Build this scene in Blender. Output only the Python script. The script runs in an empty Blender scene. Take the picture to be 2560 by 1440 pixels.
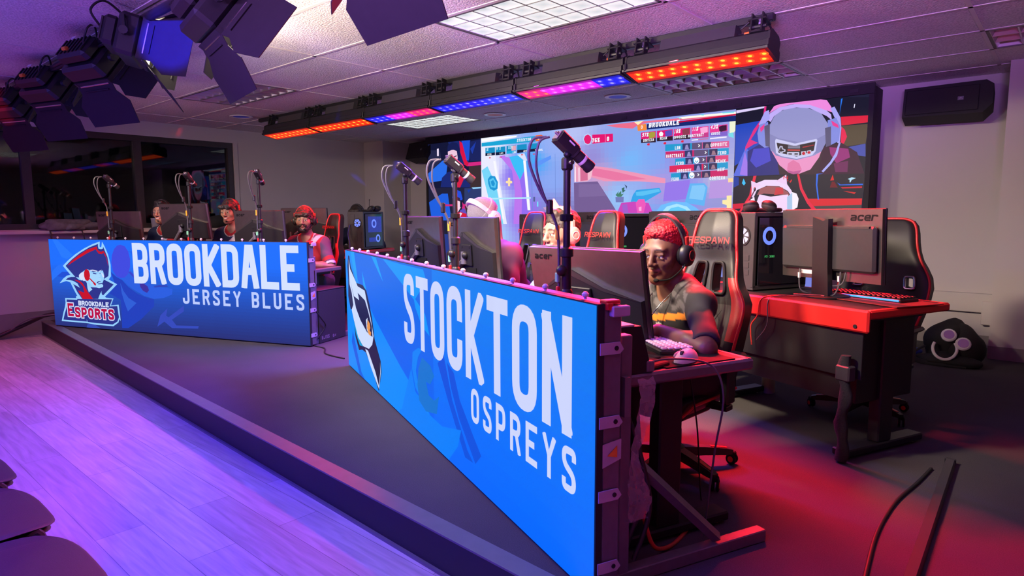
import bpy, math, random
import numpy as np
from mathutils import Vector, Matrix, Euler, noise
from mathutils.geometry import tessellate_polygon
C = bpy.context.scene.collection
R = math.radians
PI = math.pi
# ------------------------------------------------------------------ camera, world, exposure
HC = 1.28                                   # lens height above the wooden floor
CEIL = HC + 1.1387
ST = 0.15                                   # stage height
def setup():
    sc = bpy.context.scene
    sc.view_settings.view_transform = 'Standard'
    sc.view_settings.look = 'None'
    sc.view_settings.exposure = 0.0
    sc.view_settings.gamma = 1.0
    sc.view_settings.use_curve_mapping = False
    cd = bpy.data.cameras.new('camera')
    cd.sensor_width = 36
    cd.lens = 1596.84 / 2560 * 36
    cd.clip_start = 0.02
    cam = bpy.data.objects.new('camera', cd)
    C.objects.link(cam)
    p, y, r = 0.112695, -0.719417, 0.003860
    f = Vector((math.sin(y) * math.cos(p), math.cos(y) * math.cos(p), -math.sin(p)))
    rt = Vector((math.cos(y), -math.sin(y), 0))
    d = f.cross(rt)
    rt2 = rt * math.cos(r) + d * math.sin(r)
    d2 = d * math.cos(r) - rt * math.sin(r)
    m = Matrix((rt2, -d2, -f)).transposed().to_4x4()
    m.translation = (0, 0, HC)
    cam.matrix_world = m
    sc.camera = cam
    w = bpy.data.worlds.new('night')
    w.use_nodes = True
    bg = w.node_tree.nodes['Background']
    bg.inputs[0].default_value = (0.012, 0.016, 0.03, 1)
    bg.inputs[1].default_value = 0.5
    sc.world = w
setup()
def lin(c):
    return tuple((v / 255 / 12.92) if v / 255 <= 0.04045 else ((v / 255 + 0.055) / 1.055) ** 2.4 for v in c)
def light(name, kind, loc, target, energy, col, size=0.1, size_y=None, spread=None, spot=None, blend=0.3, parent=None):
    l = bpy.data.lights.new(name, kind)
    l.energy = energy
    l.color = col
    if kind == 'AREA':
        l.shape = 'RECTANGLE'
        l.size = size
        l.size_y = size_y or size
        if spread: l.spread = R(spread)
    else:
        l.shadow_soft_size = size
    if kind == 'SPOT':
        l.spot_size = R(spot)
        l.spot_blend = blend
    o = bpy.data.objects.new(name, l)
    C.objects.link(o)
    o.location = loc
    v = Vector(target) - Vector(loc)
    o.rotation_euler = v.to_track_quat('-Z', 'Y').to_euler()
    if parent: o.parent = parent
    return o
# room washes and spots behind and above the audience, plus added unseen ceiling fills
BLUE = (0.10, 0.09, 1.0)
RED = (1.0, 0.012, 0.02)
MAG = (1.0, 0.03, 0.45)
WARM = (1.0, 0.80, 0.58)
def room_lamps_and_fills():
    light('audience_wash_blue', 'AREA', (-2.4, -0.55, 2.3), (-2.5, 0.75, 0), 82, (0.02, 0.025, 1.0), 1.9, 0.1, 115)
    light('audience_wash_violet', 'AREA', (-4.6, -0.5, 2.3), (-4.7, 0.9, 0), 34, (0.08, 0.05, 1.0), 1.2, 0.1, 112)
    light('audience_wash_red', 'AREA', (-7.4, -0.4, 2.3), (-7.3, 0.8, 0), 15, (1.0, 0.10, 0.20), 1.0, 0.1, 100)
    light('ceiling_fill_violet', 'AREA', (-2.6, -0.9, 2.05), (-2.7, -0.55, 2.42), 34, (0.17, 0.14, 1.0), 4.5, 0.3, 170)  # added unseen light that brightens the ceiling in violet
    light('rear_blue_spot', 'SPOT', (-1.4, -0.9, 2.2), (-3.72, 1.5, 2.2), 5000, (0.015, 0.015, 1.0), 0.03, spot=5.5)
    light('rear_red_spot', 'SPOT', (-5.2, -0.9, 2.2), (-6.75, 1.3, 2.2), 1500, (1.0, 0.015, 0.02), 0.03, spot=6)
    light('rear_violet_fill', 'AREA', (-0.2, -2.8, 1.35), (-1.7, 1.7, 2.55), 75, (0.55, 0.22, 1.0), 3.0, 0.2, 34)  # added low behind the camera to tint the far ceiling violet
    light('ceiling_fill_blue', 'AREA', (-5.2, -0.9, 2.0), (-5.6, 0.4, 2.45), 20, (0.12, 0.10, 1.0), 3.0, 0.15, 170)  # added blue light for the left ceiling, no fixture built
    light('ceiling_fill_red', 'AREA', (-8.0, -0.6, 2.0), (-8.1, 0.3, 2.45), 4, (1.0, 0.05, 0.25), 0.6, 0.1, 170)  # added red light for the far left ceiling, without a fixture
room_lamps_and_fills()

# ------------------------------------------------------------------ mesh helpers
class MB:
    def __init__(s):
        s.v = []; s.f = []; s.m = []; s.T = Matrix.Identity(4); s.mat = 0
    def at(s, loc=(0, 0, 0), rot=(0, 0, 0)):
        s.T = Matrix.Translation(loc) @ Euler(rot).to_matrix().to_4x4()
        return s
    def add(s, vs, fs, mat=None):
        b = len(s.v)
        s.v += [tuple(s.T @ Vector(v)) for v in vs]
        s.f += [tuple(i + b for i in f) for f in fs]
        s.m += [s.mat if mat is None else mat] * len(fs)
        return s
    def box(s, c, z, bev=0.0, mat=None):
        hx, hy, hz = z[0] / 2, z[1] / 2, z[2] / 2
        b = min(bev, hx * .9, hy * .9, hz * .9)
        if b <= 0:
            vs = [(c[0] + sx * hx, c[1] + sy * hy, c[2] + sz * hz) for sx in (-1, 1) for sy in (-1, 1) for sz in (-1, 1)]
            return s.add(vs, [(0, 1, 3, 2), (4, 6, 7, 5), (0, 4, 5, 1), (2, 3, 7, 6), (0, 2, 6, 4), (1, 5, 7, 3)], mat)
        vs = []; ix = {}
        for sx in (-1, 1):
            for sy in (-1, 1):
                for sz in (-1, 1):
                    for k in range(3):
                        q = [hx - b, hy - b, hz - b]; q[k] += b
                        ix[(sx, sy, sz, k)] = len(vs)
                        vs.append((c[0] + sx * q[0], c[1] + sy * q[1], c[2] + sz * q[2]))
        fs = []
        for k in range(3):
            for sg in (-1, 1):
                i, j = [(1, 2), (2, 0), (0, 1)][k]
                cor = [(-1, -1), (1, -1), (1, 1), (-1, 1)]
                q = []
                for a, e in cor:
                    t = [0, 0, 0]; t[k] = sg; t[i] = a; t[j] = e
                    q.append(ix[(*t, k)])
                fs.append(tuple(q if sg > 0 else q[::-1]))
        for k in range(3):
            i, j = [(1, 2), (2, 0), (0, 1)][k]
            for a in (-1, 1):
                for e in (-1, 1):
                    t = [0, 0, 0]; t[i] = a; t[j] = e
                    t[k] = -1; p0 = ix[(*t, i)]; p1 = ix[(*t, j)]
                    t[k] = 1; p2 = ix[(*t, j)]; p3 = ix[(*t, i)]
                    fs.append((p0, p1, p2, p3) if a * e < 0 else (p3, p2, p1, p0))
        for sx in (-1, 1):
            for sy in (-1, 1):
                for sz in (-1, 1):
                    q = [ix[(sx, sy, sz, k)] for k in range(3)]
                    fs.append(tuple(q if sx * sy * sz > 0 else q[::-1]))
        return s.add(vs, fs, mat)
    def tube(s, path, r, n=8, mat=None, caps=True, sq=1.0):
        P = [Vector(p) for p in path]
        L = len(P)
        rs = r if isinstance(r, (list, tuple)) else [r] * L
        up = None; vs = []; fs = []
        for i in range(L):
            d = (P[min(i + 1, L - 1)] - P[max(i - 1, 0)])
            if d.length < 1e-9: d = Vector((0, 0, 1))
            d.normalize()
            if up is None:
                up = Vector((0, 0, 1)) if abs(d.z) < .9 else Vector((1, 0, 0))
            a = d.cross(up)
            if a.length < 1e-6: a = d.orthogonal()
            a.normalize(); b = a.cross(d).normalized(); up = b
            for k in range(n):
                t = 2 * PI * k / n
                vs.append(P[i] + a * (math.cos(t) * rs[i]) + b * (math.sin(t) * rs[i] * sq))
        for i in range(L - 1):
            for k in range(n):
                fs.append((i * n + k, i * n + (k + 1) % n, (i + 1) * n + (k + 1) % n, (i + 1) * n + k))
        if caps:
            fs.append(tuple(range(n))[::-1]); fs.append(tuple((L - 1) * n + k for k in range(n)))
        return s.add(vs, fs, mat)
    def lathe(s, prof, n=16, c=(0, 0, 0), ax='z', mat=None):
        vs = []; fs = []
        for r, h in prof:
            for k in range(n):
                t = 2 * PI * k / n; x, y = r * math.cos(t), r * math.sin(t)
                q = {'z': (x, y, h), 'y': (x, h, -y), 'x': (h, x, y)}[ax]
                vs.append((q[0] + c[0], q[1] + c[1], q[2] + c[2]))
        L = len(prof)
        for i in range(L - 1):
            for k in range(n):
                fs.append((i * n + k, i * n + (k + 1) % n, (i + 1) * n + (k + 1) % n, (i + 1) * n + k))
        if tuple(prof[0]) != tuple(prof[-1]): fs.append(tuple(range(n))[::-1]); fs.append(tuple((L - 1) * n + k for k in range(n)))
        return s.add(vs, fs, mat)
    def ball(s, c, r, n=14, m=8, mat=None, T=None):
        rr = r if isinstance(r, (tuple, list)) else (r, r, r)
        vs = []; fs = []
        for i in range(m + 1):
            a = PI * i / m
            for k in range(n):
                t = 2 * PI * k / n
                q = Vector((math.sin(a) * math.cos(t) * rr[0], math.sin(a) * math.sin(t) * rr[1], -math.cos(a) * rr[2]))
                if T: q = T @ q
                vs.append((q[0] + c[0], q[1] + c[1], q[2] + c[2]))
        for i in range(m):
            for k in range(n):
                fs.append((i * n + k, i * n + (k + 1) % n, (i + 1) * n + (k + 1) % n, (i + 1) * n + k))
        return s.add(vs, fs, mat)
    def prism(s, pts, y0, y1, mat=None, side=None):
        """outline in local x,z extruded along y"""
        n = len(pts)
        vs = [(x, y0, z) for x, z in pts] + [(x, y1, z) for x, z in pts]
        ar = sum(pts[i][0] * pts[(i + 1) % n][1] - pts[(i + 1) % n][0] * pts[i][1] for i in range(n))
        tr = tessellate_polygon([[Vector((x, z, 0)) for x, z in pts]])
        fs = []
        for t in tr:
            a = sum(pts[t[i]][0] * pts[t[(i + 1) % 3]][1] - pts[t[(i + 1) % 3]][0] * pts[t[i]][1] for i in range(3))
            t = tuple(t) if a > 0 else tuple(t)[::-1]
            fs.append(t if y0 < y1 else t[::-1]); fs.append(tuple(i + n for i in (t[::-1] if y0 < y1 else t)))
        s.add(vs, fs, mat)
        sf = []
        for i in range(n):
            j = (i + 1) % n
            q = (i, i + n, j + n, j)
            sf.append(q if (ar > 0) == (y0 < y1) else q[::-1])
        s.add(vs, [], None)
        b = len(s.v) - len(vs)
        s.f += [tuple(i + b for i in f) for f in sf]
        s.m += [(s.mat if mat is None else mat) if side is None else side] * n
        return s
    def loft(s, rings, closed_ring=True, caps=True, mat=None):
        n = len(rings[0]); vs = [p for r in rings for p in r]; fs = []
        for i in range(len(rings) - 1):
            for k in range(n if closed_ring else n - 1):
                fs.append((i * n + k, i * n + (k + 1) % n, (i + 1) * n + (k + 1) % n, (i + 1) * n + k))
        if caps and closed_ring:
            fs.append(tuple(range(n))[::-1]); fs.append(tuple((len(rings) - 1) * n + k for k in range(n)))
        return s.add(vs, fs, mat)
def spline(pts, k=6):
    P = [Vector(p) for p in pts]; out = []
    for i in range(len(P) - 1):
        a, b, c, d = P[max(i - 1, 0)], P[i], P[i + 1], P[min(i + 2, len(P) - 1)]
        for j in range(k):
            t = j / k
            out.append(0.5 * ((2 * b) + (c - a) * t + (2 * a - 5 * b + 4 * c - d) * t * t + (3 * b - a - 3 * c + d) * t ** 3))
    out.append(P[-1])
    return out
def obj(name, mb, mats, parent=None, smooth=35, loc=None, rot=None, kind=None, label=None):
    me = bpy.data.meshes.new(name)
    me.from_pydata(mb.v, [], mb.f)
    for m in (mats if isinstance(mats, (list, tuple)) else [mats]): me.materials.append(m)
    me.polygons.foreach_set('material_index', mb.m)
    if smooth:
        me.polygons.foreach_set('use_smooth', [True] * len(me.polygons))
        me.set_sharp_from_angle(angle=R(smooth))
    me.update()
    o = bpy.data.objects.new(name, me)
    C.objects.link(o)
    if parent: o.parent = parent
    if loc: o.location = loc
    if rot: o.rotation_euler = rot
    if kind: o['kind'] = kind
    if label: o['label'] = label
    return o
def thing(name, label, cat, loc=(0, 0, 0), rotz=0, group=None):
    o = bpy.data.objects.new(name, None)
    o.empty_display_size = 0.1
    C.objects.link(o)
    o.location = loc
    o.rotation_euler = (0, 0, rotz) if not isinstance(rotz, (tuple, list)) else rotz
    return tag(o, label, cat, group)
def tag(o, label, cat, group=None):
    o['label'] = label; o['category'] = cat
    if group: o['group'] = group
    return o
def dup(root, loc, rotz, label, group=None):
    def cp(o, par):
        c = o.copy(); C.objects.link(c)
        if par: c.parent = par
        for ch in o.children: cp(ch, c)
        return c
    r = cp(root, None)
    r.location = loc
    r.rotation_euler = (0, 0, rotz) if not isinstance(rotz, (tuple, list)) else rotz
    r['label'] = label
    if group: r['group'] = group
    return r

# ------------------------------------------------------------------ materials
def mat(name, col, rough=0.5, metal=0.0, noise_s=None, noise_a=0.15, bump=0.0, bump_s=None, emit=None, es=1.0, spec=0.5, coat=0.0, aniso=0.0):
    m = bpy.data.materials.new(name); m.use_nodes = True
    nt = m.node_tree; b = nt.nodes['Principled BSDF']
    b.inputs['Base Color'].default_value = (*col, 1)
    b.inputs['Roughness'].default_value = rough
    b.inputs['Metallic'].default_value = metal
    b.inputs['Specular IOR Level'].default_value = spec
    b.inputs['Coat Weight'].default_value = coat
    if emit:
        b.inputs['Emission Color'].default_value = (*emit, 1)
        b.inputs['Emission Strength'].default_value = es
    tc = nt.nodes.new('ShaderNodeTexCoord')
    if noise_s or bump:
        n = nt.nodes.new('ShaderNodeTexNoise')
        n.inputs['Scale'].default_value = noise_s or bump_s
        n.inputs['Detail'].default_value = 6
        nt.links.new(tc.outputs['Object'], n.inputs['Vector'])
        if noise_s:
            mx = nt.nodes.new('ShaderNodeMix'); mx.data_type = 'RGBA'
            mx.inputs[6].default_value = (*[c * (1 - noise_a) for c in col], 1)
            mx.inputs[7].default_value = (*[min(1, c * (1 + noise_a)) for c in col], 1)
            nt.links.new(n.outputs['Fac'], mx.inputs[0]); nt.links.new(mx.outputs[2], b.inputs['Base Color'])
        if bump:
            if bump_s and noise_s:
                n2 = nt.nodes.new('ShaderNodeTexNoise'); n2.inputs['Scale'].default_value = bump_s
                nt.links.new(tc.outputs['Object'], n2.inputs['Vector']); n = n2
            bp = nt.nodes.new('ShaderNodeBump'); bp.inputs['Strength'].default_value = bump; bp.inputs['Distance'].default_value = 0.004
            nt.links.new(n.outputs['Fac'], bp.inputs['Height']); nt.links.new(bp.outputs[0], b.inputs['Normal'])
    return m
def attr_mat(name, rough=0.5, emit=False, es=1.0, bump=0.0, bump_s=300, spec=0.5, sss=0.0):
    m = bpy.data.materials.new(name); m.use_nodes = True
    nt = m.node_tree; b = nt.nodes['Principled BSDF']
    a = nt.nodes.new('ShaderNodeAttribute'); a.attribute_name = 'Col'
    b.inputs['Roughness'].default_value = rough
    b.inputs['Specular IOR Level'].default_value = spec
    if emit:
        b.inputs['Base Color'].default_value = (0.004, 0.004, 0.005, 1)
        b.inputs['Specular IOR Level'].default_value = .12
        nt.links.new(a.outputs['Color'], b.inputs['Emission Color'])
        b.inputs['Emission Strength'].default_value = es
    else:
        nt.links.new(a.outputs['Color'], b.inputs['Base Color'])
        if sss:
            b.inputs['Subsurface Weight'].default_value = sss
            b.inputs['Subsurface Radius'].default_value = (0.012, 0.005, 0.003)
            b.inputs['Subsurface Scale'].default_value = 0.5
    if bump:
        tc = nt.nodes.new('ShaderNodeTexCoord')
        n = nt.nodes.new('ShaderNodeTexNoise'); n.inputs['Scale'].default_value = bump_s
        bp = nt.nodes.new('ShaderNodeBump'); bp.inputs['Strength'].default_value = bump; bp.inputs['Distance'].default_value = 0.003
        nt.links.new(tc.outputs['Object'], n.inputs['Vector'])
        nt.links.new(n.outputs['Fac'], bp.inputs['Height']); nt.links.new(bp.outputs[0], b.inputs['Normal'])
    return m
M = {}
M['black'] = mat('black_plastic', (0.012, 0.012, 0.013), 0.45, noise_s=90, noise_a=0.2)
M['blackmatte'] = mat('black_matte_paint', (0.010, 0.010, 0.011), 0.7, noise_s=40)
M['blackmetal'] = mat('black_powder_coat', (0.018, 0.018, 0.02), 0.42, 0.3, bump=0.15, bump_s=400)
M['dark'] = mat('charcoal_plastic', (0.035, 0.034, 0.035), 0.45, noise_s=60)
M['brushed'] = mat('brushed_dark_metal', (0.24, 0.22, 0.20), 0.30, 0.9, noise_s=30, noise_a=0.12)
M['grey'] = mat('grey_plastic', (0.16, 0.16, 0.17), 0.5, noise_s=50)
M['white'] = mat('white_plastic', (0.75, 0.74, 0.74), 0.35, noise_s=30, noise_a=0.04)
M['pale'] = mat('pale_label', (0.7, 0.7, 0.66), 0.6, noise_s=60, noise_a=0.05)
M['chrome'] = mat('chrome', (0.6, 0.6, 0.62), 0.2, 1.0, noise_s=20, noise_a=0.05)
M['alu'] = mat('painted_aluminium', (0.20, 0.19, 0.20), 0.45, 0.5, noise_s=40)
M['redp'] = mat('red_powder_coat', (0.62, 0.02, 0.015), 0.38, noise_s=25, noise_a=0.1)
M['redl'] = mat('red_leatherette', (0.55, 0.015, 0.02), 0.42, bump=0.25, bump_s=260)
M['blackl'] = mat('black_leatherette', (0.014, 0.0135, 0.014), 0.46, spec=.35, bump=0.1, bump_s=260)
M['yellow'] = mat('yellow_tape', (0.75, 0.42, 0.02), 0.5, noise_s=80)
M['green'] = mat('green_tape', (0.22, 0.6, 0.33), 0.5, noise_s=80)
M['redt'] = mat('red_tape', (0.7, 0.03, 0.03), 0.5, noise_s=80)
M['pink'] = mat('pink_plastic', (0.85, 0.38, 0.40), 0.4, noise_s=40, noise_a=0.05)
M['rubber'] = mat('black_rubber', (0.008, 0.008, 0.008), 0.8, noise_s=60, spec=.2)
M['orange'] = mat('orange_cap', (0.8, 0.25, 0.03), 0.5, noise_s=60)
M['cloth'] = mat('black_fabric', (.012, .012, .013), .85, noise_s=60, bump=.5, bump_s=120)
M['bluecable'] = mat('blue_cable', (.03, .06, .4), .45, noise_s=60)
M['cable'] = mat('cable_sheath', (0.012, 0.012, 0.012), 0.5, noise_s=60)
M['cablegrey'] = mat('grey_cable', (0.10, 0.10, 0.105), 0.45, noise_s=60)
M['cablered'] = mat('red_cable', (0.6, 0.05, 0.03), 0.45, noise_s=60)
M['screen'] = attr_mat('led_screen_image', 0.35, emit=True, es=1.0)
BGFX=[((35,122,255),[(0.059,1.065),(0.117,1.065),(0.352,0.899),(0.263,0.858),(0.18,0.876)]),
((35,115,250),[(0.017,0.72),(0.101,0.782),(0.25,0.832),(0.35,0.879),(0.266,0.727),(0.13,0.704),(0.005,0.627)]),
((28,80,215),[(0.088,0.676),(0.171,0.725),(0.332,0.729),(0.326,0.677),(0.202,0.666)]),
((30,100,240),[(1.118,0.95),(1.168,0.938),(1.205,0.79),(1.537,0.762),(1.835,0.806),(1.843,0.908),(1.389,0.954)]),
((40,95,225),[(1.03,0.673),(1.143,0.764),(1.222,0.704),(1.36,0.646),(1.442,0.624),(1.677,0.602),(1.665,0.549),(1.556,0.511),(1.43,0.496),(1.307,0.519),(1.184,0.571),(1.086,0.624)]),
((30,65,190),[(0.871,0.744),(0.945,0.695),(1.021,0.666),(1.101,0.599),(1.223,0.535),(1.347,0.502),(1.43,0.493),(1.424,0.425),(1.243,0.29),(1.061,0.191),(0.973,0.186),(0.984,0.468),(0.831,0.526),(0.927,0.606)]),
((45,95,215),[(0.992,0.64),(1.028,0.559),(1.09,0.492),(1.193,0.446),(1.068,0.357),(1.026,0.457),(1,0.545)]),
((62,75,225),[(1.03,1.014),(1.089,0.999),(1.131,0.95),(1.149,0.87),(1.142,0.801),(1.11,0.731),(1.058,0.692),(1.005,0.684),(0.946,0.702),(0.903,0.757),(0.889,0.833),(0.906,0.909),(0.943,0.972),(0.986,1.004)]),
((55,65,205),[(1.111,0.75),(1.142,0.751),(1.277,0.655),(1.258,0.63)]),
((62,50,160),[(1.254,0.636),(1.31,0.641),(1.358,0.615),(1.371,0.578),(1.343,0.552),(1.294,0.569),(1.26,0.605)]),
((45,70,185),[(1.433,0.617),(1.509,0.635),(1.607,0.636),(1.622,0.621),(1.507,0.614),(1.449,0.607)]),
((52,75,190),[(1.596,0.414),(1.573,0.339),(1.605,0.328),(1.806,0.449),(1.801,0.394),(1.644,0.306),(1.696,0.253),(1.976,0.263),(1.966,0.238),(1.637,0.225),(1.544,0.282),(1.448,0.226),(1.499,0.341)]),
((52,75,180),[(0.486,0.197),(0.561,0.208),(0.667,0.168),(0.463,0.156)]),
((150,208,255),[(0.752,1.042),(0.65,1.016),(0.518,0.969),(0.381,0.906),(0.27,0.842),(0.19,0.786),(0.291,0.698),(0.238,0.687),(0.182,0.656),(0.12,0.605),(0.222,0.631),(0.282,0.619),(0.321,0.552),(0.369,0.481),(0.351,0.484),(0.348,0.459),(0.184,0.454),(0.185,0.407),(0.17,0.36),(0.139,0.298),(0.104,0.209),(0.243,0.208),(0.469,0.208),(0.615,0.197),(0.854,0.197),(0.927,0.238),(0.945,0.274),(0.96,0.257),(0.956,0.339),(0.948,0.419),(0.84,0.406),(0.883,0.478),(0.754,0.483),(0.948,0.622),(0.836,0.666),(0.871,0.699),(0.878,0.814),(0.853,0.914),(0.817,0.989),(0.783,1.041),(0.769,0.992),(0.754,0.984),(0.744,0.992)]),
((42,52,140),[(0.724,1.017),(0.601,0.983),(0.457,0.923),(0.328,0.853),(0.231,0.787),(0.359,0.678),(0.415,0.673),(0.433,0.712),(0.492,0.743),(0.549,0.761),(0.584,0.749),(0.619,0.737),(0.692,0.739),(0.765,0.754),(0.778,0.703),(0.77,0.669),(0.835,0.7),(0.854,0.794),(0.842,0.889),(0.793,0.992),(0.789,0.973),(0.761,0.965),(0.726,0.972),(0.721,0.995)]),
((42,52,140),[(0.214,0.643),(0.249,0.664),(0.298,0.676),(0.364,0.678),(0.416,0.647),(0.499,0.643),(0.566,0.58),(0.711,0.579),(0.769,0.664),(0.9,0.618),(0.729,0.494),(0.72,0.541),(0.669,0.464),(0.44,0.451),(0.374,0.521),(0.322,0.604),(0.416,0.568),(0.384,0.613),(0.322,0.637),(0.275,0.642)]),
((200,20,40),[(0.703,0.992),(0.571,0.961),(0.436,0.9),(0.317,0.836),(0.263,0.791),(0.432,0.868),(0.567,0.925),(0.689,0.964),(0.698,0.947),(0.725,0.92),(0.774,0.918),(0.789,0.933),(0.824,0.882),(0.843,0.794),(0.839,0.844),(0.822,0.914),(0.794,0.951),(0.758,0.939),(0.724,0.949),(0.709,0.966)]),
((215,225,255),[(0.417,0.699),(0.448,0.722),(0.495,0.732),(0.509,0.65),(0.48,0.637),(0.465,0.655),(0.446,0.644),(0.427,0.663),(0.415,0.679)]),
((165,215,255),[(0.574,0.736),(0.617,0.716),(0.672,0.718),(0.736,0.734),(0.718,0.714),(0.721,0.688),(0.688,0.681),(0.726,0.676),(0.73,0.657),(0.734,0.643),(0.725,0.631),(0.754,0.605),(0.748,0.587),(0.692,0.574),(0.603,0.588),(0.545,0.641),(0.54,0.683)]),
((215,225,255),[(0.585,0.755),(0.622,0.759),(0.688,0.748),(0.687,0.739),(0.62,0.747),(0.588,0.743)]),
((215,225,255),[(0.7,0.744),(0.753,0.762),(0.738,0.75),(0.703,0.738)]),
((215,225,255),[(0.738,0.734),(0.762,0.722),(0.778,0.69),(0.758,0.686),(0.747,0.708)]),
((42,52,140),[(0.619,0.73),(0.672,0.722),(0.667,0.713),(0.626,0.717)]),
((42,52,140),[(0.703,0.72),(0.732,0.73),(0.726,0.721)]),
((42,52,140),[(0.662,0.625),(0.681,0.641),(0.704,0.646),(0.725,0.641),(0.721,0.636),(0.699,0.638),(0.675,0.623)]),
((42,52,140),[(0.679,0.62),(0.739,0.628),(0.751,0.619),(0.687,0.612)]),
((200,20,40),[(0.538,0.762),(0.562,0.751),(0.574,0.723),(0.577,0.697),(0.566,0.664),(0.545,0.644),(0.522,0.644),(0.501,0.659),(0.491,0.691),(0.493,0.727),(0.511,0.753)]),
((200,20,40),[(0.561,0.666),(0.576,0.671),(0.636,0.628),(0.624,0.618)]),
((200,20,40),[(0.617,0.63),(0.644,0.628),(0.653,0.609),(0.645,0.597),(0.628,0.605),(0.615,0.617)]),
((200,20,40),[(0.344,0.649),(0.415,0.64),(0.459,0.619),(0.492,0.577),(0.524,0.533),(0.596,0.46),(0.445,0.453),(0.385,0.541),(0.476,0.52),(0.465,0.583),(0.422,0.617)]),
((165,215,255),[(0.523,0.625),(0.549,0.596),(0.595,0.558),(0.541,0.526),(0.527,0.566)]),
((150,208,255),[(0.728,0.549),(0.713,0.518),(0.756,0.497),(0.781,0.482),(0.754,0.477),(0.702,0.498),(0.667,0.464),(0.7,0.517)]),
((42,52,140),[(0.206,0.44),(0.365,0.443),(0.361,0.451),(0.865,0.469),(0.821,0.395),(0.929,0.404),(0.935,0.338),(0.941,0.293),(0.915,0.248),(0.847,0.214),(0.617,0.215),(0.489,0.22),(0.478,0.249),(0.48,0.223),(0.132,0.225),(0.162,0.292),(0.199,0.361)])]
SGFX=[((0,140,255),[(-0.034,1.042),(0.195,1.035),(0.391,0.842),(0.614,0.739),(0.858,0.628),(1.391,0.441),(1.68,0.357),(1.768,0.346),(1.993,0.265),(2.137,0.206),(1.644,0.1),(0.965,0.135),(0.009,0.157)]),
((0,160,255),[(0.178,1.035),(0.3,1.032),(0.365,0.893),(0.39,0.835),(0.309,0.858)]),
((0,160,255),[(0.793,1.028),(0.907,1.026),(1.066,0.889),(0.995,0.922)]),
((0,150,255),[(1.068,1.028),(1.438,1.02),(1.826,1.019),(1.873,0.967),(1.676,0.849),(1.509,0.9),(1.306,0.96)]),
((0,160,255),[(0.529,0.913),(0.623,0.812),(0.672,0.731),(0.549,0.827)]),
((0,150,255),[(1.659,0.869),(1.846,0.799),(1.906,0.701),(1.792,0.731),(1.692,0.811)]),
((12,95,225),[(0.182,0.45),(0.42,0.195),(0.572,0.146),(0.381,0.147),(0.133,0.361)]),
((0,120,245),[(1.68,0.634),(1.787,0.658),(1.659,0.596),(1.653,0.514),(1.681,0.381),(1.573,0.438),(1.601,0.561)]),
((12,112,205),[(1.801,0.608),(1.885,0.616),(1.931,0.577),(1.928,0.517),(1.892,0.46),(1.86,0.464),(1.848,0.4),(1.888,0.377),(2.001,0.433),(1.996,0.341),(1.833,0.296),(1.725,0.357),(1.696,0.465),(1.72,0.556)]),
((8,82,222),[(2.016,0.589),(2.1,0.647),(2.203,0.46),(2.376,0.286),(2.44,0.251),(2.35,0.244),(2.147,0.445)]),
((8,82,222),[(2.141,0.62),(2.228,0.589),(2.295,0.484),(2.438,0.373),(2.526,0.31),(2.463,0.255),(2.28,0.402),(2.191,0.512)]),
((28,26,62),[(0.103,0.996),(0.068,0.918),(0.082,0.815),(0.064,0.692),(0.132,0.603),(0.212,0.61),(0.266,0.424),(0.367,0.341),(0.467,0.363),(0.568,0.363),(0.709,0.295),(0.895,0.172),(0.973,0.317),(0.959,0.383),(0.822,0.497),(0.774,0.616),(0.713,0.707),(0.635,0.792),(0.532,0.819),(0.338,0.816),(0.179,0.922),(0.146,0.995)]),
((0,160,215),[(0.222,0.536),(0.384,0.421),(0.493,0.39),(0.395,0.38),(0.286,0.443)]),
((205,220,255),[(0.121,0.973),(0.158,0.901),(0.306,0.835),(0.385,0.796),(0.59,0.787),(0.642,0.72),(0.732,0.624),(0.796,0.513),(0.755,0.449),(0.663,0.405),(0.493,0.393),(0.352,0.431),(0.23,0.537),(0.168,0.604),(0.228,0.647),(0.186,0.729),(0.122,0.787),(0.115,0.882)]),
((28,26,62),[(0.146,0.821),(0.255,0.713),(0.421,0.702),(0.379,0.75),(0.588,0.721),(0.67,0.659),(0.755,0.571),(0.769,0.502),(0.616,0.512),(0.436,0.567),(0.312,0.634),(0.238,0.719)]),
((205,220,255),[(0.602,0.591),(0.652,0.613),(0.629,0.566),(0.652,0.511),(0.618,0.527)]),
((235,150,60),[(0.651,0.6),(0.707,0.581),(0.718,0.554),(0.696,0.533),(0.735,0.528),(0.721,0.501),(0.669,0.503),(0.626,0.54)]),
((28,26,62),[(0.546,0.387),(0.663,0.405),(0.754,0.445),(0.816,0.492),(0.951,0.374),(0.963,0.315),(0.897,0.191),(0.708,0.292)]),
((205,220,255),[(0.555,0.387),(0.637,0.387),(0.82,0.283),(0.899,0.21),(0.944,0.311),(0.943,0.373),(0.957,0.314),(0.9,0.189),(0.708,0.288)])]
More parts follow.
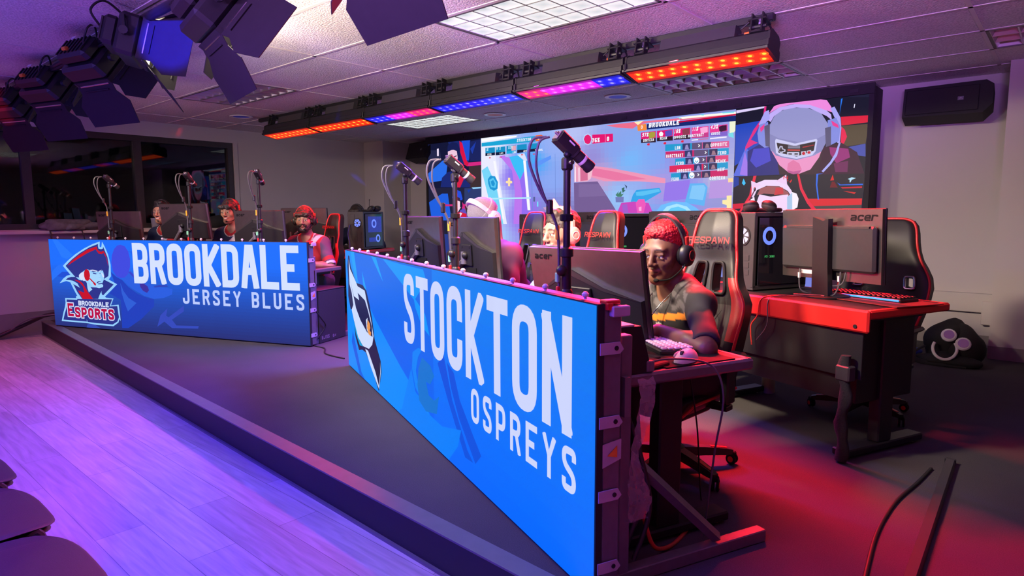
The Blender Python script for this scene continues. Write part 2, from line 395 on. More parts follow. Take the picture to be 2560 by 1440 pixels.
WL=[((18,22,55),[(-7.199,2.372),(-6.111,2.317),(-6.113,1.659),(-7.205,1.687)]),
((36,40,75),[(-7.19,2.236),(-6.941,2.219),(-6.914,2.074),(-7.184,1.881)]),
((40,110,235),[(-7.199,1.903),(-6.884,2.072),(-6.778,2.066),(-6.829,1.794),(-7.187,1.766)]),
((25,40,110),[(-6.772,2.328),(-6.325,2.313),(-6.328,2.079),(-6.387,1.964),(-6.645,2.058)]),
((30,80,215),[(-6.494,2.317),(-6.325,2.313),(-6.357,2.042),(-6.442,2.047)]),
((60,45,50),[(-6.358,1.963),(-6.116,1.96),(-6.113,1.659),(-6.349,1.666)]),
((215,40,130),[(-6.4,2.014),(-6.115,2.013),(-6.116,1.965),(-6.387,1.964)]),
((25,35,95),[(-6.332,2.294),(-6.111,2.311),(-6.115,2.018),(-6.329,2.025)]),
((30,60,170),[(-6.326,2.196),(-6.214,2.285),(-6.243,2.21),(-6.286,2.125)]),
((25,40,115),[(-6.939,1.695),(-6.905,1.828),(-6.782,1.904),(-6.603,1.916),(-6.374,1.885),(-6.334,1.745),(-6.335,1.671)]),
((215,30,70),[(-6.682,1.687),(-6.56,1.874),(-6.402,1.886),(-6.446,1.809),(-6.535,1.677)]),
((235,225,245),[(-6.71,1.738),(-6.575,1.864),(-6.532,1.852),(-6.652,1.681),(-6.697,1.682)]),
((220,20,70),[(-6.538,2.32),(-6.481,2.286),(-6.399,2.044),(-6.358,2.002),(-6.387,1.964),(-6.443,1.987),(-6.526,2.171)]),
((240,200,225),[(-6.775,2.187),(-6.745,2.206),(-6.598,2.205),(-6.571,2.094),(-6.633,1.927),(-6.707,1.921),(-6.771,2.066)]),
((22,30,85),[(-6.79,2.188),(-6.773,2.278),(-6.684,2.316),(-6.582,2.294),(-6.525,2.21),(-6.527,2.091),(-6.571,2.069),(-6.591,2.185),(-6.671,2.21)]),
((18,25,60),[(-6.746,2.145),(-6.687,2.146),(-6.68,2.133),(-6.744,2.133)]),
((18,25,60),[(-6.651,2.114),(-6.599,2.126),(-6.592,2.115),(-6.644,2.103)]),
((30,32,60),[(-7.197,1.687),(-6.113,1.664),(-6.116,1.208),(-7.195,1.205)]),
((30,95,225),[(-7.195,1.481),(-6.91,1.601),(-6.788,1.598),(-6.721,1.217),(-7.139,1.216),(-7.181,1.418)]),
((45,60,110),[(-6.449,1.664),(-6.113,1.659),(-6.116,1.439),(-6.453,1.439)]),
((210,40,120),[(-6.945,1.446),(-6.116,1.444),(-6.116,1.415),(-6.937,1.42)]),
((60,50,55),[(-6.453,1.414),(-6.116,1.415),(-6.116,1.218),(-6.428,1.217)]),
((215,40,130),[(-6.509,1.49),(-6.453,1.429),(-6.425,1.348),(-6.497,1.359)]),
((100,80,190),[(-6.541,1.359),(-6.453,1.389),(-6.398,1.298),(-6.399,1.217),(-6.573,1.217)]),
((215,30,60),[(-6.662,1.217),(-6.675,1.299),(-6.541,1.339),(-6.412,1.308),(-6.413,1.217)]),
((235,225,245),[(-6.647,1.222),(-6.542,1.329),(-6.498,1.318),(-6.573,1.222)]),
((250,215,235),[(-6.686,1.483),(-6.625,1.543),(-6.538,1.501),(-6.526,1.4),(-6.616,1.299),(-6.667,1.34)]),
((35,80,225),[(-6.7,1.534),(-6.683,1.616),(-6.609,1.649),(-6.522,1.621),(-6.487,1.52),(-6.51,1.48),(-6.553,1.521),(-6.641,1.523)]),
((60,40,70),[(-6.685,1.519),(-6.625,1.553),(-6.538,1.531),(-6.539,1.481),(-6.612,1.502),(-6.672,1.462)]),
((25,25,55),[(-6.538,1.501),(-6.495,1.5),(-6.489,1.409),(-6.54,1.4)]),
((40,20,50),[(-6.65,1.432),(-6.613,1.439),(-6.61,1.429),(-6.647,1.421)]),
((200,80,100),[(-6.644,1.345),(-6.585,1.37),(-6.592,1.349),(-6.63,1.334)]),
((20,60,170),[(-6.392,1.638),(-6.321,1.645),(-6.364,1.597)]),
((150,210,255),[(-6.307,1.67),(-6.126,1.674),(-6.127,1.654),(-6.279,1.649)]),
((240,225,250),[(-7.002,2.244),(-6.964,2.246),(-6.966,2.139),(-7.002,2.141)])]
WG=[((235,235,255),[(-6.105,2.238),(-5.892,2.232),(-5.655,1.171),(-6.119,1.169)]),
((120,215,250),[(-6.11,1.892),(-6.001,1.944),(-5.845,1.689),(-5.719,1.171),(-5.876,1.17),(-5.979,1.5)]),
((190,120,240),[(-5.777,2.064),(-5.687,2.068),(-5.562,1.865),(-5.513,1.584),(-5.54,1.172),(-5.416,1.173),(-5.366,1.58),(-5.426,1.859),(-5.586,2.033)]),
((150,110,245),[(-5.511,2.047),(-5.364,2.056),(-5.293,1.173),(-5.403,1.173),(-5.39,1.581)]),
((60,190,250),[(-5.611,2.044),(-5.364,2.056),(-5.353,1.855),(-5.426,1.739),(-5.537,1.91)]),
((250,250,255),[(-5.894,2.005),(-5.855,2.003),(-5.706,1.238),(-5.731,1.233)]),
((250,250,255),[(-5.371,1.984),(-5.328,1.981),(-5.251,1.348),(-5.299,1.349)]),
((220,225,250),[(-5.474,2.063),(-5.352,2.074),(-5.304,1.98),(-5.352,1.978)]),
((30,150,215),[(-5.996,1.771),(-5.949,1.817),(-5.864,1.804),(-5.812,1.726),(-5.819,1.64),(-5.885,1.613),(-5.958,1.644),(-5.99,1.713)]),
((90,200,245),[(-5.97,1.76),(-5.897,1.786),(-5.838,1.717),(-5.858,1.651),(-5.938,1.663)]),
((30,150,215),[(-5.943,1.74),(-5.897,1.757),(-5.864,1.708),(-5.885,1.671),(-5.924,1.682)]),
((255,225,170),[(-5.632,1.775),(-5.594,1.774),(-5.594,1.736),(-5.56,1.73),(-5.56,1.702),(-5.594,1.701),(-5.598,1.662),(-5.632,1.667),(-5.632,1.702),(-5.67,1.709),(-5.67,1.734),(-5.632,1.738)]),
((95,150,250),[(-5.304,1.907),(-4.921,2.019),(-4.921,1.975),(-5.293,1.834)]),
((95,170,250),[(-5.221,1.275),(-4.872,1.229),(-4.872,1.176),(-5.209,1.22)]),
((150,130,205),[(-5.103,1.356),(-4.762,1.415),(-4.76,1.212),(-5.15,1.293)]),
((200,160,200),[(-5.045,1.383),(-4.762,1.406),(-4.761,1.362),(-5.01,1.346)]),
((180,235,255),[(-6.115,1.522),(-5.245,1.513),(-5.245,1.495),(-6.115,1.498)]),
((110,140,215),[(-5.245,2.048),(-5.237,2.048),(-5.209,1.348),(-5.221,1.348)]),
((110,140,215),[(-4.859,2.032),(-4.854,2.032),(-4.845,1.416),(-4.853,1.416)]),
((85,95,150),[(-5.203,1.517),(-5.174,1.516),(-5.174,1.457),(-5.203,1.458)]),
((120,220,250),[(-5.144,1.457),(-5.121,1.456),(-5.121,1.393),(-5.144,1.393)]),
((150,120,235),[(-3.358,1.628),(-3.074,1.648),(-3.085,1.452),(-3.379,1.427)]),
((185,150,225),[(-2.851,1.624),(-2.616,1.644),(-2.617,1.457),(-2.861,1.447)]),
((240,150,185),[(-4.337,1.865),(-3.979,1.805),(-3.359,1.674),(-3.358,1.624),(-3.677,1.655),(-4.133,1.673),(-4.325,1.73)]),
((235,120,165),[(-4.316,1.839),(-3.979,1.773),(-3.587,1.676),(-3.977,1.675),(-4.305,1.746)]),
((245,190,210),[(-4.566,1.877),(-4.535,1.961),(-4.431,1.971),(-4.327,1.906),(-4.301,1.813),(-4.325,1.713),(-4.376,1.682),(-4.565,1.68)]),
((235,160,190),[(-4.556,1.873),(-4.378,1.893),(-4.366,1.69),(-4.549,1.68)]),
((215,110,150),[(-4.477,1.864),(-4.373,1.871),(-4.371,1.694),(-4.47,1.689)]),
((255,235,250),[(-4.561,1.864),(-4.545,1.864),(-4.541,1.679),(-4.557,1.68)]),
((255,235,250),[(-4.505,1.849),(-4.49,1.848),(-4.488,1.682),(-4.501,1.682)]),
((118,95,150),[(-4.57,1.672),(-4.233,1.676),(-4.031,1.413),(-3.952,1.305),(-4.561,1.309)]),
((128,105,160),[(-4.501,1.652),(-4.213,1.642),(-4.111,1.506),(-4.499,1.498)]),
((115,125,190),[(-3.984,1.487),(-3.874,1.488),(-3.877,1.427),(-3.978,1.429)]),
((70,130,110),[(-3.984,1.511),(-3.937,1.559),(-3.955,1.519),(-3.908,1.558),(-3.907,1.518),(-3.874,1.525),(-3.907,1.489),(-3.955,1.49)]),
((55,110,100),[(-3.904,1.583),(-3.866,1.598),(-3.87,1.565),(-3.851,1.561),(-3.889,1.533)]),
((50,70,110),[(-3.867,1.63),(-3.833,1.605),(-3.838,1.577)]),
((50,165,235),[(-3.792,1.402),(-3.757,1.506),(-3.712,1.561),(-3.426,1.576),(-3.403,1.529),(-3.538,1.461),(-3.627,1.415)]),
((90,195,245),[(-3.721,1.537),(-3.434,1.564),(-3.416,1.537),(-3.628,1.495),(-3.711,1.497)]),
((205,70,190),[(-3.961,1.305),(-3.906,1.42),(-3.746,1.433),(-3.555,1.414),(-3.498,1.303)]),
((240,90,190),[(-3.718,1.417),(-3.682,1.456),(-3.609,1.455),(-3.59,1.399),(-3.615,1.303),(-3.697,1.304)]),
((255,170,225),[(-3.68,1.368),(-3.644,1.375),(-3.643,1.327),(-3.675,1.328)]),
((165,95,205),[(-3.896,1.395),(-3.83,1.41),(-3.809,1.304),(-3.875,1.305)]),
((95,180,245),[(-3.073,1.61),(-2.913,1.608),(-2.876,1.566),(-2.906,1.374),(-3.125,1.407)]),
((130,200,250),[(-3.048,1.587),(-2.92,1.59),(-2.896,1.559),(-2.923,1.434),(-3.077,1.452)]),
((110,190,255),[(-3.489,1.287),(-3.404,1.388),(-3.267,1.425),(-3.108,1.415),(-3.001,1.36),(-2.903,1.284)]),
((170,230,255),[(-3.419,1.286),(-3.334,1.372),(-3.216,1.401),(-3.099,1.369),(-3.007,1.285)]),
((100,205,250),[(-3.358,1.286),(-3.283,1.356),(-3.198,1.37),(-3.114,1.339),(-3.072,1.285)]),
((255,215,160),[(-2.661,1.646),(-2.609,1.647),(-2.607,1.608),(-2.659,1.606)]),
((255,235,170),[(-2.67,1.473),(-2.617,1.475),(-2.616,1.349),(-2.665,1.345),(-2.666,1.378),(-2.712,1.393),(-2.713,1.43),(-2.668,1.433)]),
((240,110,140),[(-4.123,2.307),(-3.755,2.308),(-2.602,2.281),(-2.601,2.267),(-3.223,2.272),(-3.592,2.285),(-3.717,2.265),(-3.771,2.239),(-3.987,2.27)]),
((255,255,240),[(-3.241,2.307),(-2.603,2.298),(-2.602,2.277),(-3.174,2.285)]),
((110,225,240),[(-3.241,2.311),(-3.183,2.294),(-3.207,2.289)]),
((110,225,240),[(-2.99,2.307),(-2.935,2.309),(-2.943,2.295)]),
((110,225,240),[(-2.759,2.304),(-2.617,2.303),(-2.624,2.29),(-2.736,2.295)]),
((255,240,190),[(-3.755,2.308),(-3.637,2.312),(-3.681,2.285),(-3.708,2.272)]),
((240,245,215),[(-2.666,2.21),(-2.599,2.21),(-2.596,2.119),(-2.624,2.093),(-2.661,2.082)]),
((120,220,235),[(-2.676,2.09),(-2.625,2.1),(-2.615,2.043),(-2.668,2.061)]),
((25,165,215),[(-6.105,2.258),(-5.168,2.275),(-5.168,2.204),(-6.106,2.21)]),
((255,255,255),[(-6.104,2.313),(-5.473,2.305),(-5.486,2.284),(-6.105,2.277)]),
((245,110,50),[(-5.165,2.28),(-5.07,2.281),(-5.052,2.27),(-5.052,2.209),(-5.069,2.204),(-5.164,2.208)]),
((20,145,200),[(-6.035,2.187),(-5.859,2.187),(-5.859,2.118),(-6.035,2.118)]),
((20,145,200),[(-5.847,2.183),(-5.676,2.183),(-5.676,2.115),(-5.848,2.116)]),
((20,145,200),[(-5.654,2.186),(-5.488,2.186),(-5.489,2.119),(-5.655,2.119)]),
((20,145,200),[(-5.47,2.186),(-5.309,2.186),(-5.309,2.12),(-5.47,2.121)]),
((20,145,200),[(-5.28,2.184),(-5.124,2.184),(-5.124,2.119),(-5.28,2.119)]),
((15,25,60),[(-6.035,2.118),(-5.859,2.118),(-5.86,2.082),(-6.036,2.08)]),
((15,25,60),[(-5.848,2.116),(-5.676,2.115),(-5.677,2.08),(-5.848,2.078)]),
((15,25,60),[(-5.47,2.121),(-5.309,2.12),(-5.309,2.086),(-5.47,2.084)]),
((15,25,60),[(-5.28,2.119),(-5.124,2.119),(-5.124,2.085),(-5.28,2.083)]),
((20,170,225),[(-5.655,2.119),(-5.489,2.119),(-5.489,2.084),(-5.655,2.082)]),
((230,170,190),[(-5.573,2.18),(-5.492,2.182),(-5.492,2.119),(-5.567,2.12)]),
((225,30,60),[(-5.967,2.064),(-5.951,2.054),(-5.935,2.062),(-5.935,2.042),(-5.951,2.05),(-5.967,2.042)]),
((225,30,60),[(-5.774,2.059),(-5.759,2.049),(-5.743,2.057),(-5.743,2.037),(-5.759,2.045),(-5.774,2.037)]),
((225,30,60),[(-5.401,2.068),(-5.386,2.058),(-5.372,2.066),(-5.372,2.046),(-5.386,2.054),(-5.401,2.046)]),
((225,30,60),[(-5.207,2.064),(-5.193,2.054),(-5.178,2.062),(-5.178,2.042),(-5.193,2.05),(-5.207,2.042)]),
((230,20,110),[(-4.311,2.217),(-4.029,2.206),(-4.025,2.117),(-4.309,2.114)]),
((250,150,200),[(-4.136,2.208),(-4.13,2.208),(-4.126,2.116),(-4.132,2.117)]),
((190,210,255),[(-4.443,2.182),(-4.418,2.226),(-4.372,2.237),(-4.326,2.21),(-4.31,2.163),(-4.33,2.115),(-4.37,2.102),(-4.417,2.122)]),
((230,30,110),[(-4.431,2.177),(-4.411,2.213),(-4.372,2.225),(-4.336,2.203),(-4.323,2.164),(-4.34,2.124),(-4.371,2.113),(-4.41,2.13)]),
((245,140,60),[(-3.717,2.273),(-3.605,2.274),(-3.595,2.215),(-3.608,2.205),(-3.707,2.206)]),
((15,40,110),[(-3.596,2.27),(-2.601,2.26),(-2.599,2.207),(-3.222,2.212),(-3.595,2.211)]),
((200,0,50),[(-3.223,2.264),(-2.602,2.275),(-2.601,2.263),(-3.223,2.249)]),
((225,20,115),[(-3.666,2.186),(-3.484,2.187),(-3.483,2.114),(-3.664,2.112)]),
((40,22,40),[(-3.664,2.112),(-3.483,2.114),(-3.481,2.066),(-3.663,2.073)]),
((170,160,60),[(-3.574,2.171),(-3.538,2.182),(-3.493,2.179),(-3.492,2.123),(-3.563,2.112)]),
((225,20,115),[(-3.471,2.187),(-3.284,2.188),(-3.282,2.116),(-3.469,2.114)]),
((40,22,40),[(-3.469,2.114),(-3.282,2.116),(-3.28,2.069),(-3.469,2.076)]),
((90,80,190),[(-3.376,2.171),(-3.339,2.182),(-3.293,2.18),(-3.291,2.125),(-3.365,2.113)]),
((225,20,115),[(-3.271,2.186),(-3.084,2.187),(-3.082,2.117),(-3.269,2.115)]),
((40,22,40),[(-3.269,2.115),(-3.082,2.117),(-3.08,2.07),(-3.268,2.077)]),
((140,60,80),[(-3.176,2.17),(-3.139,2.18),(-3.093,2.179),(-3.091,2.125),(-3.165,2.113)]),
((235,60,150),[(-3.07,2.184),(-2.885,2.185),(-2.882,2.116),(-3.068,2.114)]),
((200,60,140),[(-3.068,2.114),(-2.882,2.116),(-2.881,2.071),(-3.067,2.077)]),
((250,170,220),[(-2.976,2.169),(-2.939,2.178),(-2.893,2.178),(-2.892,2.125),(-2.965,2.113)]),
((235,60,150),[(-2.871,2.183),(-2.685,2.184),(-2.682,2.116),(-2.868,2.114)]),
((130,100,205),[(-2.868,2.114),(-2.682,2.116),(-2.681,2.071),(-2.867,2.078)]),
((60,20,50),[(-2.776,2.167),(-2.739,2.176),(-2.694,2.176),(-2.692,2.124),(-2.765,2.112)]),
((230,30,60),[(-3.591,2.053),(-3.579,2.063),(-3.556,2.064),(-3.555,2.041),(-3.578,2.039)]),
((230,30,60),[(-3.392,2.049),(-3.38,2.059),(-3.358,2.06),(-3.357,2.037),(-3.38,2.036)]),
((230,30,60),[(-3.188,2.053),(-3.177,2.062),(-3.156,2.063),(-3.155,2.041),(-3.176,2.04)]),
((255,255,255),[(-3.444,2.156),(-3.432,2.174),(-3.41,2.174),(-3.393,2.151),(-3.401,2.129),(-3.426,2.125),(-3.444,2.139)]),
((200,120,170),[(-3.066,2.061),(-2.885,2.065),(-2.884,2.052),(-3.066,2.05)]),
((255,255,255),[(-3.066,2.061),(-2.994,2.062),(-2.994,2.051),(-3.066,2.051)]),
((245,235,255),[(-2.865,2.062),(-2.69,2.065),(-2.69,2.052),(-2.865,2.049)]),
((25,155,210),[(-3.368,2.034),(-3.061,2.027),(-3.059,1.962),(-3.367,1.966)]),
((225,90,150),[(-2.95,2.025),(-2.663,2.018),(-2.66,1.955),(-2.948,1.96)]),
((95,80,120),[(-3.061,2.027),(-2.95,2.025),(-2.948,1.96),(-3.059,1.962)]),
((45,55,110),[(-3.167,2.029),(-3.081,2.027),(-3.08,1.962),(-3.165,1.963)]),
((60,50,90),[(-2.942,2.024),(-2.852,2.022),(-2.85,1.958),(-2.94,1.96)]),
((150,140,200),[(-3.141,1.968),(-3.13,2.012),(-3.109,2.014),(-3.092,1.966)]),
((160,120,140),[(-2.916,1.965),(-2.906,2.007),(-2.883,2.006),(-2.866,1.964)]),
((255,255,255),[(-2.985,2.009),(-2.968,1.994),(-2.984,1.979),(-2.992,1.984),(-2.98,1.995),(-2.993,2.006)]),
((205,35,105),[(-3.362,1.957),(-3.035,1.952),(-3.033,1.887),(-3.36,1.889)]),
((25,155,210),[(-2.877,1.95),(-2.664,1.947),(-2.662,1.884),(-2.875,1.886)]),
((95,80,120),[(-3.035,1.952),(-2.877,1.95),(-2.875,1.886),(-3.033,1.887)]),
((45,55,110),[(-3.14,1.954),(-3.055,1.953),(-3.053,1.887),(-3.138,1.888)]),
((60,50,90),[(-2.869,1.95),(-2.781,1.949),(-2.778,1.885),(-2.867,1.886)]),
((150,140,200),[(-3.114,1.892),(-3.103,1.936),(-3.083,1.939),(-3.065,1.891)]),
((160,120,140),[(-2.844,1.891),(-2.834,1.933),(-2.811,1.932),(-2.794,1.891)]),
((255,255,255),[(-2.912,1.934),(-2.895,1.919),(-2.911,1.905),(-2.919,1.909),(-2.907,1.92),(-2.919,1.931)]),
((25,155,210),[(-3.246,1.877),(-3.025,1.878),(-3.023,1.813),(-3.244,1.81)]),
((225,70,125),[(-2.898,1.878),(-2.665,1.879),(-2.663,1.816),(-2.896,1.814)]),
((95,80,120),[(-3.025,1.878),(-2.898,1.878),(-2.896,1.814),(-3.023,1.813)]),
((45,55,110),[(-3.13,1.878),(-3.045,1.878),(-3.043,1.812),(-3.128,1.812)]),
((60,50,90),[(-2.89,1.879),(-2.801,1.879),(-2.799,1.815),(-2.888,1.814)]),
((150,140,200),[(-3.104,1.816),(-3.093,1.86),(-3.073,1.863),(-3.055,1.815)]),
((160,120,140),[(-2.865,1.819),(-2.855,1.861),(-2.831,1.861),(-2.815,1.819)]),
((255,255,255),[(-2.933,1.862),(-2.917,1.847),(-2.932,1.833),(-2.94,1.837),(-2.928,1.848),(-2.941,1.859)]),
((255,255,255),[(-2.973,1.842),(-2.977,1.826),(-2.988,1.815),(-3.003,1.811),(-3.018,1.817),(-3.03,1.829),(-3.034,1.846),(-3.031,1.862),(-3.02,1.873),(-3.005,1.877),(-2.989,1.872),(-2.978,1.859)]),
((25,155,210),[(-3.023,1.85),(-3.012,1.84),(-3.003,1.828),(-2.996,1.839),(-2.985,1.847),(-2.987,1.834),(-3.003,1.82),(-3.019,1.836)]),
((225,35,90),[(-3.311,1.805),(-2.927,1.807),(-2.925,1.742),(-3.31,1.737)]),
((25,155,210),[(-2.876,1.807),(-2.666,1.808),(-2.664,1.745),(-2.874,1.742)]),
((95,80,120),[(-2.927,1.807),(-2.876,1.807),(-2.874,1.742),(-2.925,1.742)]),
((45,55,110),[(-3.031,1.806),(-2.947,1.807),(-2.945,1.741),(-3.029,1.741)]),
((60,50,90),[(-2.868,1.807),(-2.78,1.807),(-2.778,1.743),(-2.866,1.742)]),
((150,140,200),[(-3.005,1.745),(-2.994,1.789),(-2.974,1.792),(-2.957,1.744)]),
((160,120,140),[(-2.843,1.748),(-2.833,1.79),(-2.81,1.79),(-2.793,1.748)]),
((255,255,255),[(-2.911,1.79),(-2.895,1.776),(-2.91,1.761),(-2.918,1.765),(-2.907,1.776),(-2.919,1.787)]),
((25,155,210),[(-3.292,1.724),(-3.073,1.727),(-3.071,1.661),(-3.29,1.656)]),
((205,35,105),[(-2.948,1.729),(-2.667,1.733),(-2.665,1.669),(-2.946,1.663)]),
((95,80,120),[(-3.073,1.727),(-2.948,1.729),(-2.946,1.663),(-3.071,1.661)]),
((45,55,110),[(-3.179,1.725),(-3.093,1.726),(-3.091,1.66),(-3.177,1.658)]),
((60,50,90),[(-2.94,1.729),(-2.85,1.73),(-2.848,1.665),(-2.938,1.663)]),
((150,140,200),[(-3.153,1.664),(-3.142,1.708),(-3.121,1.711),(-3.103,1.663)]),
((160,120,140),[(-2.915,1.669),(-2.904,1.712),(-2.881,1.712),(-2.864,1.67)]),
((255,255,255),[(-2.984,1.712),(-2.967,1.697),(-2.983,1.682),(-2.991,1.686),(-2.979,1.697),(-2.992,1.708)]),
((255,255,255),[(-3.021,1.691),(-3.024,1.675),(-3.035,1.664),(-3.05,1.66),(-3.066,1.665),(-3.078,1.677),(-3.082,1.694),(-3.079,1.71),(-3.068,1.722),(-3.052,1.726),(-3.037,1.721),(-3.025,1.708)]),
((25,155,210),[(-3.071,1.698),(-3.059,1.689),(-3.051,1.676),(-3.043,1.688),(-3.032,1.696),(-3.035,1.683),(-3.051,1.669),(-3.067,1.685)])]
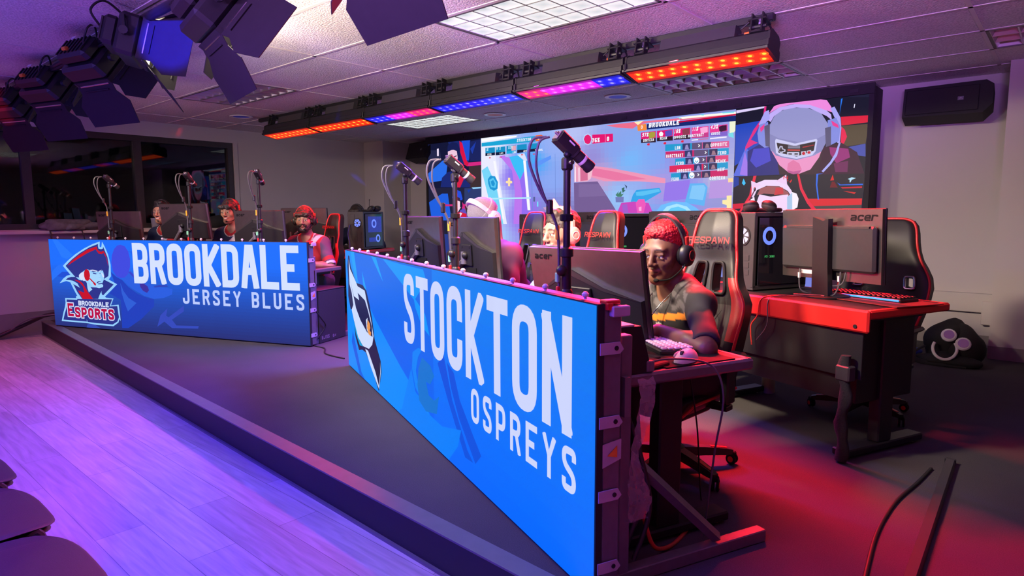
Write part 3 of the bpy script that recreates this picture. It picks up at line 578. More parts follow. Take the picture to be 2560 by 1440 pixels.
WR=[((22,24,40),[(-2.604,2.438),(-1.415,2.294),(-1.413,1.628),(-2.602,1.664)]),
((225,210,255),[(-2.599,2.309),(-2.312,2.318),(-2.312,2.302),(-2.598,2.28)]),
((28,70,190),[(-2.598,2.167),(-2.34,2.187),(-2.282,2.165),(-2.33,1.933),(-2.597,1.766)]),
((220,30,60),[(-1.638,2.149),(-1.413,2.14),(-1.41,2.081),(-1.631,2.072)]),
((85,72,55),[(-1.631,2.069),(-1.409,2.066),(-1.428,1.898),(-1.621,1.882)]),
((230,30,80),[(-1.63,2.065),(-1.601,2.032),(-1.58,1.97),(-1.602,1.911),(-1.63,1.913)]),
((40,120,240),[(-1.646,2.307),(-1.632,2.31),(-1.645,2.225),(-1.651,2.165)]),
((230,230,255),[(-1.535,2.25),(-1.528,2.249),(-1.532,2.216),(-1.539,2.217)]),
((70,80,170),[(-1.565,1.878),(-1.428,1.898),(-1.422,1.786),(-1.477,1.797),(-1.536,1.861)]),
((90,110,225),[(-2.602,1.681),(-2.49,1.944),(-2.463,1.909),(-2.463,1.662),(-2.597,1.664)]),
((160,120,235),[(-2.541,1.678),(-2.497,1.903),(-2.458,1.758),(-2.463,1.662)]),
((225,40,130),[(-2.495,1.945),(-2.45,2.016),(-2.373,1.977),(-2.415,1.964),(-2.481,1.927)]),
((225,40,130),[(-2.324,2.316),(-2.304,2.317),(-2.309,2.241),(-2.394,2.086),(-2.478,1.96),(-2.493,1.903),(-2.495,1.945),(-2.42,2.105),(-2.333,2.219)]),
((38,42,125),[(-2.472,1.901),(-2.348,1.967),(-2.199,1.923),(-2.139,1.66),(-2.463,1.662)]),
((70,70,200),[(-2.413,1.922),(-2.263,1.92),(-2.242,1.796),(-2.381,1.738),(-2.442,1.808)]),
((60,28,52),[(-1.781,1.893),(-1.623,1.92),(-1.492,1.828),(-1.42,1.628),(-1.814,1.646)]),
((150,45,120),[(-1.722,1.889),(-1.564,1.863),(-1.546,1.786),(-1.657,1.739),(-1.712,1.827)]),
((110,40,90),[(-1.679,1.74),(-1.559,1.756),(-1.561,1.658),(-1.661,1.662)]),
((60,40,50),[(-2.197,1.875),(-1.78,1.862),(-1.806,1.646),(-2.155,1.661)]),
((235,150,200),[(-2.238,1.886),(-2.159,1.751),(-2.077,1.682),(-1.974,1.661),(-1.876,1.696),(-1.806,1.802),(-1.768,1.923),(-2.249,1.96)]),
((225,120,170),[(-2.08,1.762),(-2.034,1.792),(-1.978,1.757),(-1.953,1.7),(-2.029,1.684),(-2.086,1.706)]),
((190,90,150),[(-2.085,1.702),(-2.029,1.684),(-1.953,1.696),(-1.974,1.665),(-2.028,1.659),(-2.076,1.678)]),
((150,150,205),[(-2.275,1.994),(-2.272,2.124),(-2.212,2.239),(-2.102,2.275),(-1.948,2.266),(-1.811,2.205),(-1.739,2.09),(-1.747,1.953),(-1.787,1.855),(-1.852,1.82),(-2.003,1.79),(-2.146,1.823),(-2.246,1.894)]),
((135,135,190),[(-2.277,2.06),(-2.17,2.002),(-1.995,1.956),(-1.858,1.961),(-1.739,2.013),(-1.747,1.945),(-1.787,1.855),(-2.003,1.79),(-2.195,1.842),(-2.255,1.919)]),
((205,205,245),[(-2.209,1.981),(-2.202,2.001),(-2.025,1.943),(-1.837,1.971),(-1.827,1.959),(-1.839,1.859),(-1.867,1.825),(-2.003,1.8),(-2.147,1.835),(-2.196,1.867)]),
((40,32,40),[(-2.194,1.964),(-2.024,1.923),(-1.844,1.949),(-1.854,1.867),(-2.004,1.822),(-2.172,1.869)]),
((190,190,220),[(-2.168,1.921),(-2.155,1.932),(-2.135,1.925),(-2.134,1.907),(-2.108,1.894),(-2.109,1.873),(-2.132,1.87),(-2.136,1.854),(-2.16,1.86),(-2.161,1.88),(-2.183,1.89),(-2.184,1.91),(-2.166,1.905)]),
((40,32,40),[(-2.158,1.917),(-2.144,1.917),(-2.143,1.899),(-2.121,1.892),(-2.121,1.882),(-2.145,1.879),(-2.148,1.867),(-2.155,1.88),(-2.173,1.891),(-2.172,1.899),(-2.157,1.898)]),
((150,150,180),[(-2.087,1.93),(-1.978,1.922),(-1.978,1.911),(-2.087,1.92)]),
((150,150,180),[(-2.087,1.914),(-1.977,1.906),(-1.977,1.895),(-2.086,1.903)]),
((200,70,70),[(-2.09,1.895),(-1.976,1.885),(-1.976,1.873),(-2.089,1.882)]),
((195,195,225),[(-2.093,1.869),(-1.983,1.862),(-1.981,1.825),(-2.091,1.837)]),
((60,50,60),[(-2.08,1.857),(-2.049,1.855),(-2.048,1.842),(-2.08,1.846)]),
((60,50,60),[(-2.025,1.854),(-1.994,1.852),(-1.994,1.839),(-2.025,1.841)]),
((200,195,220),[(-1.966,1.866),(-1.924,1.868),(-1.92,1.829),(-1.962,1.826)]),
((200,195,220),[(-1.916,1.869),(-1.877,1.873),(-1.877,1.836),(-1.913,1.832)]),
((200,20,50),[(-1.958,1.851),(-1.945,1.863),(-1.929,1.853),(-1.93,1.837),(-1.943,1.832),(-1.955,1.839)]),
((200,20,50),[(-1.91,1.856),(-1.898,1.867),(-1.882,1.858),(-1.883,1.844),(-1.896,1.839),(-1.907,1.844)]),
((170,40,50),[(-1.956,1.908),(-1.857,1.921),(-1.856,1.913),(-1.954,1.898)]),
((195,175,250),[(-2.282,2.182),(-2.269,2.245),(-2.182,2.292),(-2.041,2.308),(-1.911,2.289),(-1.775,2.231),(-1.722,2.18),(-1.712,2.126),(-1.758,2.168),(-1.909,2.254),(-2.025,2.274),(-2.149,2.264),(-2.227,2.217),(-2.257,2.163)]),
((240,140,225),[(-2.231,2.309),(-2.105,2.339),(-1.876,2.335),(-1.764,2.31),(-1.725,2.249),(-1.708,2.194),(-1.911,2.285),(-2.057,2.309),(-2.182,2.292),(-2.277,2.246)]),
((170,165,245),[(-2.338,2.13),(-2.372,2.15),(-2.318,2.266),(-2.278,2.278),(-2.267,2.196),(-2.306,2.16)]),
((170,165,245),[(-1.732,2.234),(-1.696,2.245),(-1.641,2.141),(-1.63,2.05),(-1.637,1.914),(-1.659,1.923),(-1.652,2.067)]),
((130,140,225),[(-2.381,2.068),(-2.363,2.149),(-2.282,2.165),(-2.264,1.928),(-2.305,1.923),(-2.364,1.968)]),
((90,85,120),[(-2.317,2.128),(-2.265,2.148),(-2.256,1.928),(-2.297,1.939)]),
((130,140,225),[(-1.748,2.129),(-1.677,2.145),(-1.638,2.065),(-1.645,1.937),(-1.73,1.897)]),
((90,85,120),[(-1.767,2.062),(-1.717,2.073),(-1.709,1.904),(-1.752,1.891)]),
((235,60,150),[(-2.358,2.116),(-2.314,2.152),(-2.32,2.104),(-2.348,2.074)]),
((235,60,150),[(-1.719,2.126),(-1.66,2.083),(-1.651,2.051),(-1.703,2.079)]),
((170,170,245),[(-1.645,1.922),(-1.63,1.921),(-1.653,1.808),(-1.7,1.734),(-1.763,1.663),(-1.778,1.676),(-1.709,1.757),(-1.669,1.832)]),
((38,34,45),[(-2.603,1.66),(-1.414,1.639),(-1.43,1.281),(-2.608,1.286)]),
((30,60,160),[(-2.603,1.66),(-2.549,1.653),(-2.546,1.576),(-2.598,1.552)]),
((60,190,245),[(-2.516,1.592),(-2.5,1.638),(-2.477,1.591),(-2.494,1.57)]),
((215,30,60),[(-2.61,1.389),(-2.47,1.396),(-2.476,1.345),(-2.612,1.338)]),
((220,40,50),[(-1.91,1.427),(-1.43,1.421),(-1.431,1.364),(-1.846,1.358)]),
((75,70,70),[(-1.838,1.358),(-1.431,1.364),(-1.43,1.281),(-1.827,1.282)]),
((230,40,70),[(-2.403,1.659),(-2.373,1.661),(-2.42,1.454),(-2.518,1.303),(-2.54,1.303),(-2.438,1.472)]),
((230,40,70),[(-1.993,1.658),(-1.974,1.657),(-1.937,1.524),(-1.87,1.402),(-1.775,1.29),(-1.812,1.282),(-1.893,1.387),(-1.96,1.516)]),
((50,110,235),[(-1.822,1.654),(-1.762,1.655),(-1.806,1.646),(-1.809,1.551),(-1.788,1.417),(-1.799,1.417),(-1.821,1.552)]),
((220,40,40),[(-1.681,1.64),(-1.668,1.589),(-1.7,1.587)]),
((110,25,35),[(-1.701,1.524),(-1.685,1.578),(-1.664,1.577),(-1.632,1.522)]),
((40,100,220),[(-1.642,1.569),(-1.612,1.549),(-1.43,1.55),(-1.429,1.538),(-1.619,1.541)]),
((205,35,55),[(-1.611,1.525),(-1.436,1.527),(-1.435,1.512),(-1.596,1.513)]),
((205,45,45),[(-1.588,1.49),(-1.481,1.476),(-1.494,1.461)]),
((180,225,250),[(-1.554,1.596),(-1.523,1.61),(-1.488,1.601),(-1.522,1.587),(-1.531,1.565),(-1.538,1.565),(-1.539,1.588)]),
((220,40,50),[(-2.08,1.589),(-2.078,1.613),(-2.057,1.588),(-2.042,1.612),(-2.036,1.607),(-2.045,1.584),(-2.053,1.582),(-2.073,1.605)]),
((240,215,250),[(-2.416,1.454),(-2.415,1.538),(-2.375,1.587),(-2.292,1.617),(-2.178,1.613),(-2.08,1.569),(-2.033,1.502),(-2.027,1.438),(-2.069,1.503),(-2.151,1.551),(-2.273,1.559),(-2.364,1.52),(-2.395,1.445)]),
((240,205,245),[(-2.415,1.53),(-2.425,1.614),(-2.324,1.569),(-2.373,1.545)]),
((240,205,245),[(-2.185,1.601),(-2.091,1.658),(-2.079,1.561)]),
((160,90,95),[(-2.362,1.47),(-2.331,1.536),(-2.257,1.558),(-2.151,1.547),(-2.068,1.495),(-2.051,1.454),(-2.147,1.473),(-2.295,1.485)]),
((205,60,70),[(-2.183,1.539),(-2.118,1.537),(-2.108,1.48),(-2.196,1.466)]),
((245,215,250),[(-2.359,1.411),(-2.337,1.478),(-2.228,1.454),(-2.067,1.471),(-2.049,1.406),(-2.059,1.283),(-2.346,1.285)]),
((250,240,255),[(-2.033,1.494),(-1.989,1.477),(-1.968,1.428),(-1.976,1.348),(-2.029,1.316),(-2.064,1.381)]),
((170,200,235),[(-2.074,1.447),(-2.029,1.486),(-2.021,1.308),(-2.068,1.308)]),
((250,235,255),[(-2.424,1.429),(-2.386,1.454),(-2.363,1.302),(-2.427,1.294)])]
# ------------------------------------------------------------------ flat graphics for lit screens and printed marks
GL = {'A': '00 38 58 80/23 63', 'B': '04 08 88r 84r z/00 04 84r 80r z', 'C': '85 88r 08r 00r 80r 83', 'D': '00 08 88r 80r z',
      'E': '80 00 08 88/04 74', 'F': '00 08 88/04 74', 'G': '86 88r 08r 00r 80r 84 54', 'H': '00 08/80 88/04 84', 'I': '40 48',
      'J': '88 80r 00r 03', 'K': '00 08/88 03/24 80', 'L': '08 00 80', 'M': '00 08 42 88 80', 'N': '00 08/08 80/80 88', 'O': '00r 08r 88r 80r z',
      'P': '00 08 88r 83r 03', 'Q': '00r 08r 88r 80r z/52 90', 'R': '00 08 88r 84r 04/54 80', 'S': '86 88r 08r 05r 83r 80r 00r 02', 'T': '08 88/48 40',
      'U': '08 00r 80r 88', 'V': '08 40 88', 'W': '08 20 46 60 88', 'X': '00 88/08 80', 'Y': '08 44 88/44 40', 'Z': '08 88 00 80',
      '0': '00r 08r 88r 80r z', '1': '26 48 40', '3': '08 88r 84r 34/44 84r 80r 00r', '4': '60 68 03 83', '6': '87 88r 08r 00r 80r 84r 04',
      '7': '08 88 30', '8': '04r 08r 88r 84r z/00r 04r 84r 80r z', '9': '00 80r 88r 08r 04r 84', '%': '00 88/06 08 28 26 z/60 62 82 80 z',
      'a': '08 88r 80 00r 04r 84', 'c': '86 88r 08r 00r 80r 82', 'e': '80 00r 08r 88r 84 04', 'r': '00 08 88r 86'}
def rounded(pts, rad, closed):
    out = []; n = len(pts)
    for i, (x, y, r) in enumerate(pts):
        if not r or (not closed and i in (0, n - 1)):
            out.append(Vector((x, y))); continue
        p = Vector((x, y)); a = Vector(pts[i - 1][:2]); b = Vector(pts[(i + 1) % n][:2])
        d = min(rad, (a - p).length * .5, (b - p).length * .5)
        s = p + (a - p).normalized() * d; e = p + (b - p).normalized() * d
        for k in range(7):
            t = k / 6
            out.append(s * (1 - t) ** 2 + p * (2 * t * (1 - t)) + e * t * t)
    return out
def stroke(P, t, closed):
    P = [q for i, q in enumerate(P) if i == 0 or (q - P[i - 1]).length > 1e-6]
    if closed and (P[0] - P[-1]).length < 1e-6: P.pop()
    n = len(P); L = []; Rr = []
    for i in range(n):
        a = P[i - 1] if (closed or i > 0) else None
        b = P[(i + 1) % n] if (closed or i < n - 1) else None
        d1 = (P[i] - a).normalized() if a is not None else (b - P[i]).normalized()
        d2 = (b - P[i]).normalized() if b is not None else d1
        n1 = Vector((-d1.y, d1.x)); n2 = Vector((-d2.y, d2.x))
        m = n1 + n2
        if m.length < 1e-4: m = n1
        m.normalize()
        k = min(1 / max(m.dot(n1), .2), 1.9)
        L.append(P[i] + m * (t / 2 * k)); Rr.append(P[i] - m * (t / 2 * k))
    return [[L[i], L[(i + 1) % n], Rr[(i + 1) % n], Rr[i]] for i in range(n if closed else n - 1)]
def text(s, x, z, h, w, t, gap, shear=0.0, narrow={'I': .3, ' ': .6, '1': .7}):
    """polygons of a line of condensed lettering: lower-left x,z, cap height h, letter width w, stroke t"""
    out = []
    for ch in s:
        cw = w * narrow.get(ch, 1)
        if ch in GL:
            for path in GL[ch].split('/'):
                tk = path.split(); cl = tk[-1] == 'z'; tk = tk[:-1] if cl else tk
                pts = []
                for q in tk:
                    gx, gy = int(q[0]) / 8, int(q[1]) / 8
                    px = x + t / 2 + gx * (cw - t) if ch != 'I' else x + cw / 2
                    py = z + t / 2 + gy * (h - t)
                    pts.append([px, py, q.endswith('r')])
                if not cl:                                   # square ends reach the cap height
                    for e, o in ((0, 1), (-1, -2)):
                        d = Vector(pts[e][:2]) - Vector(pts[o][:2])
                        if d.length > 0 and tk[e][1] in '08':
                            d = d.normalized() * t / 2
                            pts[e][0] += d.x; pts[e][1] += d.y
                P = rounded(pts, w * .5, cl)
                for poly in stroke(P, t, cl):
                    c = clip([(v.x, v.y) for v in poly], x - t * .1, x + max(cw, t) + t * .1, z, z + h)
                    if len(c) > 2: out.append([(a + shear * (b - z), b) for a, b in c])
        x += cw + gap
    return out
def clip(pts, x0, x1, z0, z1):
    for ax, lim, sg in ((0, x0, 1), (0, x1, -1), (1, z0, 1), (1, z1, -1)):
        o = []
        for i in range(len(pts)):
            a, b = pts[i - 1], pts[i]
            ia, ib = sg * (a[ax] - lim) >= 0, sg * (b[ax] - lim) >= 0
            if ia != ib:
                t = (lim - a[ax]) / (b[ax] - a[ax])
                o.append((a[0] + (b[0] - a[0]) * t, a[1] + (b[1] - a[1]) * t))
            if ib: o.append(b)
        pts = o
        if not pts: return []
    return pts
class Pic:
    """layered flat picture in a local x,z plane facing -y"""
    def __init__(s, rect=None):
        s.v = []; s.f = []; s.c = []; s.k = 0; s.rect = rect
    def poly(s, pts, col, same=False, rect=None):
        rc = rect or s.rect
        if rc: pts = clip(list(pts), *rc)
        if len(pts) < 3: return
        if not same: s.k += 1
        y = -0.00004 * s.k
        b = len(s.v)
        s.v += [(x, y, z) for x, z in pts]
        for t in tessellate_polygon([[Vector((x, z, 0)) for x, z in pts]]):
            a = sum(pts[t[i]][0] * pts[t[(i + 1) % 3]][1] - pts[t[(i + 1) % 3]][0] * pts[t[i]][1] for i in range(3))
            if abs(a) < 1e-12: continue
            t = tuple(t) if a > 0 else tuple(t)[::-1]
            s.f.append(tuple(i + b for i in t)); s.c.append(col)
    def polys(s, L, col):
        s.k += 1
        for p in L: s.poly(p, col, True)
    def grad(s, x0, x1, z0, z1, fn, nx=1, nz=24):
        s.k += 1
        for i in range(nx):
            for j in range(nz):
                a, b = x0 + (x1 - x0) * i / nx, x0 + (x1 - x0) * (i + 1) / nx
                c, d = z0 + (z1 - z0) * j / nz, z0 + (z1 - z0) * (j + 1) / nz
                s.poly([(a, c), (b, c), (b, d), (a, d)], fn((i + .5) / nx, (j + .5) / nz), True)
    def build(s, name, m, parent, loc=(0, 0, 0)):
        me = bpy.data.meshes.new(name)
        me.from_pydata(s.v, [], s.f)
        ca = me.color_attributes.new('Col', 'FLOAT_COLOR', 'CORNER')
        buf = []
        for p, c in zip(me.polygons, s.c): buf += [*lin(c), 1.0] * p.loop_total
        ca.data.foreach_set('color', buf)
        me.materials.append(m)
        o = bpy.data.objects.new(name, me); C.objects.link(o)
        o.parent = parent; o.location = loc
        return o
def mixc(a, b, t): return tuple(a[i] + (b[i] - a[i]) * t for i in range(3))
# ------------------------------------------------------------------ the room
XL, YB = -8.47, 6.68
FU = R(-22.53)                               # right-hand team: direction along its sign
FB = R(20.55)                                # left-hand team
SO, BO = Vector((-4.075, 2.765, 0)), Vector((-7.955, 1.818, 0))
def SP(u, w, z=0): return SO + Vector((math.cos(FU) * u - math.sin(FU) * w, math.sin(FU) * u + math.cos(FU) * w, z))
def BP(u, w, z=0): return BO + Vector((math.cos(FB) * u - math.sin(FB) * w, math.sin(FB) * u + math.cos(FB) * w, z))
def coords(nt, kind='Object'):
    return nt.nodes.new('ShaderNodeTexCoord').outputs[kind]
def m_wood():
    m = bpy.data.materials.new('vinyl_wood_planks'); m.use_nodes = True; nt = m.node_tree; N = nt.nodes; L = nt.links
    b = N['Principled BSDF']; co = coords(nt)
    br = N.new('ShaderNodeTexBrick'); br.offset = 0.37; br.inputs['Scale'].default_value = 1.0
    br.inputs['Brick Width'].default_value = 1.2; br.inputs['Row Height'].default_value = 0.18
    br.inputs['Mortar Size'].default_value = 0.0015; br.inputs['Bias'].default_value = 0.0
    br.inputs['Color1'].default_value = (0.40, 0.36, 0.34, 1); br.inputs['Color2'].default_value = (0.56, 0.52, 0.50, 1); br.inputs['Mortar'].default_value = (0.22, 0.20, 0.2, 1)
    L.new(co, br.inputs['Vector'])
    mp = N.new('ShaderNodeMapping'); mp.inputs['Scale'].default_value = (1.2, 16, 1); L.new(co, mp.inputs[0])
    n = N.new('ShaderNodeTexNoise'); n.inputs['Scale'].default_value = 2.5; n.inputs['Detail'].default_value = 8; n.inputs['Distortion'].default_value = .6
    L.new(mp.outputs[0], n.inputs['Vector'])
    cr = N.new('ShaderNodeValToRGB'); cr.color_ramp.elements[0].position = .3; cr.color_ramp.elements[0].color = (.72, .72, .72, 1); cr.color_ramp.elements[1].position = .7; cr.color_ramp.elements[1].color = (1.1, 1.1, 1.1, 1)
    L.new(n.outputs['Fac'], cr.inputs[0])
    mx = N.new('ShaderNodeMix'); mx.data_type = 'RGBA'; mx.blend_type = 'MULTIPLY'; mx.inputs[0].default_value = 1
    L.new(br.outputs['Color'], mx.inputs[6]); L.new(cr.outputs[0], mx.inputs[7]); L.new(mx.outputs[2], b.inputs['Base Color'])
    b.inputs['Roughness'].default_value = .42
    return m
def m_carpet():
    m = bpy.data.materials.new('charcoal_carpet'); m.use_nodes = True; nt = m.node_tree; N = nt.nodes; L = nt.links
    b = N['Principled BSDF']; co = coords(nt)
    n = N.new('ShaderNodeTexNoise'); n.inputs['Scale'].default_value = 260; n.inputs['Detail'].default_value = 3; L.new(co, n.inputs['Vector'])
    n2 = N.new('ShaderNodeTexNoise'); n2.inputs['Scale'].default_value = 2.2; n2.inputs['Detail'].default_value = 5; L.new(co, n2.inputs['Vector'])
    mx = N.new('ShaderNodeMix'); mx.data_type = 'RGBA'; mx.inputs[6].default_value = (.050, .048, .050, 1); mx.inputs[7].default_value = (.125, .118, .118, 1)
    L.new(n.outputs['Fac'], mx.inputs[0])
    m2 = N.new('ShaderNodeMix'); m2.data_type = 'RGBA'; m2.blend_type = 'MULTIPLY'; m2.inputs[0].default_value = .35
    L.new(mx.outputs[2], m2.inputs[6]); L.new(n2.outputs['Fac'], m2.inputs[7]); L.new(m2.outputs[2], b.inputs['Base Color'])
    b.inputs['Roughness'].default_value = .95; b.inputs['Specular IOR Level'].default_value = .1
    bp = N.new('ShaderNodeBump'); bp.inputs['Strength'].default_value = .5; bp.inputs['Distance'].default_value = .004
    L.new(n.outputs['Fac'], bp.inputs['Height']); L.new(bp.outputs[0], b.inputs['Normal'])
    return m
def m_tile():
    m = bpy.data.materials.new('ceiling_tile'); m.use_nodes = True; nt = m.node_tree; N = nt.nodes; L = nt.links
    b = N['Principled BSDF']; co = coords(nt)
    v = N.new('ShaderNodeTexNoise'); v.inputs['Scale'].default_value = 85; v.inputs['Detail'].default_value = 4; L.new(co, v.inputs['Vector'])
    cr = N.new('ShaderNodeValToRGB'); cr.color_ramp.elements[0].position = .35; cr.color_ramp.elements[0].color = (.50, .48, .46, 1); cr.color_ramp.elements[1].position = .6; cr.color_ramp.elements[1].color = (.74, .71, .68, 1)
    L.new(v.outputs['Fac'], cr.inputs[0]); L.new(cr.outputs[0], b.inputs['Base Color'])
    bp = N.new('ShaderNodeBump'); bp.inputs['Strength'].default_value = .8; bp.inputs['Distance'].default_value = .006
    L.new(v.outputs['Fac'], bp.inputs['Height']); L.new(bp.outputs[0], b.inputs['Normal'])
    b.inputs['Roughness'].default_value = .9
    return m
M['wood'] = m_wood(); M['carpet'] = m_carpet(); M['tile'] = m_tile()
M['wall'] = mat('grey_wall_paint', (0.46, 0.43, 0.42), 0.8, noise_s=3, noise_a=0.05, bump=0.1, bump_s=160)
M['tbar'] = mat('ceiling_grid_bar', (0.62, 0.58, 0.56), 0.5, noise_s=20, noise_a=0.04)
M['base'] = mat('rubber_skirting', (0.20, 0.18, 0.17), 0.5, noise_s=12)
M['bronze'] = mat('bronze_window_frame', (0.05, 0.043, 0.04), 0.4, 0.4, noise_s=20)
M['strip'] = mat('stage_nosing', (0.16, 0.155, 0.16), 0.4, 0.3, noise_s=15)
M['fascia'] = mat('stage_fascia', (0.014, 0.013, 0.016), 0.55, noise_s=10)
def struct(name, mb, m, smooth=0, label=None):
    o = obj(name, mb, m, None, smooth); o['kind'] = 'structure'
    if label: o['label'] = label
    return o
X1, Y0 = 3.4, -3.6
def room():
    struct('floor', MB().box(((XL + X1) / 2, (Y0 + YB) / 2, -.05), (X1 - XL + .4, YB - Y0 + .4, .1)), M['wood'])
    # stage: front edge runs at a slight angle to the room
    def fy(x): return 1.462 - .0505 * (x + 1.613)
    st = thing('stage_platform', 'low grey carpeted stage platform with black front edge, under the two lit team signs', 'stage', (0, 0, 0))
    n = [(XL + .002, fy(XL)), (X1 - .002, fy(X1)), (X1 - .002, YB - .002), (XL + .002, YB - .002)]
    def slab(pts, z0, z1):
        return MB().add([(x, y, z0) for x, y in pts] + [(x, y, z1) for x, y in pts], [(3, 2, 1, 0), (4, 5, 6, 7)] + [(i, (i + 1) % 4, (i + 1) % 4 + 4, i + 4) for i in range(4)])
    obj('deck', slab([(n[0][0], n[0][1] + .075), (n[1][0], n[1][1] + .075), n[2], n[3]], 0, ST), M['carpet'], st, 0)
    obj('front_fascia', slab([n[0], n[1], (n[1][0], n[1][1] + .02), (n[0][0], n[0][1] + .02)], 0.012, ST - .004), M['fascia'], st, 0)
    obj('edge_strip', slab([(n[0][0], n[0][1] - .004), (n[1][0], n[1][1] - .004), (n[1][0], n[1][1] + .075), (n[0][0], n[0][1] + .075)], ST - .004, ST + .003), M['strip'], st, 0)
    obj('floor_trim', slab([(n[0][0], n[0][1] - .012), (n[1][0], n[1][1] - .012), (n[1][0], n[1][1] + .01), (n[0][0], n[0][1] + .01)], 0.0, .012), M['strip'], st, 0)
    # ceiling slab with cut-outs for the light troffers, and its grid
    gx0, gy0, tx, ty = -2.955, 3.242, 1.2192, .6096
    struct('ceiling', MB().box(((XL + X1) / 2, (Y0 + YB) / 2, CEIL + .14), (X1 - XL + .4, YB - Y0 + .4, .05)), M['blackmatte'])
    holes = []
    for x, y, _ in TROFF: holes.append((x, y))
    mb = MB(); g = MB()
    i0, i1 = int((XL - gx0) / tx) - 1, int((X1 - gx0) / tx) + 1
    j0, j1 = int((Y0 - gy0) / ty) - 1, int((YB - gy0) / ty) + 1
    for i in range(i0, i1 + 1):
        for j in range(j0, j1 + 1):
            a, b = max(gx0 + i * tx, XL), min(gx0 + (i + 1) * tx, X1)
            c, d = max(gy0 + j * ty, Y0), min(gy0 + (j + 1) * ty, YB)
            if b - a < .03 or d - c < .03: continue
            if any(abs((gx0 + (i + .5) * tx) - x) < .3 and abs(gy0 + (j + .5) * ty - y) < .2 for x, y in holes): continue
            mb.box(((a + b) / 2, (c + d) / 2, CEIL + .012), (b - a, d - c, .018))
    struct('ceiling_tiles', mb, M['tile'])
    for i in range(i0, i1 + 2):
        x = gx0 + i * tx
        if XL < x < X1: g.box((x, (Y0 + YB) / 2, CEIL + .002), (.024, YB - Y0, .006))
    for j in range(j0, j1 + 2):
        y = gy0 + j * ty
        if Y0 < y < YB: g.box(((XL + X1) / 2, y, CEIL + .002), (X1 - XL, .024, .006))
    struct('ceiling_grid', g, M['tbar'])
    # walls
    wy0, wy1, wz0, wz1 = -0.6, 4.06, 1.15, 2.25
    W = MB()
    for c, s in (((XL - .1, (Y0 + wy0) / 2, 1.3), (.2, wy0 - Y0, 2.6)), ((XL - .1, (wy1 + YB + .1) / 2, 1.3), (.2, YB + .1 - wy1, 2.6)),
                 ((XL - .1, (wy0 + wy1) / 2, wz0 / 2), (.2, wy1 - wy0, wz0)), ((XL - .1, (wy0 + wy1) / 2, (wz1 + 2.6) / 2), (.2, wy1 - wy0, 2.6 - wz1))): W.box(c, s)
    struct('wall_left', W, M['wall'])
    struct('wall_back', MB().box(((XL + X1) / 2, YB + .1, 1.3), (X1 - XL + .4, .2, 2.6)), M['wall'])
    struct('wall_right', MB().box((X1 + .1, (Y0 + YB) / 2, 1.3), (.2, YB - Y0 + .4, 2.6)), M['wall'])
    struct('wall_front', MB().box(((XL + X1) / 2, Y0 - .1, 1.3), (X1 - XL + .4, .2, 2.6)), M['wall'])
    struct('wall_pier', MB().box(((-.44 + X1) / 2, 6.18 + .25, (ST + .005 + 2.56) / 2), (X1 + .44, .5, 2.555 - ST)), M['wall'])
    struct('wall_column', MB().box((-8.23, 6.42, (ST + 2.56) / 2), (.48, .54, 2.56 - ST)), M['wall'])
    # skirting
    struct('baseboard_left', MB().box((XL + .008, (Y0 + YB) / 2, .13), (.014, YB - Y0, .26)), M['base'])
    struct('baseboard_back', MB().box(((XL - .44) / 2, YB - .008, ST + .05), (-.44 - XL, .014, .10)), M['base'])
    struct('baseboard_pier', MB().box(((-.44 + X1) / 2, 6.18 - .008, ST + .05), (X1 + .44, .014, .10)), M['base'])
    # horizontal wall trunking on the back wall, right side
    o = obj('wall_trunking', MB().box((-.62, YB - .03, ST + .38), (1.3, .05, .16), .004), M['wall'], None, 0)
    tag(o, 'long grey cable trunking along the wall behind the right-hand desk', 'trunking')
    o = obj('wall_outlet_box', MB().box((-.49, YB - .04, ST + .30), (.09, .07, .2), .005), M['wall'], None, 0)
    tag(o, 'small grey box on the wall at the corner above the backpack', 'wall box')
    # window
    f = MB(); zt, zb = wz1, wz0
    x = XL - .06
    f.box((x, (wy0 + wy1) / 2, zt - .035), (.1, wy1 - wy0, .07)); f.box((x, (wy0 + wy1) / 2, zb + .03), (.1, wy1 - wy0, .06))
    for y in (wy1 - .035, wy0 + .03): f.box((x, y, (zt + zb) / 2), (.096, .07, zt - zb - .08))
    muls = (2.90, 1.80, .70)
    for y in muls: f.box((x, y, (zt + zb) / 2), (.094, .085, zt - zb - .08))
    win = obj('window_1', f, M['bronze'], None, 0); win['kind'] = 'structure'
    gl = bpy.data.materials.new('window_glass'); gl.use_nodes = True; nt = gl.node_tree; N = nt.nodes
    pr = N['Principled BSDF']; pr.inputs['Base Color'].default_value = (.55, .58, .6, 1); pr.inputs['Transmission Weight'].default_value = 1; pr.inputs['Roughness'].default_value = .02; pr.inputs['IOR'].default_value = 1.45
    ys = [wy0 + .06] + [m for mm in reversed(muls) for m in (mm - .04, mm + .04)] + [wy1 - .07]
    for k in range(0, len(ys), 2):
        obj('pane', MB().box((x, (ys[k] + ys[k + 1]) / 2, (zt + zb) / 2), (.008, ys[k + 1] - ys[k], zt - zb - .12)), gl, win, 0)
    struct('window_1_sill', MB().box((XL + .055, (wy0 + wy1) / 2, wz0 - .03), (.15, wy1 - wy0 + .1, .035), .006), M['wall'])
    struct('window_1_reveal', MB().box((XL + .004, wy1 + .03, (zt + zb) / 2), (.012, .05, zt - zb)), M['wall'])
    # dark night yard seen through the glass: a distant hedge wall of the next building
    o = obj('neighbour_building', MB().box((-16, 2.0, 1.2), (.3, 22, 4.4)).box((-15.9, 2.0, 3.5), (.5, 22.2, .2)), M['blackmatte'], None, 0)
    tag(o, 'dark building outside, faint beyond the left window', 'building')
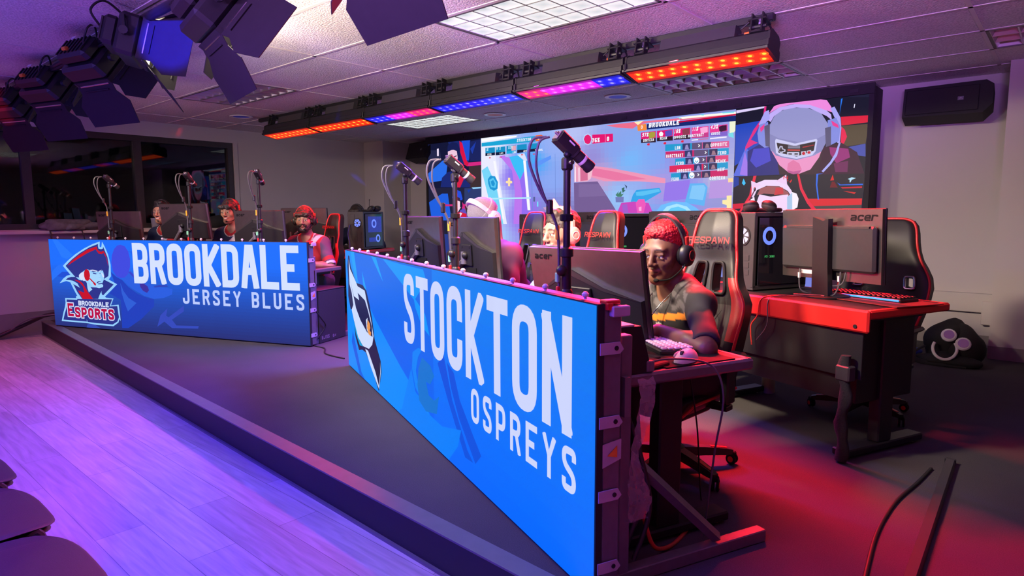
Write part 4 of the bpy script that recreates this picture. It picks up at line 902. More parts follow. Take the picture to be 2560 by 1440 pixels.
TROFF = [(-2.955 + .6096, 2.937, 1), (-2.955 + 1.2192 * -2.5, 2.937, 0), (-2.955 - 1.2192 * 2.5, 5.375, 1), (-2.955 + .6096, 5.375, 0), (-.5166 + .6096, 5.375, 0), (-2.955 + 1.2192 * 1.5, .4986, 0)]
room()

M['frame'] = mat('troffer_frame', (0.10, 0.095, 0.09), 0.4, noise_s=20)
M['louvre'] = mat('silver_louvre', (0.62, 0.60, 0.56), 0.28, 0.85, noise_s=15, noise_a=.05)
def m_lens():
    m = bpy.data.materials.new('lit_prismatic_lens'); m.use_nodes = True; nt = m.node_tree; N = nt.nodes; L = nt.links
    b = N['Principled BSDF']; co = coords(nt)
    mp = N.new('ShaderNodeMapping'); mp.inputs['Scale'].default_value = (6.6, 6.6, 1); L.new(co, mp.inputs[0])
    sx = N.new('ShaderNodeSeparateXYZ'); L.new(mp.outputs[0], sx.inputs[0])
    mn = None
    for i in (0, 1):
        w = N.new('ShaderNodeMath'); w.operation = 'PINGPONG'; w.inputs[1].default_value = .5; L.new(sx.outputs[i], w.inputs[0])
        if mn is None: mn = w
        else:
            a = N.new('ShaderNodeMath'); a.operation = 'MINIMUM'; L.new(mn.outputs[0], a.inputs[0]); L.new(w.outputs[0], a.inputs[1]); mn = a
    cr = N.new('ShaderNodeValToRGB'); cr.color_ramp.elements[0].position = 0; cr.color_ramp.elements[0].color = (1.0, 1.0, .96, 1); cr.color_ramp.elements[1].position = .5; cr.color_ramp.elements[1].color = (.60, .70, .68, 1)
    L.new(mn.outputs[0], cr.inputs[0]); L.new(cr.outputs[0], b.inputs['Emission Color']); b.inputs['Emission Strength'].default_value = .9
    b.inputs['Base Color'].default_value = (.3, .3, .3, 1)
    return m
M['lens'] = m_lens()
def troffer(x, y, lit, label, nx=8, ny=3):
    t = thing('ceiling_light', label, 'ceiling light', (x, y, CEIL))
    a, b = 1.2192 / 2 - .014, .6096 / 2 - .014
    f = MB()
    for sx in (-1, 1): f.box((sx * (a - .008), 0, .004), (.016, 2 * b, .012)); f.box((0, sx * (b - .008), .004), (2 * a, .016, .012))
    obj('frame', f, M['frame'], t, 0)
    a -= .016; b -= .016
    obj('housing', MB().box((0, 0, .1), (2 * a, 2 * b, .01)).box((a, 0, .055), (.006, 2 * b, .1)).box((-a, 0, .055), (.006, 2 * b, .1)).box((0, b, .055), (2 * a, .006, .1)).box((0, -b, .055), (2 * a, .006, .1)), M['white' if not lit else 'white'], t, 0)
    if lit:
        obj('diffuser', MB().box((0, 0, .012), (2 * a, 2 * b, .006)), M['lens'], t, 0)
        g = MB()
        for i in range(1, nx): g.box((-a + 2 * a * i / nx, 0, .007), (.003, 2 * b, .004))
        for j in range(1, ny + 1): g.box((0, -b + 2 * b * j / (ny + 1), .007), (2 * a, .003, .004))
        obj('lens_grid', g, M['grey'], t, 0)
    else:
        g = MB()
        for i in range(nx + 1):                     # curved parabolic louvre blades
            xx = -a + 2 * a * i / nx
            g.prism([(xx - .004, .0), (xx + .004, .0), (xx + .03, .05), (xx - .03, .05)], -b, b)
        for j in range(1, ny):
            yy = -b + 2 * b * j / ny
            g.add([(-a, yy - .004, 0), (-a, yy + .004, 0), (-a, yy + .03, .055), (-a, yy - .03, .055), (a, yy - .004, 0), (a, yy + .004, 0), (a, yy + .03, .055), (a, yy - .03, .055)], [(0, 1, 5, 4), (1, 2, 6, 5), (2, 3, 7, 6), (3, 0, 4, 7), (0, 3, 2, 1), (4, 5, 6, 7)])
        obj('louvre', g, M['louvre'], t, 30)
    return t
troffer(*TROFF[0], 'large lit ceiling panel nearest the camera, above the light bars')
troffer(*TROFF[1], 'unlit silver louvred ceiling panel beside the stage lights, left of the bars')
troffer(*TROFF[2], 'lit ceiling panel beyond the light bars, near the video wall')
troffer(*TROFF[3], 'unlit silver louvred ceiling panel behind the right-hand end of the light bars')
troffer(*TROFF[4], 'unlit louvred ceiling panel at the far right, cut by the frame')
troffer(*TROFF[5], 'unlit louvred ceiling panel over the audience')
def downlight(x, y, col, label):
    t = thing('recessed_speaker', label, 'ceiling fixture', (x, y, CEIL))
    obj('trim_ring', MB().lathe([(.088, -.001), (.125, -.001), (.125, -.007), (.1, -.010), (.088, -.006), (.088, -.001)], 28), M['white'], t)
    obj('face', MB().lathe([(.002, -.005), (.088, -.005), (.088, 0), (.002, 0)], 28), mat('fixture_face_' + col[0], col[1], .5, noise_s=60), t)
downlight(-3.394, 5.43, ('a', (.04, .09, 1.0)), 'round ceiling fixture with blue face, near the video wall')
downlight(-5.01, 5.44, ('b', (.8, .03, .05)), 'round ceiling fixture with red face, left of the blue one')
downlight(-7.24, 3.586, ('c', (.04, .08, 1.0)), 'round blue ceiling fixture left of the end of the light bars')
# ------------------------------------------------------------------ LED signs and video wall
BH0, BH1, SH1, BL, SL = ST, 1.062, 1.034, 3.245, 3.35
def led_board(name, label, o0, ang, Lh, top, fill, gfx, texts):
    t = thing(name, label, 'led sign', o0, ang)
    p = Pic((0.004, Lh - .004, ST + .012, top - .004))
    fill(p)
    for col, pts in gfx: p.poly(pts, col)
    for L, col in texts: p.polys(L, col)
    p.build('display', M['screen'], t, (0, -.001, 0))
    c = MB(); c.box((Lh / 2, .012, (ST + .008 + top) / 2), (Lh, .022, top - ST - .008)); obj('bezel', c, M['blackmatte'], t, 0)
    cab = MB(); n = 5
    for i in range(n):
        for j in range(2):
            z0, z1 = (ST + .01, .60) if j == 0 else (.605, top - .004)
            cab.box((Lh * (i + .5) / n, .055, (z0 + z1) / 2), (Lh / n - .006, .065, z1 - z0), .006)
    obj('cabinet', cab, M['alu'], t, 0)
    x = .1; k0 = None
    while x < Lh - .1:
        if k0 is None: k0 = k = obj('fixing_knob', MB().lathe([(.005, 0), (.005, .006), (.010, .009), (.011, .016), (.006, .022), (.001, .023)], 10), M['pale'], t)
        else: k = k0.copy(); C.objects.link(k)
        k.location = (x, .03, top); x += .2415
    return t
def bfill(p):
    p.grad(0, BL, ST, BH1, lambda a, b: mixc((40, 48, 120), (24, 112, 255), min(1, max(0, (b - .02) * 1.35 + .05 * (1 - a)))), 6, 30)
# lettering of the left sign
TB = [(text('BROOKDALE', 1.185, .641, .392, .197, .066, .0245), (214, 226, 255)),
      (text('JERSEY BLUES', 1.80, .468, .142, .083, .025, .0395, narrow={' ': .55}), (190, 205, 255))]
led = led_board('team_sign', 'wide lit blue sign reading BROOKDALE JERSEY BLUES with a tricorn hat emblem', BO, FB, BL, BH1, bfill, BGFX, TB)
def emblem_text(par):
    p = Pic()
    def es(th, grow):
        L = text('E', .214 - grow, .268 - grow, .135 + 2 * grow, .085 + 2 * grow, th, .0)
        x = .318
        for ch in 'SPORTS':
            L += text(ch, x - grow, .262 - grow, .105 + 2 * grow, .078 + 2 * grow, th, 0); x += .096
        return L
    a = es(.026, 0); big = es(.046, .010)
    p.polys([[(x, z) for x, z in q] for q in big], (215, 225, 255))
    p.polys([[(x, z) for x, z in q] for q in a], (185, 15, 70))
    b = text('BROOKDALE', .378, .386, .050, .0435, .0125, .0055)
    p.polys(b, (215, 225, 255))
    p.build('emblem_lettering', M['screen'], par, (0, -.004, 0))
emblem_text(led)
def sfill(p):
    p.grad(0, SL, ST, SH1, lambda a, b: mixc((0, 96, 248), (10, 108, 228), b) if a < .55 else mixc((0, 104, 255), (8, 128, 240), b), 12, 10)
SGFX += [((0, 128, 250), [(1.402, .199), (1.65, .552), (1.598, .475), (1.66, .366), (1.832, .304), (2.067, .297), (2.308, .352), (2.266, .265), (2.133, .149), (1.824, .15), (1.30, .15)]),
         ((0, 132, 248), [(1.628, .569), (1.722, .608), (1.787, .613), (1.718, .558), (1.677, .478), (1.73, .39), (1.835, .346), (1.771, .343), (1.662, .388), (1.612, .479)]),
         ((14, 116, 210), [(1.785, .571), (1.908, .556), (1.965, .515), (1.903, .46), (1.841, .459), (1.879, .399), (1.959, .393), (2.029, .431), (1.994, .336), (1.832, .304), (1.726, .332), (1.7, .411), (1.724, .502)])]
SGFX = [q for q in SGFX if q[0] not in ((12, 112, 205), (0, 120, 245))]
TS = [(text('STOCKTON', 1.487, .606, .372, .185, .058, .036), (205, 214, 250)),
      (text('OSPREYS', 2.425, .43, .145, .083, .024, .04), (205, 214, 250))]
led2 = led_board('team_sign', 'wide lit bright blue sign reading STOCKTON OSPREYS with a bird head emblem', SO, FU, SL, SH1, sfill, SGFX, TS)
def board_frame(t, Lh, top):
    for z in (.90, .685, .465, .245):
        b = MB(); b.prism([(-.012, -.012), (.055, -.012), (.068, 0), (.055, .022), (-.012, .022)], -.002, .004)
        b.v = [(Lh + .001 + (y + .002) * .6, .02 + x, z + zz) for x, y, zz in b.v]
        obj('latch_tab', b, M['white2'], t, 0)
        obj('latch_screw', MB().lathe([(.001, 0), (.007, 0), (.007, .004), (.001, .005)], 10, (Lh + .003, .062, z + .005), 'x'), M['black'], t)
    w = MB().add([(Lh + .003, .02, .555), (Lh + .003, .02, .625), (Lh + .003, .085, .635), (Lh + .003, .085, .575)], [(0, 1, 2, 3)]).add([(Lh + .0, .02, .555), (Lh + .0, .02, .625), (Lh, .085, .635), (Lh, .085, .575)], [(3, 2, 1, 0)])
    obj('warning_label', w, M['white2'], t, 0)
    obj('warning_triangle', MB().add([(Lh + .005, .036, .59), (Lh + .005, .07, .618), (Lh + .005, .07, .582), (Lh + .003, .036, .59), (Lh + .003, .07, .618), (Lh + .003, .07, .582)], [(0, 2, 1), (3, 4, 5)]), M['orange'], t, 0)
    for u in (Lh - .05, Lh * .5, .05):
        obj('stand_post', MB().box((u, .125, (ST + .93) / 2), (.04, .04, .93 - ST), .003).box((u, .115, .75), (.08, .02, .12)), M['alu'], t, 0)
        obj('stand_foot', MB().box((u, .40, ST + .022), (.042, .66, .042), .003), M['alu'], t, 0)
        obj('stand_brace', MB().tube([(u, .155, .55), (u, .52, ST + .055)], .02, 4), M['alu'], t, 0)
    for u in (Lh * k / 10 for k in range(1, 10)):
        pass
    obj('corner_clamp', MB().box((Lh - .012, .05, top + .003), (.035, .05, .012), .003).box((Lh + .006, .035, top - .008), (.014, .02, .02), .002), M['redp'], t, 0)
    obj('corner_bracket', MB().box((Lh + .010, .068, top - .022), (.022, .06, .03), .003), M['white2'], t, 0)
M['white2'] = mat('painted_latch', (0.45, 0.40, 0.44), 0.5, noise_s=30)
board_frame(led, BL, BH1); board_frame(led2, SL, SH1)
# video wall
WX0, WX1, WZ0, WZ1, WY = -7.20, -1.42, .37, 2.322, 6.36
wall = thing('video_wall', 'large lit video wall showing a game between two columns of player cameras', 'video wall', (0, WY, 0))
p = Pic((WX0, WX1, WZ0, WZ1))
p.grad(WX0, WX1, WZ0, WZ1, lambda a, b: (30, 32, 55), 1, 1)
def sub(L, rc):
    for col, pts in L: p.poly(pts, col, False, rc)
Lr, Gr, Rr_ = (WX0, -6.12, WZ0, WZ1), (-6.12, -2.602, WZ0, WZ1), (-2.602, WX1, WZ0, WZ1)
KEYS = [(-6.0, 2.25, 235, 240, 255), (-5.95, 1.9, 235, 235, 255), (-5.95, 1.5, 215, 235, 255), (-6.0, 1.0, 170, 220, 255), (-5.5, 1.8, 140, 110, 240), (-5.3, 1.3, 150, 110, 240), (-5.2, 1.95, 70, 170, 250), (-4.9, 2.1, 150, 175, 245), (-4.9, 1.7, 140, 170, 245), (-4.9, 1.35, 130, 140, 215), (-4.6, 2.25, 185, 195, 245), (-4.3, 1.95, 150, 140, 215), (-4.2, 1.75, 215, 160, 205), (-4.0, 2.0, 135, 165, 240), (-3.8, 1.9, 115, 185, 252), (-3.8, 1.65, 150, 175, 240), (-3.9, 1.5, 150, 200, 252), (-3.5, 1.9, 125, 170, 245), (-3.4, 1.6, 175, 150, 225), (-3.2, 1.9, 150, 140, 225), (-3.1, 1.5, 140, 140, 240), (-2.7, 1.6, 190, 190, 220), (-2.75, 1.4, 150, 150, 215), (-4.5, 1.2, 125, 100, 160), (-3.5, 1.2, 110, 170, 245), (-4.5, .6, 120, 110, 190), (-3.0, .6, 130, 140, 220), (-5.5, .6, 150, 140, 235)]
def idw(x, z):
    w = [0, 0, 0]; t = 0
    for kx, kz, *c in KEYS:
        q = 1 / ((kx - x) ** 2 + (1.4 * (kz - z)) ** 2 + .012) ** 1.6; t += q
        for i in range(3): w[i] += q * c[i]
    return tuple(v / t for v in w)
p.grad(-6.12, -2.602, WZ0, WZ1, lambda a, b: idw(-6.12 + 3.518 * a, WZ0 + (WZ1 - WZ0) * b), 64, 36)
sub(WL, Lr); sub(WG, Gr); sub(WR, Rr_)
p.poly([(WX0, WZ0), (-6.12, WZ0), (-6.12, 1.02), (WX0, 1.02)], (40, 60, 140)); p.poly([(-6.9, WZ0), (-6.3, WZ0), (-6.45, .8), (-6.7, .85)], (205, 40, 80))
p.poly([(-2.602, WZ0), (WX1, WZ0), (WX1, 1.01), (-2.602, 1.01)], (60, 30, 50)); p.poly([(-2.3, WZ0), (-1.7, WZ0), (-1.85, .8), (-2.1, .85)], (120, 130, 220))
def tl(s, x, z, h, col, shear=0.0, k=.62, b=.2, right=False):
    w = h * k; g = h * .16
    L = text(s, 0, z, h, w, h * b, g, shear)
    if right:
        mx = max(q[0] for P in L for q in P); x = x - mx
    p.polys([[(a + x, c) for a, c in P] for P in L], col)
WT = (245, 245, 255)
tl('STOCKTON', -5.47, 2.222, .038, WT, .15); tl('0', -5.125, 2.225, .036, WT); tl('BROOKDALE', -3.57, 2.228, .05, WT, .12, .66, .26); tl('0', -3.665, 2.226, .035, WT)
tl('76%', -4.31, 2.125, .05, WT, 0, .6, .25); tl('0', -4.105, 2.127, .05, WT, 0, .6, .25)
for s, x in (('FERD', -5.99), ('LAVI', -5.77), ('LBN', -5.54), ('MEIF', -5.36), ('TYLENOL', -5.17)): tl(s, x, 2.085, .024, WT)
for s, x in (('1%', -6.02), ('92%', -5.83), ('93%', -5.62)): tl(s, x, 2.145, .035, (190, 240, 255), .15)
for s, x, z in (('CORTEXA', -3.635, 2.082), ('REMIX', -3.43, 2.088), ('OPPOSITE', -3.27, 2.085), ('HABZTRAKT', -3.105, 2.087), ('GOOSE', -2.85, 2.088)): tl(s, x, z, .029, WT, .08, .52)
for s, x, z in (('97%', -3.65, 2.135), ('18%', -3.265, 2.14), ('11%', -3.06, 2.148), ('43%', -2.86, 2.15)): tl(s, x, z, .042, WT, .18, .5)
for s, x, z in (('OPPOSITE', -2.68, 1.972), ('FERD', -2.685, 1.888), ('REMIX', -2.69, 1.805), ('MEIF', -2.695, 1.722), ('CORTEXA', -2.69, 1.638)): tl(s, x, z, .034, WT, .0, .55, .2, True)
for s, x, z in (('LBN', -3.25, 1.972), ('HABZTRAKT', -3.35, 1.892), ('FERD', -3.23, 1.808), ('OPPOSITE', -3.22, 1.728), ('FERD', -3.28, 1.645)): tl(s, x, z, .034, WT, .0, .5)
tl('N', -2.115, 1.615, .032, (225, 40, 60), 0, 1.3)
p.build('picture', M['screen'], wall, (0, 0, 0))
fr = MB()
fr.box(((WX0 + WX1) / 2, .16, (WZ0 + CEIL) / 2 - .01), (WX1 - WX0 + .08, .28, CEIL - WZ0 - .03))
obj('cabinet', fr, M['blackmatte'], wall, 0)
fz = MB()
fz.box(((WX0 + WX1) / 2, .0, (WZ1 + CEIL) / 2), (WX1 - WX0 + .08, .02, CEIL - WZ1 - .006)).box((WX0 - .02, .0, (WZ0 + WZ1) / 2), (.04, .02, WZ1 - WZ0)).box((WX1 + .02, .0, (WZ0 + WZ1) / 2), (.04, .02, WZ1 - WZ0)).box(((WX0 + WX1) / 2, .0, (ST + .004 + WZ0) / 2), (WX1 - WX0 + .08, .02, WZ0 - ST - .006))
obj('surround', fz, M['blackmatte'], wall, 0)
pl = MB()
for i in range(22): pl.box((WX0 + .2 + i * .26, -.012, WZ1 + .04), (.07, .008, .03))
obj('mounting_plate', pl, M['blackmetal'], wall, 0)
# ------------------------------------------------------------------ stage light bars on their ceiling rail
BARY, BARZ = 3.755, 2.17
def light_bars():
    rail = thing('ceiling_rail', 'long black ceiling rail carrying the six LED light bars', 'rail', (0, 3.82, CEIL))
    obj('channel', MB().box((-4.31, 0, -.022), (5.9, .045, .04), .003).box((-4.31, 0, -.043), (5.88, .02, .003)), M['blackmetal'], rail, 0)
    x1, pit = -1.33, .935
    OR = ((255, 40, 12), (255, 190, 60)); PK = ((240, 30, 120), (255, 130, 60)); BU = ((25, 25, 235), (150, 140, 255)); VI = ((200, 30, 210), (255, 120, 240))
    names = ['far left end, glowing orange red with a blue lit end', 'second from the far left end, glowing orange red', 'third from the far left end, fading from blue to red', 'fourth from the far left end, glowing blue', 'second from the near right end, fading from red to violet', 'near right end, glowing orange red']
    cols = [lambda t: OR, lambda t: OR, lambda t: (BU, VI, PK)[min(2, int(t * 3))], lambda t: BU, lambda t: (PK, VI, VI, BU)[min(3, int(t * 4))], lambda t: OR]
    lam = [RED, RED, MAG, BLUE, (0.75, 0.03, .75), RED]
    pw = [26, 26, 24, 150, 24, 215]
    aim = [(0, -.28, -1)] * 4 + [(.1, -.55, -1), (.35, -.75, -1)]
    m_led = attr_mat('led_lens', .3, True, 1.6)
    for k in range(6):
        xc = x1 - pit * (5 - k) - pit / 2
        t = thing('light_bar', 'black LED light bar, ' + names[k], 'light bar', (xc, BARY, BARZ), (R((-12, -12, -8, -7, -10, -14)[k]), 0, 0), 'LED light bars hanging from the ceiling rail')
        L = pit - .012; h = L / 2
        body = MB()
        pro = [(-.092, 0), (-.096, .012), (-.088, .02), (-.092, .05), (-.078, .058), (-.082, .1), (-.05, .125), (.05, .125), (.082, .1), (.078, .058), (.092, .05), (.096, .012), (.092, 0)]
        body.loft([[(x, y, z + .004) for y, z in pro] for x in (-h + .012, h - .012)])
        obj('housing', body, M['blackmetal'], t, 20)
        for s in (-1, 1):
            e = MB(); e.prism([(y * 1.04, z * 1.04) for y, z in pro], -.006, .006)
            e.v = [(s * (h - .006) + yy, xx, zz + .002) for xx, yy, zz in e.v]
            obj('end_cap', e, M['black'], t, 0)
        p = Pic()
        p.grad(-h + .02, h - .02, -.08, .08, lambda a, b: mixc(cols[k](a)[0], (10, 0, 0), .0 if .1 < b < .9 else .35), 12, 6)
        for r in (-.03, .03):
            for i in range(11):
                x = -h + .06 + i * (L - .12) / 10 + (.02 if r > 0 else 0); c = cols[k]((x + h) / L)
                p.poly([(x + .026 * math.cos(q), r + .026 * math.sin(q)) for q in np.linspace(0, 6.2, 9)], mixc(c[0], c[1], .35), True)
        p.k += 1
        for r in (-.03, .03):
            for i in range(11):
                x = -h + .06 + i * (L - .12) / 10 + (.02 if r > 0 else 0); c = cols[k]((x + h) / L)
                p.poly([(x + .013 * math.cos(q), r + .013 * math.sin(q)) for q in np.linspace(0, 6.2, 9)], c[1], True)
        o = p.build('lens', m_led, t, (0, 0, .001)); o.rotation_euler = (PI / 2, 0, 0)
        d = MB(); d.prism([(-.05, .13), (-.046, .20), (.0, .21), (.046, .20), (.05, .13)], -.28, .2)
        d.v = [(yy + .04, xx, zz) for xx, yy, zz in d.v]
        obj('driver_box', d, M['dark'], t, 20)
        for s in (-1, 1):
            b = MB(); x = s * (h - .09)
            b.box((x, -.03, CEIL - BARZ - .052), (.10, .09, .008)).box((x - .03, -.05, .175), (.008, .05, .115)).box((x + .03, -.05, .175), (.008, .05, .115)).box((x, -.05, .125), (.07, .05, .01)).tube([(x - .045, -.05, .16), (x + .05, -.05, .16)], .012, 8)
            obj('hanging_bracket', b, M['black'], t, 0)
            obj('bracket_bolt', MB().lathe([(.001, -.02), (.012, -.02), (.012, 0), (.001, .0)], 8, (x, -.03, CEIL - BARZ - .057)), M['chrome'], t)
        cb = MB()
        cb.tube(spline([(h - .02, .0, .12), (h - .06, .02, .2), (h - .16, .03, .17), (h - .22, .0, .16)]), .006, 6).tube(spline([(h - .05, -.02, .12), (h - .1, -.04, .22), (h - .2, -.02, .18)]), .005, 6)
        obj('link_cable', cb, M['cable'], t)
        obj('connector', MB().lathe([(.001, 0), (.013, 0), (.013, .03), (.001, .032)], 8, (h - .19, .02, .165), 'x'), M['orange'], t)
        sc = MB().tube([(-h + .02, -.1, .06), (-h + .02, -.098, 0.01)], .006, 6) if k else MB().tube([(-h + .05, .08, .06), (-h + .05, .08, .09)], .006, 6)
        obj('drop_cable', sc, M['cable'], t)
        light('bar_lamp', 'AREA', (0, 0, -.01), aim[k], pw[k], lam[k], L - .1, .12, 125 if k < 4 else 112, parent=t)
light_bars()
# ------------------------------------------------------------------ barn-door panel lights on the black pipe, audience side
M['barn'] = mat('barn_door_black', (0.020, 0.019, 0.021), 0.7, noise_s=30, spec=.2)
M['tubelit'] = mat('lit_panel_lens', (.8, .75, .65), .4, noise_s=200, noise_a=.02, emit=(1.0, .82, .58), es=3.0)
def panel_lights():
    px = lambda x: 1.36 - .0 * x
    pipe = thing('lighting_pipe', 'black ceiling pipe at upper left carrying the barn-door lights', 'pipe', (0, 1.38, 2.33))
    obj('tube', MB().tube([(-7.3, 0, 0), (-.9, 0, 0)], .024, 12), M['blackmetal'], pipe)
    cb = MB()
    for o in (.0, .8): cb.tube(spline([(-7.2 + o, 0, .03), (-6.2, .02, .035), (-5.2 + o, -.02, -.03), (-4.2, .01, .033), (-3.0 + o, -.01, -.03), (-2, .02, .03)]), .008, 6)
    obj('wrapped_cable', cb, M['cable'], pipe)
    for x in (-6.9, -4.4, -1.6): obj('drop_rod', MB().tube([(x, 0, .02), (x, 0, CEIL - 2.33)], .012, 8), M['blackmetal'], pipe)
    spec = [  # x, z drop, yaw (0 faces the stage), pitch down, door openings bottom/top/left/right, label, lamp
        (-6.72, .13, 20, 36, (28, 70, 60, 60), 'barn-door light furthest left on the pipe, its back lit red', 14),
        (-5.68, .12, 18, 36, (27, 70, 60, 60), 'second barn-door light from the left, bottom door hanging open', 24),
        (-4.64, .11, 14, 36, (26, 70, 60, 60), 'third barn-door light from the left, between two others on the pipe', 32),
        (-3.93, .10, -27, 14, (40, 20, 60, 18), 'barn-door light turned sideways, blue lit door and glowing lens edge', 88),
        (-3.00, .14, -12, 36, (26, 60, 60, 50), 'large barn-door light at top with wide hanging doors', 62),
        (-1.82, .07, -3, 36, (22, 70, 60, 60), 'barn-door light cut by the top edge, only its black door showing', 74)]
    for i, (x, dz, yaw, pit, dr, lb, pw) in enumerate(spec):
        loc = Vector((x, 1.38, 2.33 - dz))
        t = thing('panel_light', lb, 'stage light', loc, (R(-pit), 0, R(yaw)), 'barn-door lights on the black pipe')
        W, H, D = .35, .22, .11
        b = MB(); b.box((0, -.02, 0), (W, D, H), .018).box((0, -.11, 0), (W * .8, .08, H * .7), .02)
        for k in range(7): b.box((-.12 + k * .04, -.152, .0), (.012, .008, .12))
        obj('body', b, M['blackmetal'], t, 0)
        obj('lens', MB().box((0, .045, 0), (W - .04, .012, H - .04)), M['tubelit'], t, 0)
        rim = MB()
        for s in (-1, 1): rim.box((0, .05, s * (H / 2 - .012)), (W, .03, .02)).box((s * (W / 2 - .012), .05, 0), (.02, .03, H))
        obj('lens_rim', rim, M['blackmatte'], t, 0)
        y = MB(); hw = W / 2 + .03
        y.tube([(-hw, -.03, 0), (-hw, -.05, dz * .75), (-.05, -.05, dz * .95), (.05, -.05, dz * .95), (hw, -.05, dz * .75), (hw, -.03, 0)], .012, 6)
        obj('yoke', y, M['blackmetal'], t)
        for s in (-1, 1): obj('tilt_knob', MB().lathe([(.001, 0), (.022, 0), (.022, .03), (.001, .03)], 10, (s * (hw + .012) - .015, -.03, 0), 'x'), M['black'], t)
        cl = MB(); cl.box((0, -.05, dz * .95), (.05, .07, .08), .01)
        obj('pipe_clamp', cl, M['black'], t)
        # four barn doors: a hinge strip and a flared leaf each
        for name, ang, w0, ln, k in (('bottom', 0, W, .26, 0), ('top', 180, W, .20, 1), ('left', 90, H, .22, 2), ('right', -90, H, .24, 3)):
            off = (H if k < 2 else W) / 2
            op = dr[k]
            q = MB()
            w1 = w0 * (1.45 if k < 2 else 1.5)
            out = [(-w0 / 2, .0), (-w0 / 2 + .0, .05), (-w1 / 2, .12), (-w1 / 2 + .02, ln), (w1 / 2 - .02, ln), (w1 / 2, .12), (w0 / 2, .05), (w0 / 2, 0)]
            q.prism(out, -.002, .002)
            q.box((0, -.004, ln - .05), (w1 * .55, .004, .006)).box((0, .006, .035), (w0 * .7, .008, .006))
            # leaf lies in x,z; z is length. tilt so that op=0 closes over the lens, 90 continues straight forward
            Mx = Matrix.Rotation(R(ang), 4, 'Y') @ Matrix.Translation((0, .062, -off + .004)) @ Matrix.Rotation(R(-(90 + 90 - op) + 90), 4, 'X') @ Matrix.Identity(4)
            # z axis -> forward (+y) and outward (-z)
            c, s = math.cos(R(op)), math.sin(R(op))
            q.v = [tuple(Matrix.Rotation(R(ang), 4, 'Y') @ Vector((vx, .062 + c * vz - s * vy, -off + .004 - s * vz - c * vy))) for vx, vy, vz in q.v]
            o = obj('barn_door', q, M['barn'], t, 0)
            obj('door_hinge', (lambda g: (setattr(g, 'v', [tuple(Matrix.Rotation(R(ang), 4, 'Y') @ Vector(v)) for v in g.v]), g)[1])(MB().tube([(-w0 / 2 + .03, .064, -off + .002), (w0 / 2 - .03, .064, -off + .002)], .005, 6)), M['chrome'], o)
        pc = MB(); pc.tube(spline([(.1, -.15, .0), (.16, -.2, .06), (.1, -.16, .14), (.02, -.06, dz)]), .006, 6)
        obj('power_cable', pc, M['cable'], t)
        obj('power_plug', MB().lathe([(.001, 0), (.013, 0), (.013, .035), (.001, .037)], 8, (-.06, -.16, -.03), 'x'), M['orange'], t)
        obj('rating_label', MB().box((-.08, -.1505, .085), (.04, .001, .02)), M['pale'], t, 0)
        light('panel_lamp', 'AREA', (0, .07, 0), (0, 1, 0), pw * .5, WARM, W - .06, H - .06, (110, 110, 110, 170, 170, 80)[i], parent=t)
panel_lights()
# ------------------------------------------------------------------ wall loudspeakers
def speaker(loc, rot, label):
    t = thing('wall_loudspeaker', label, 'loudspeaker', loc, rot)
    b = MB(); b.prism([(-.30, -.12), (.25, -.13), (.31, -.06), (.31, .10), (.26, .14), (-.30, .13)], -.06, .14)
    obj('cabinet', b, M['blackmatte'], t, 0)
    obj('grille', MB().box((-.03, -.066, .0), (.5, .01, .21), .004), M['black'], t, 0)
    lg = MB()
    for q in text('JBL', .088, -.006, .012, .008, .0026, .002): lg.add([(x, -.0745, z) for x, z in q], [(0, 1, 2, 3), (3, 2, 1, 0)])
    pl = obj('logo_plate', MB().box((.10, -.072, 0), (.04, .003, .03)), M['grey'], t, 0)
    obj('logo', lg, M['pale'], pl, 0)
    obj('bracket', MB().box((0, .19, 0), (.12, .12, .1)), M['black'], t, 0)
    return t
speaker((-.86, 6.42, 2.19), (R(-14), 0, R(2)), 'black wall loudspeaker high on the right wall, beside the video wall')
speaker((-7.44, 6.44, 2.24), (R(-18), 0, R(-8)), 'black wall loudspeaker high at the left end of the video wall')

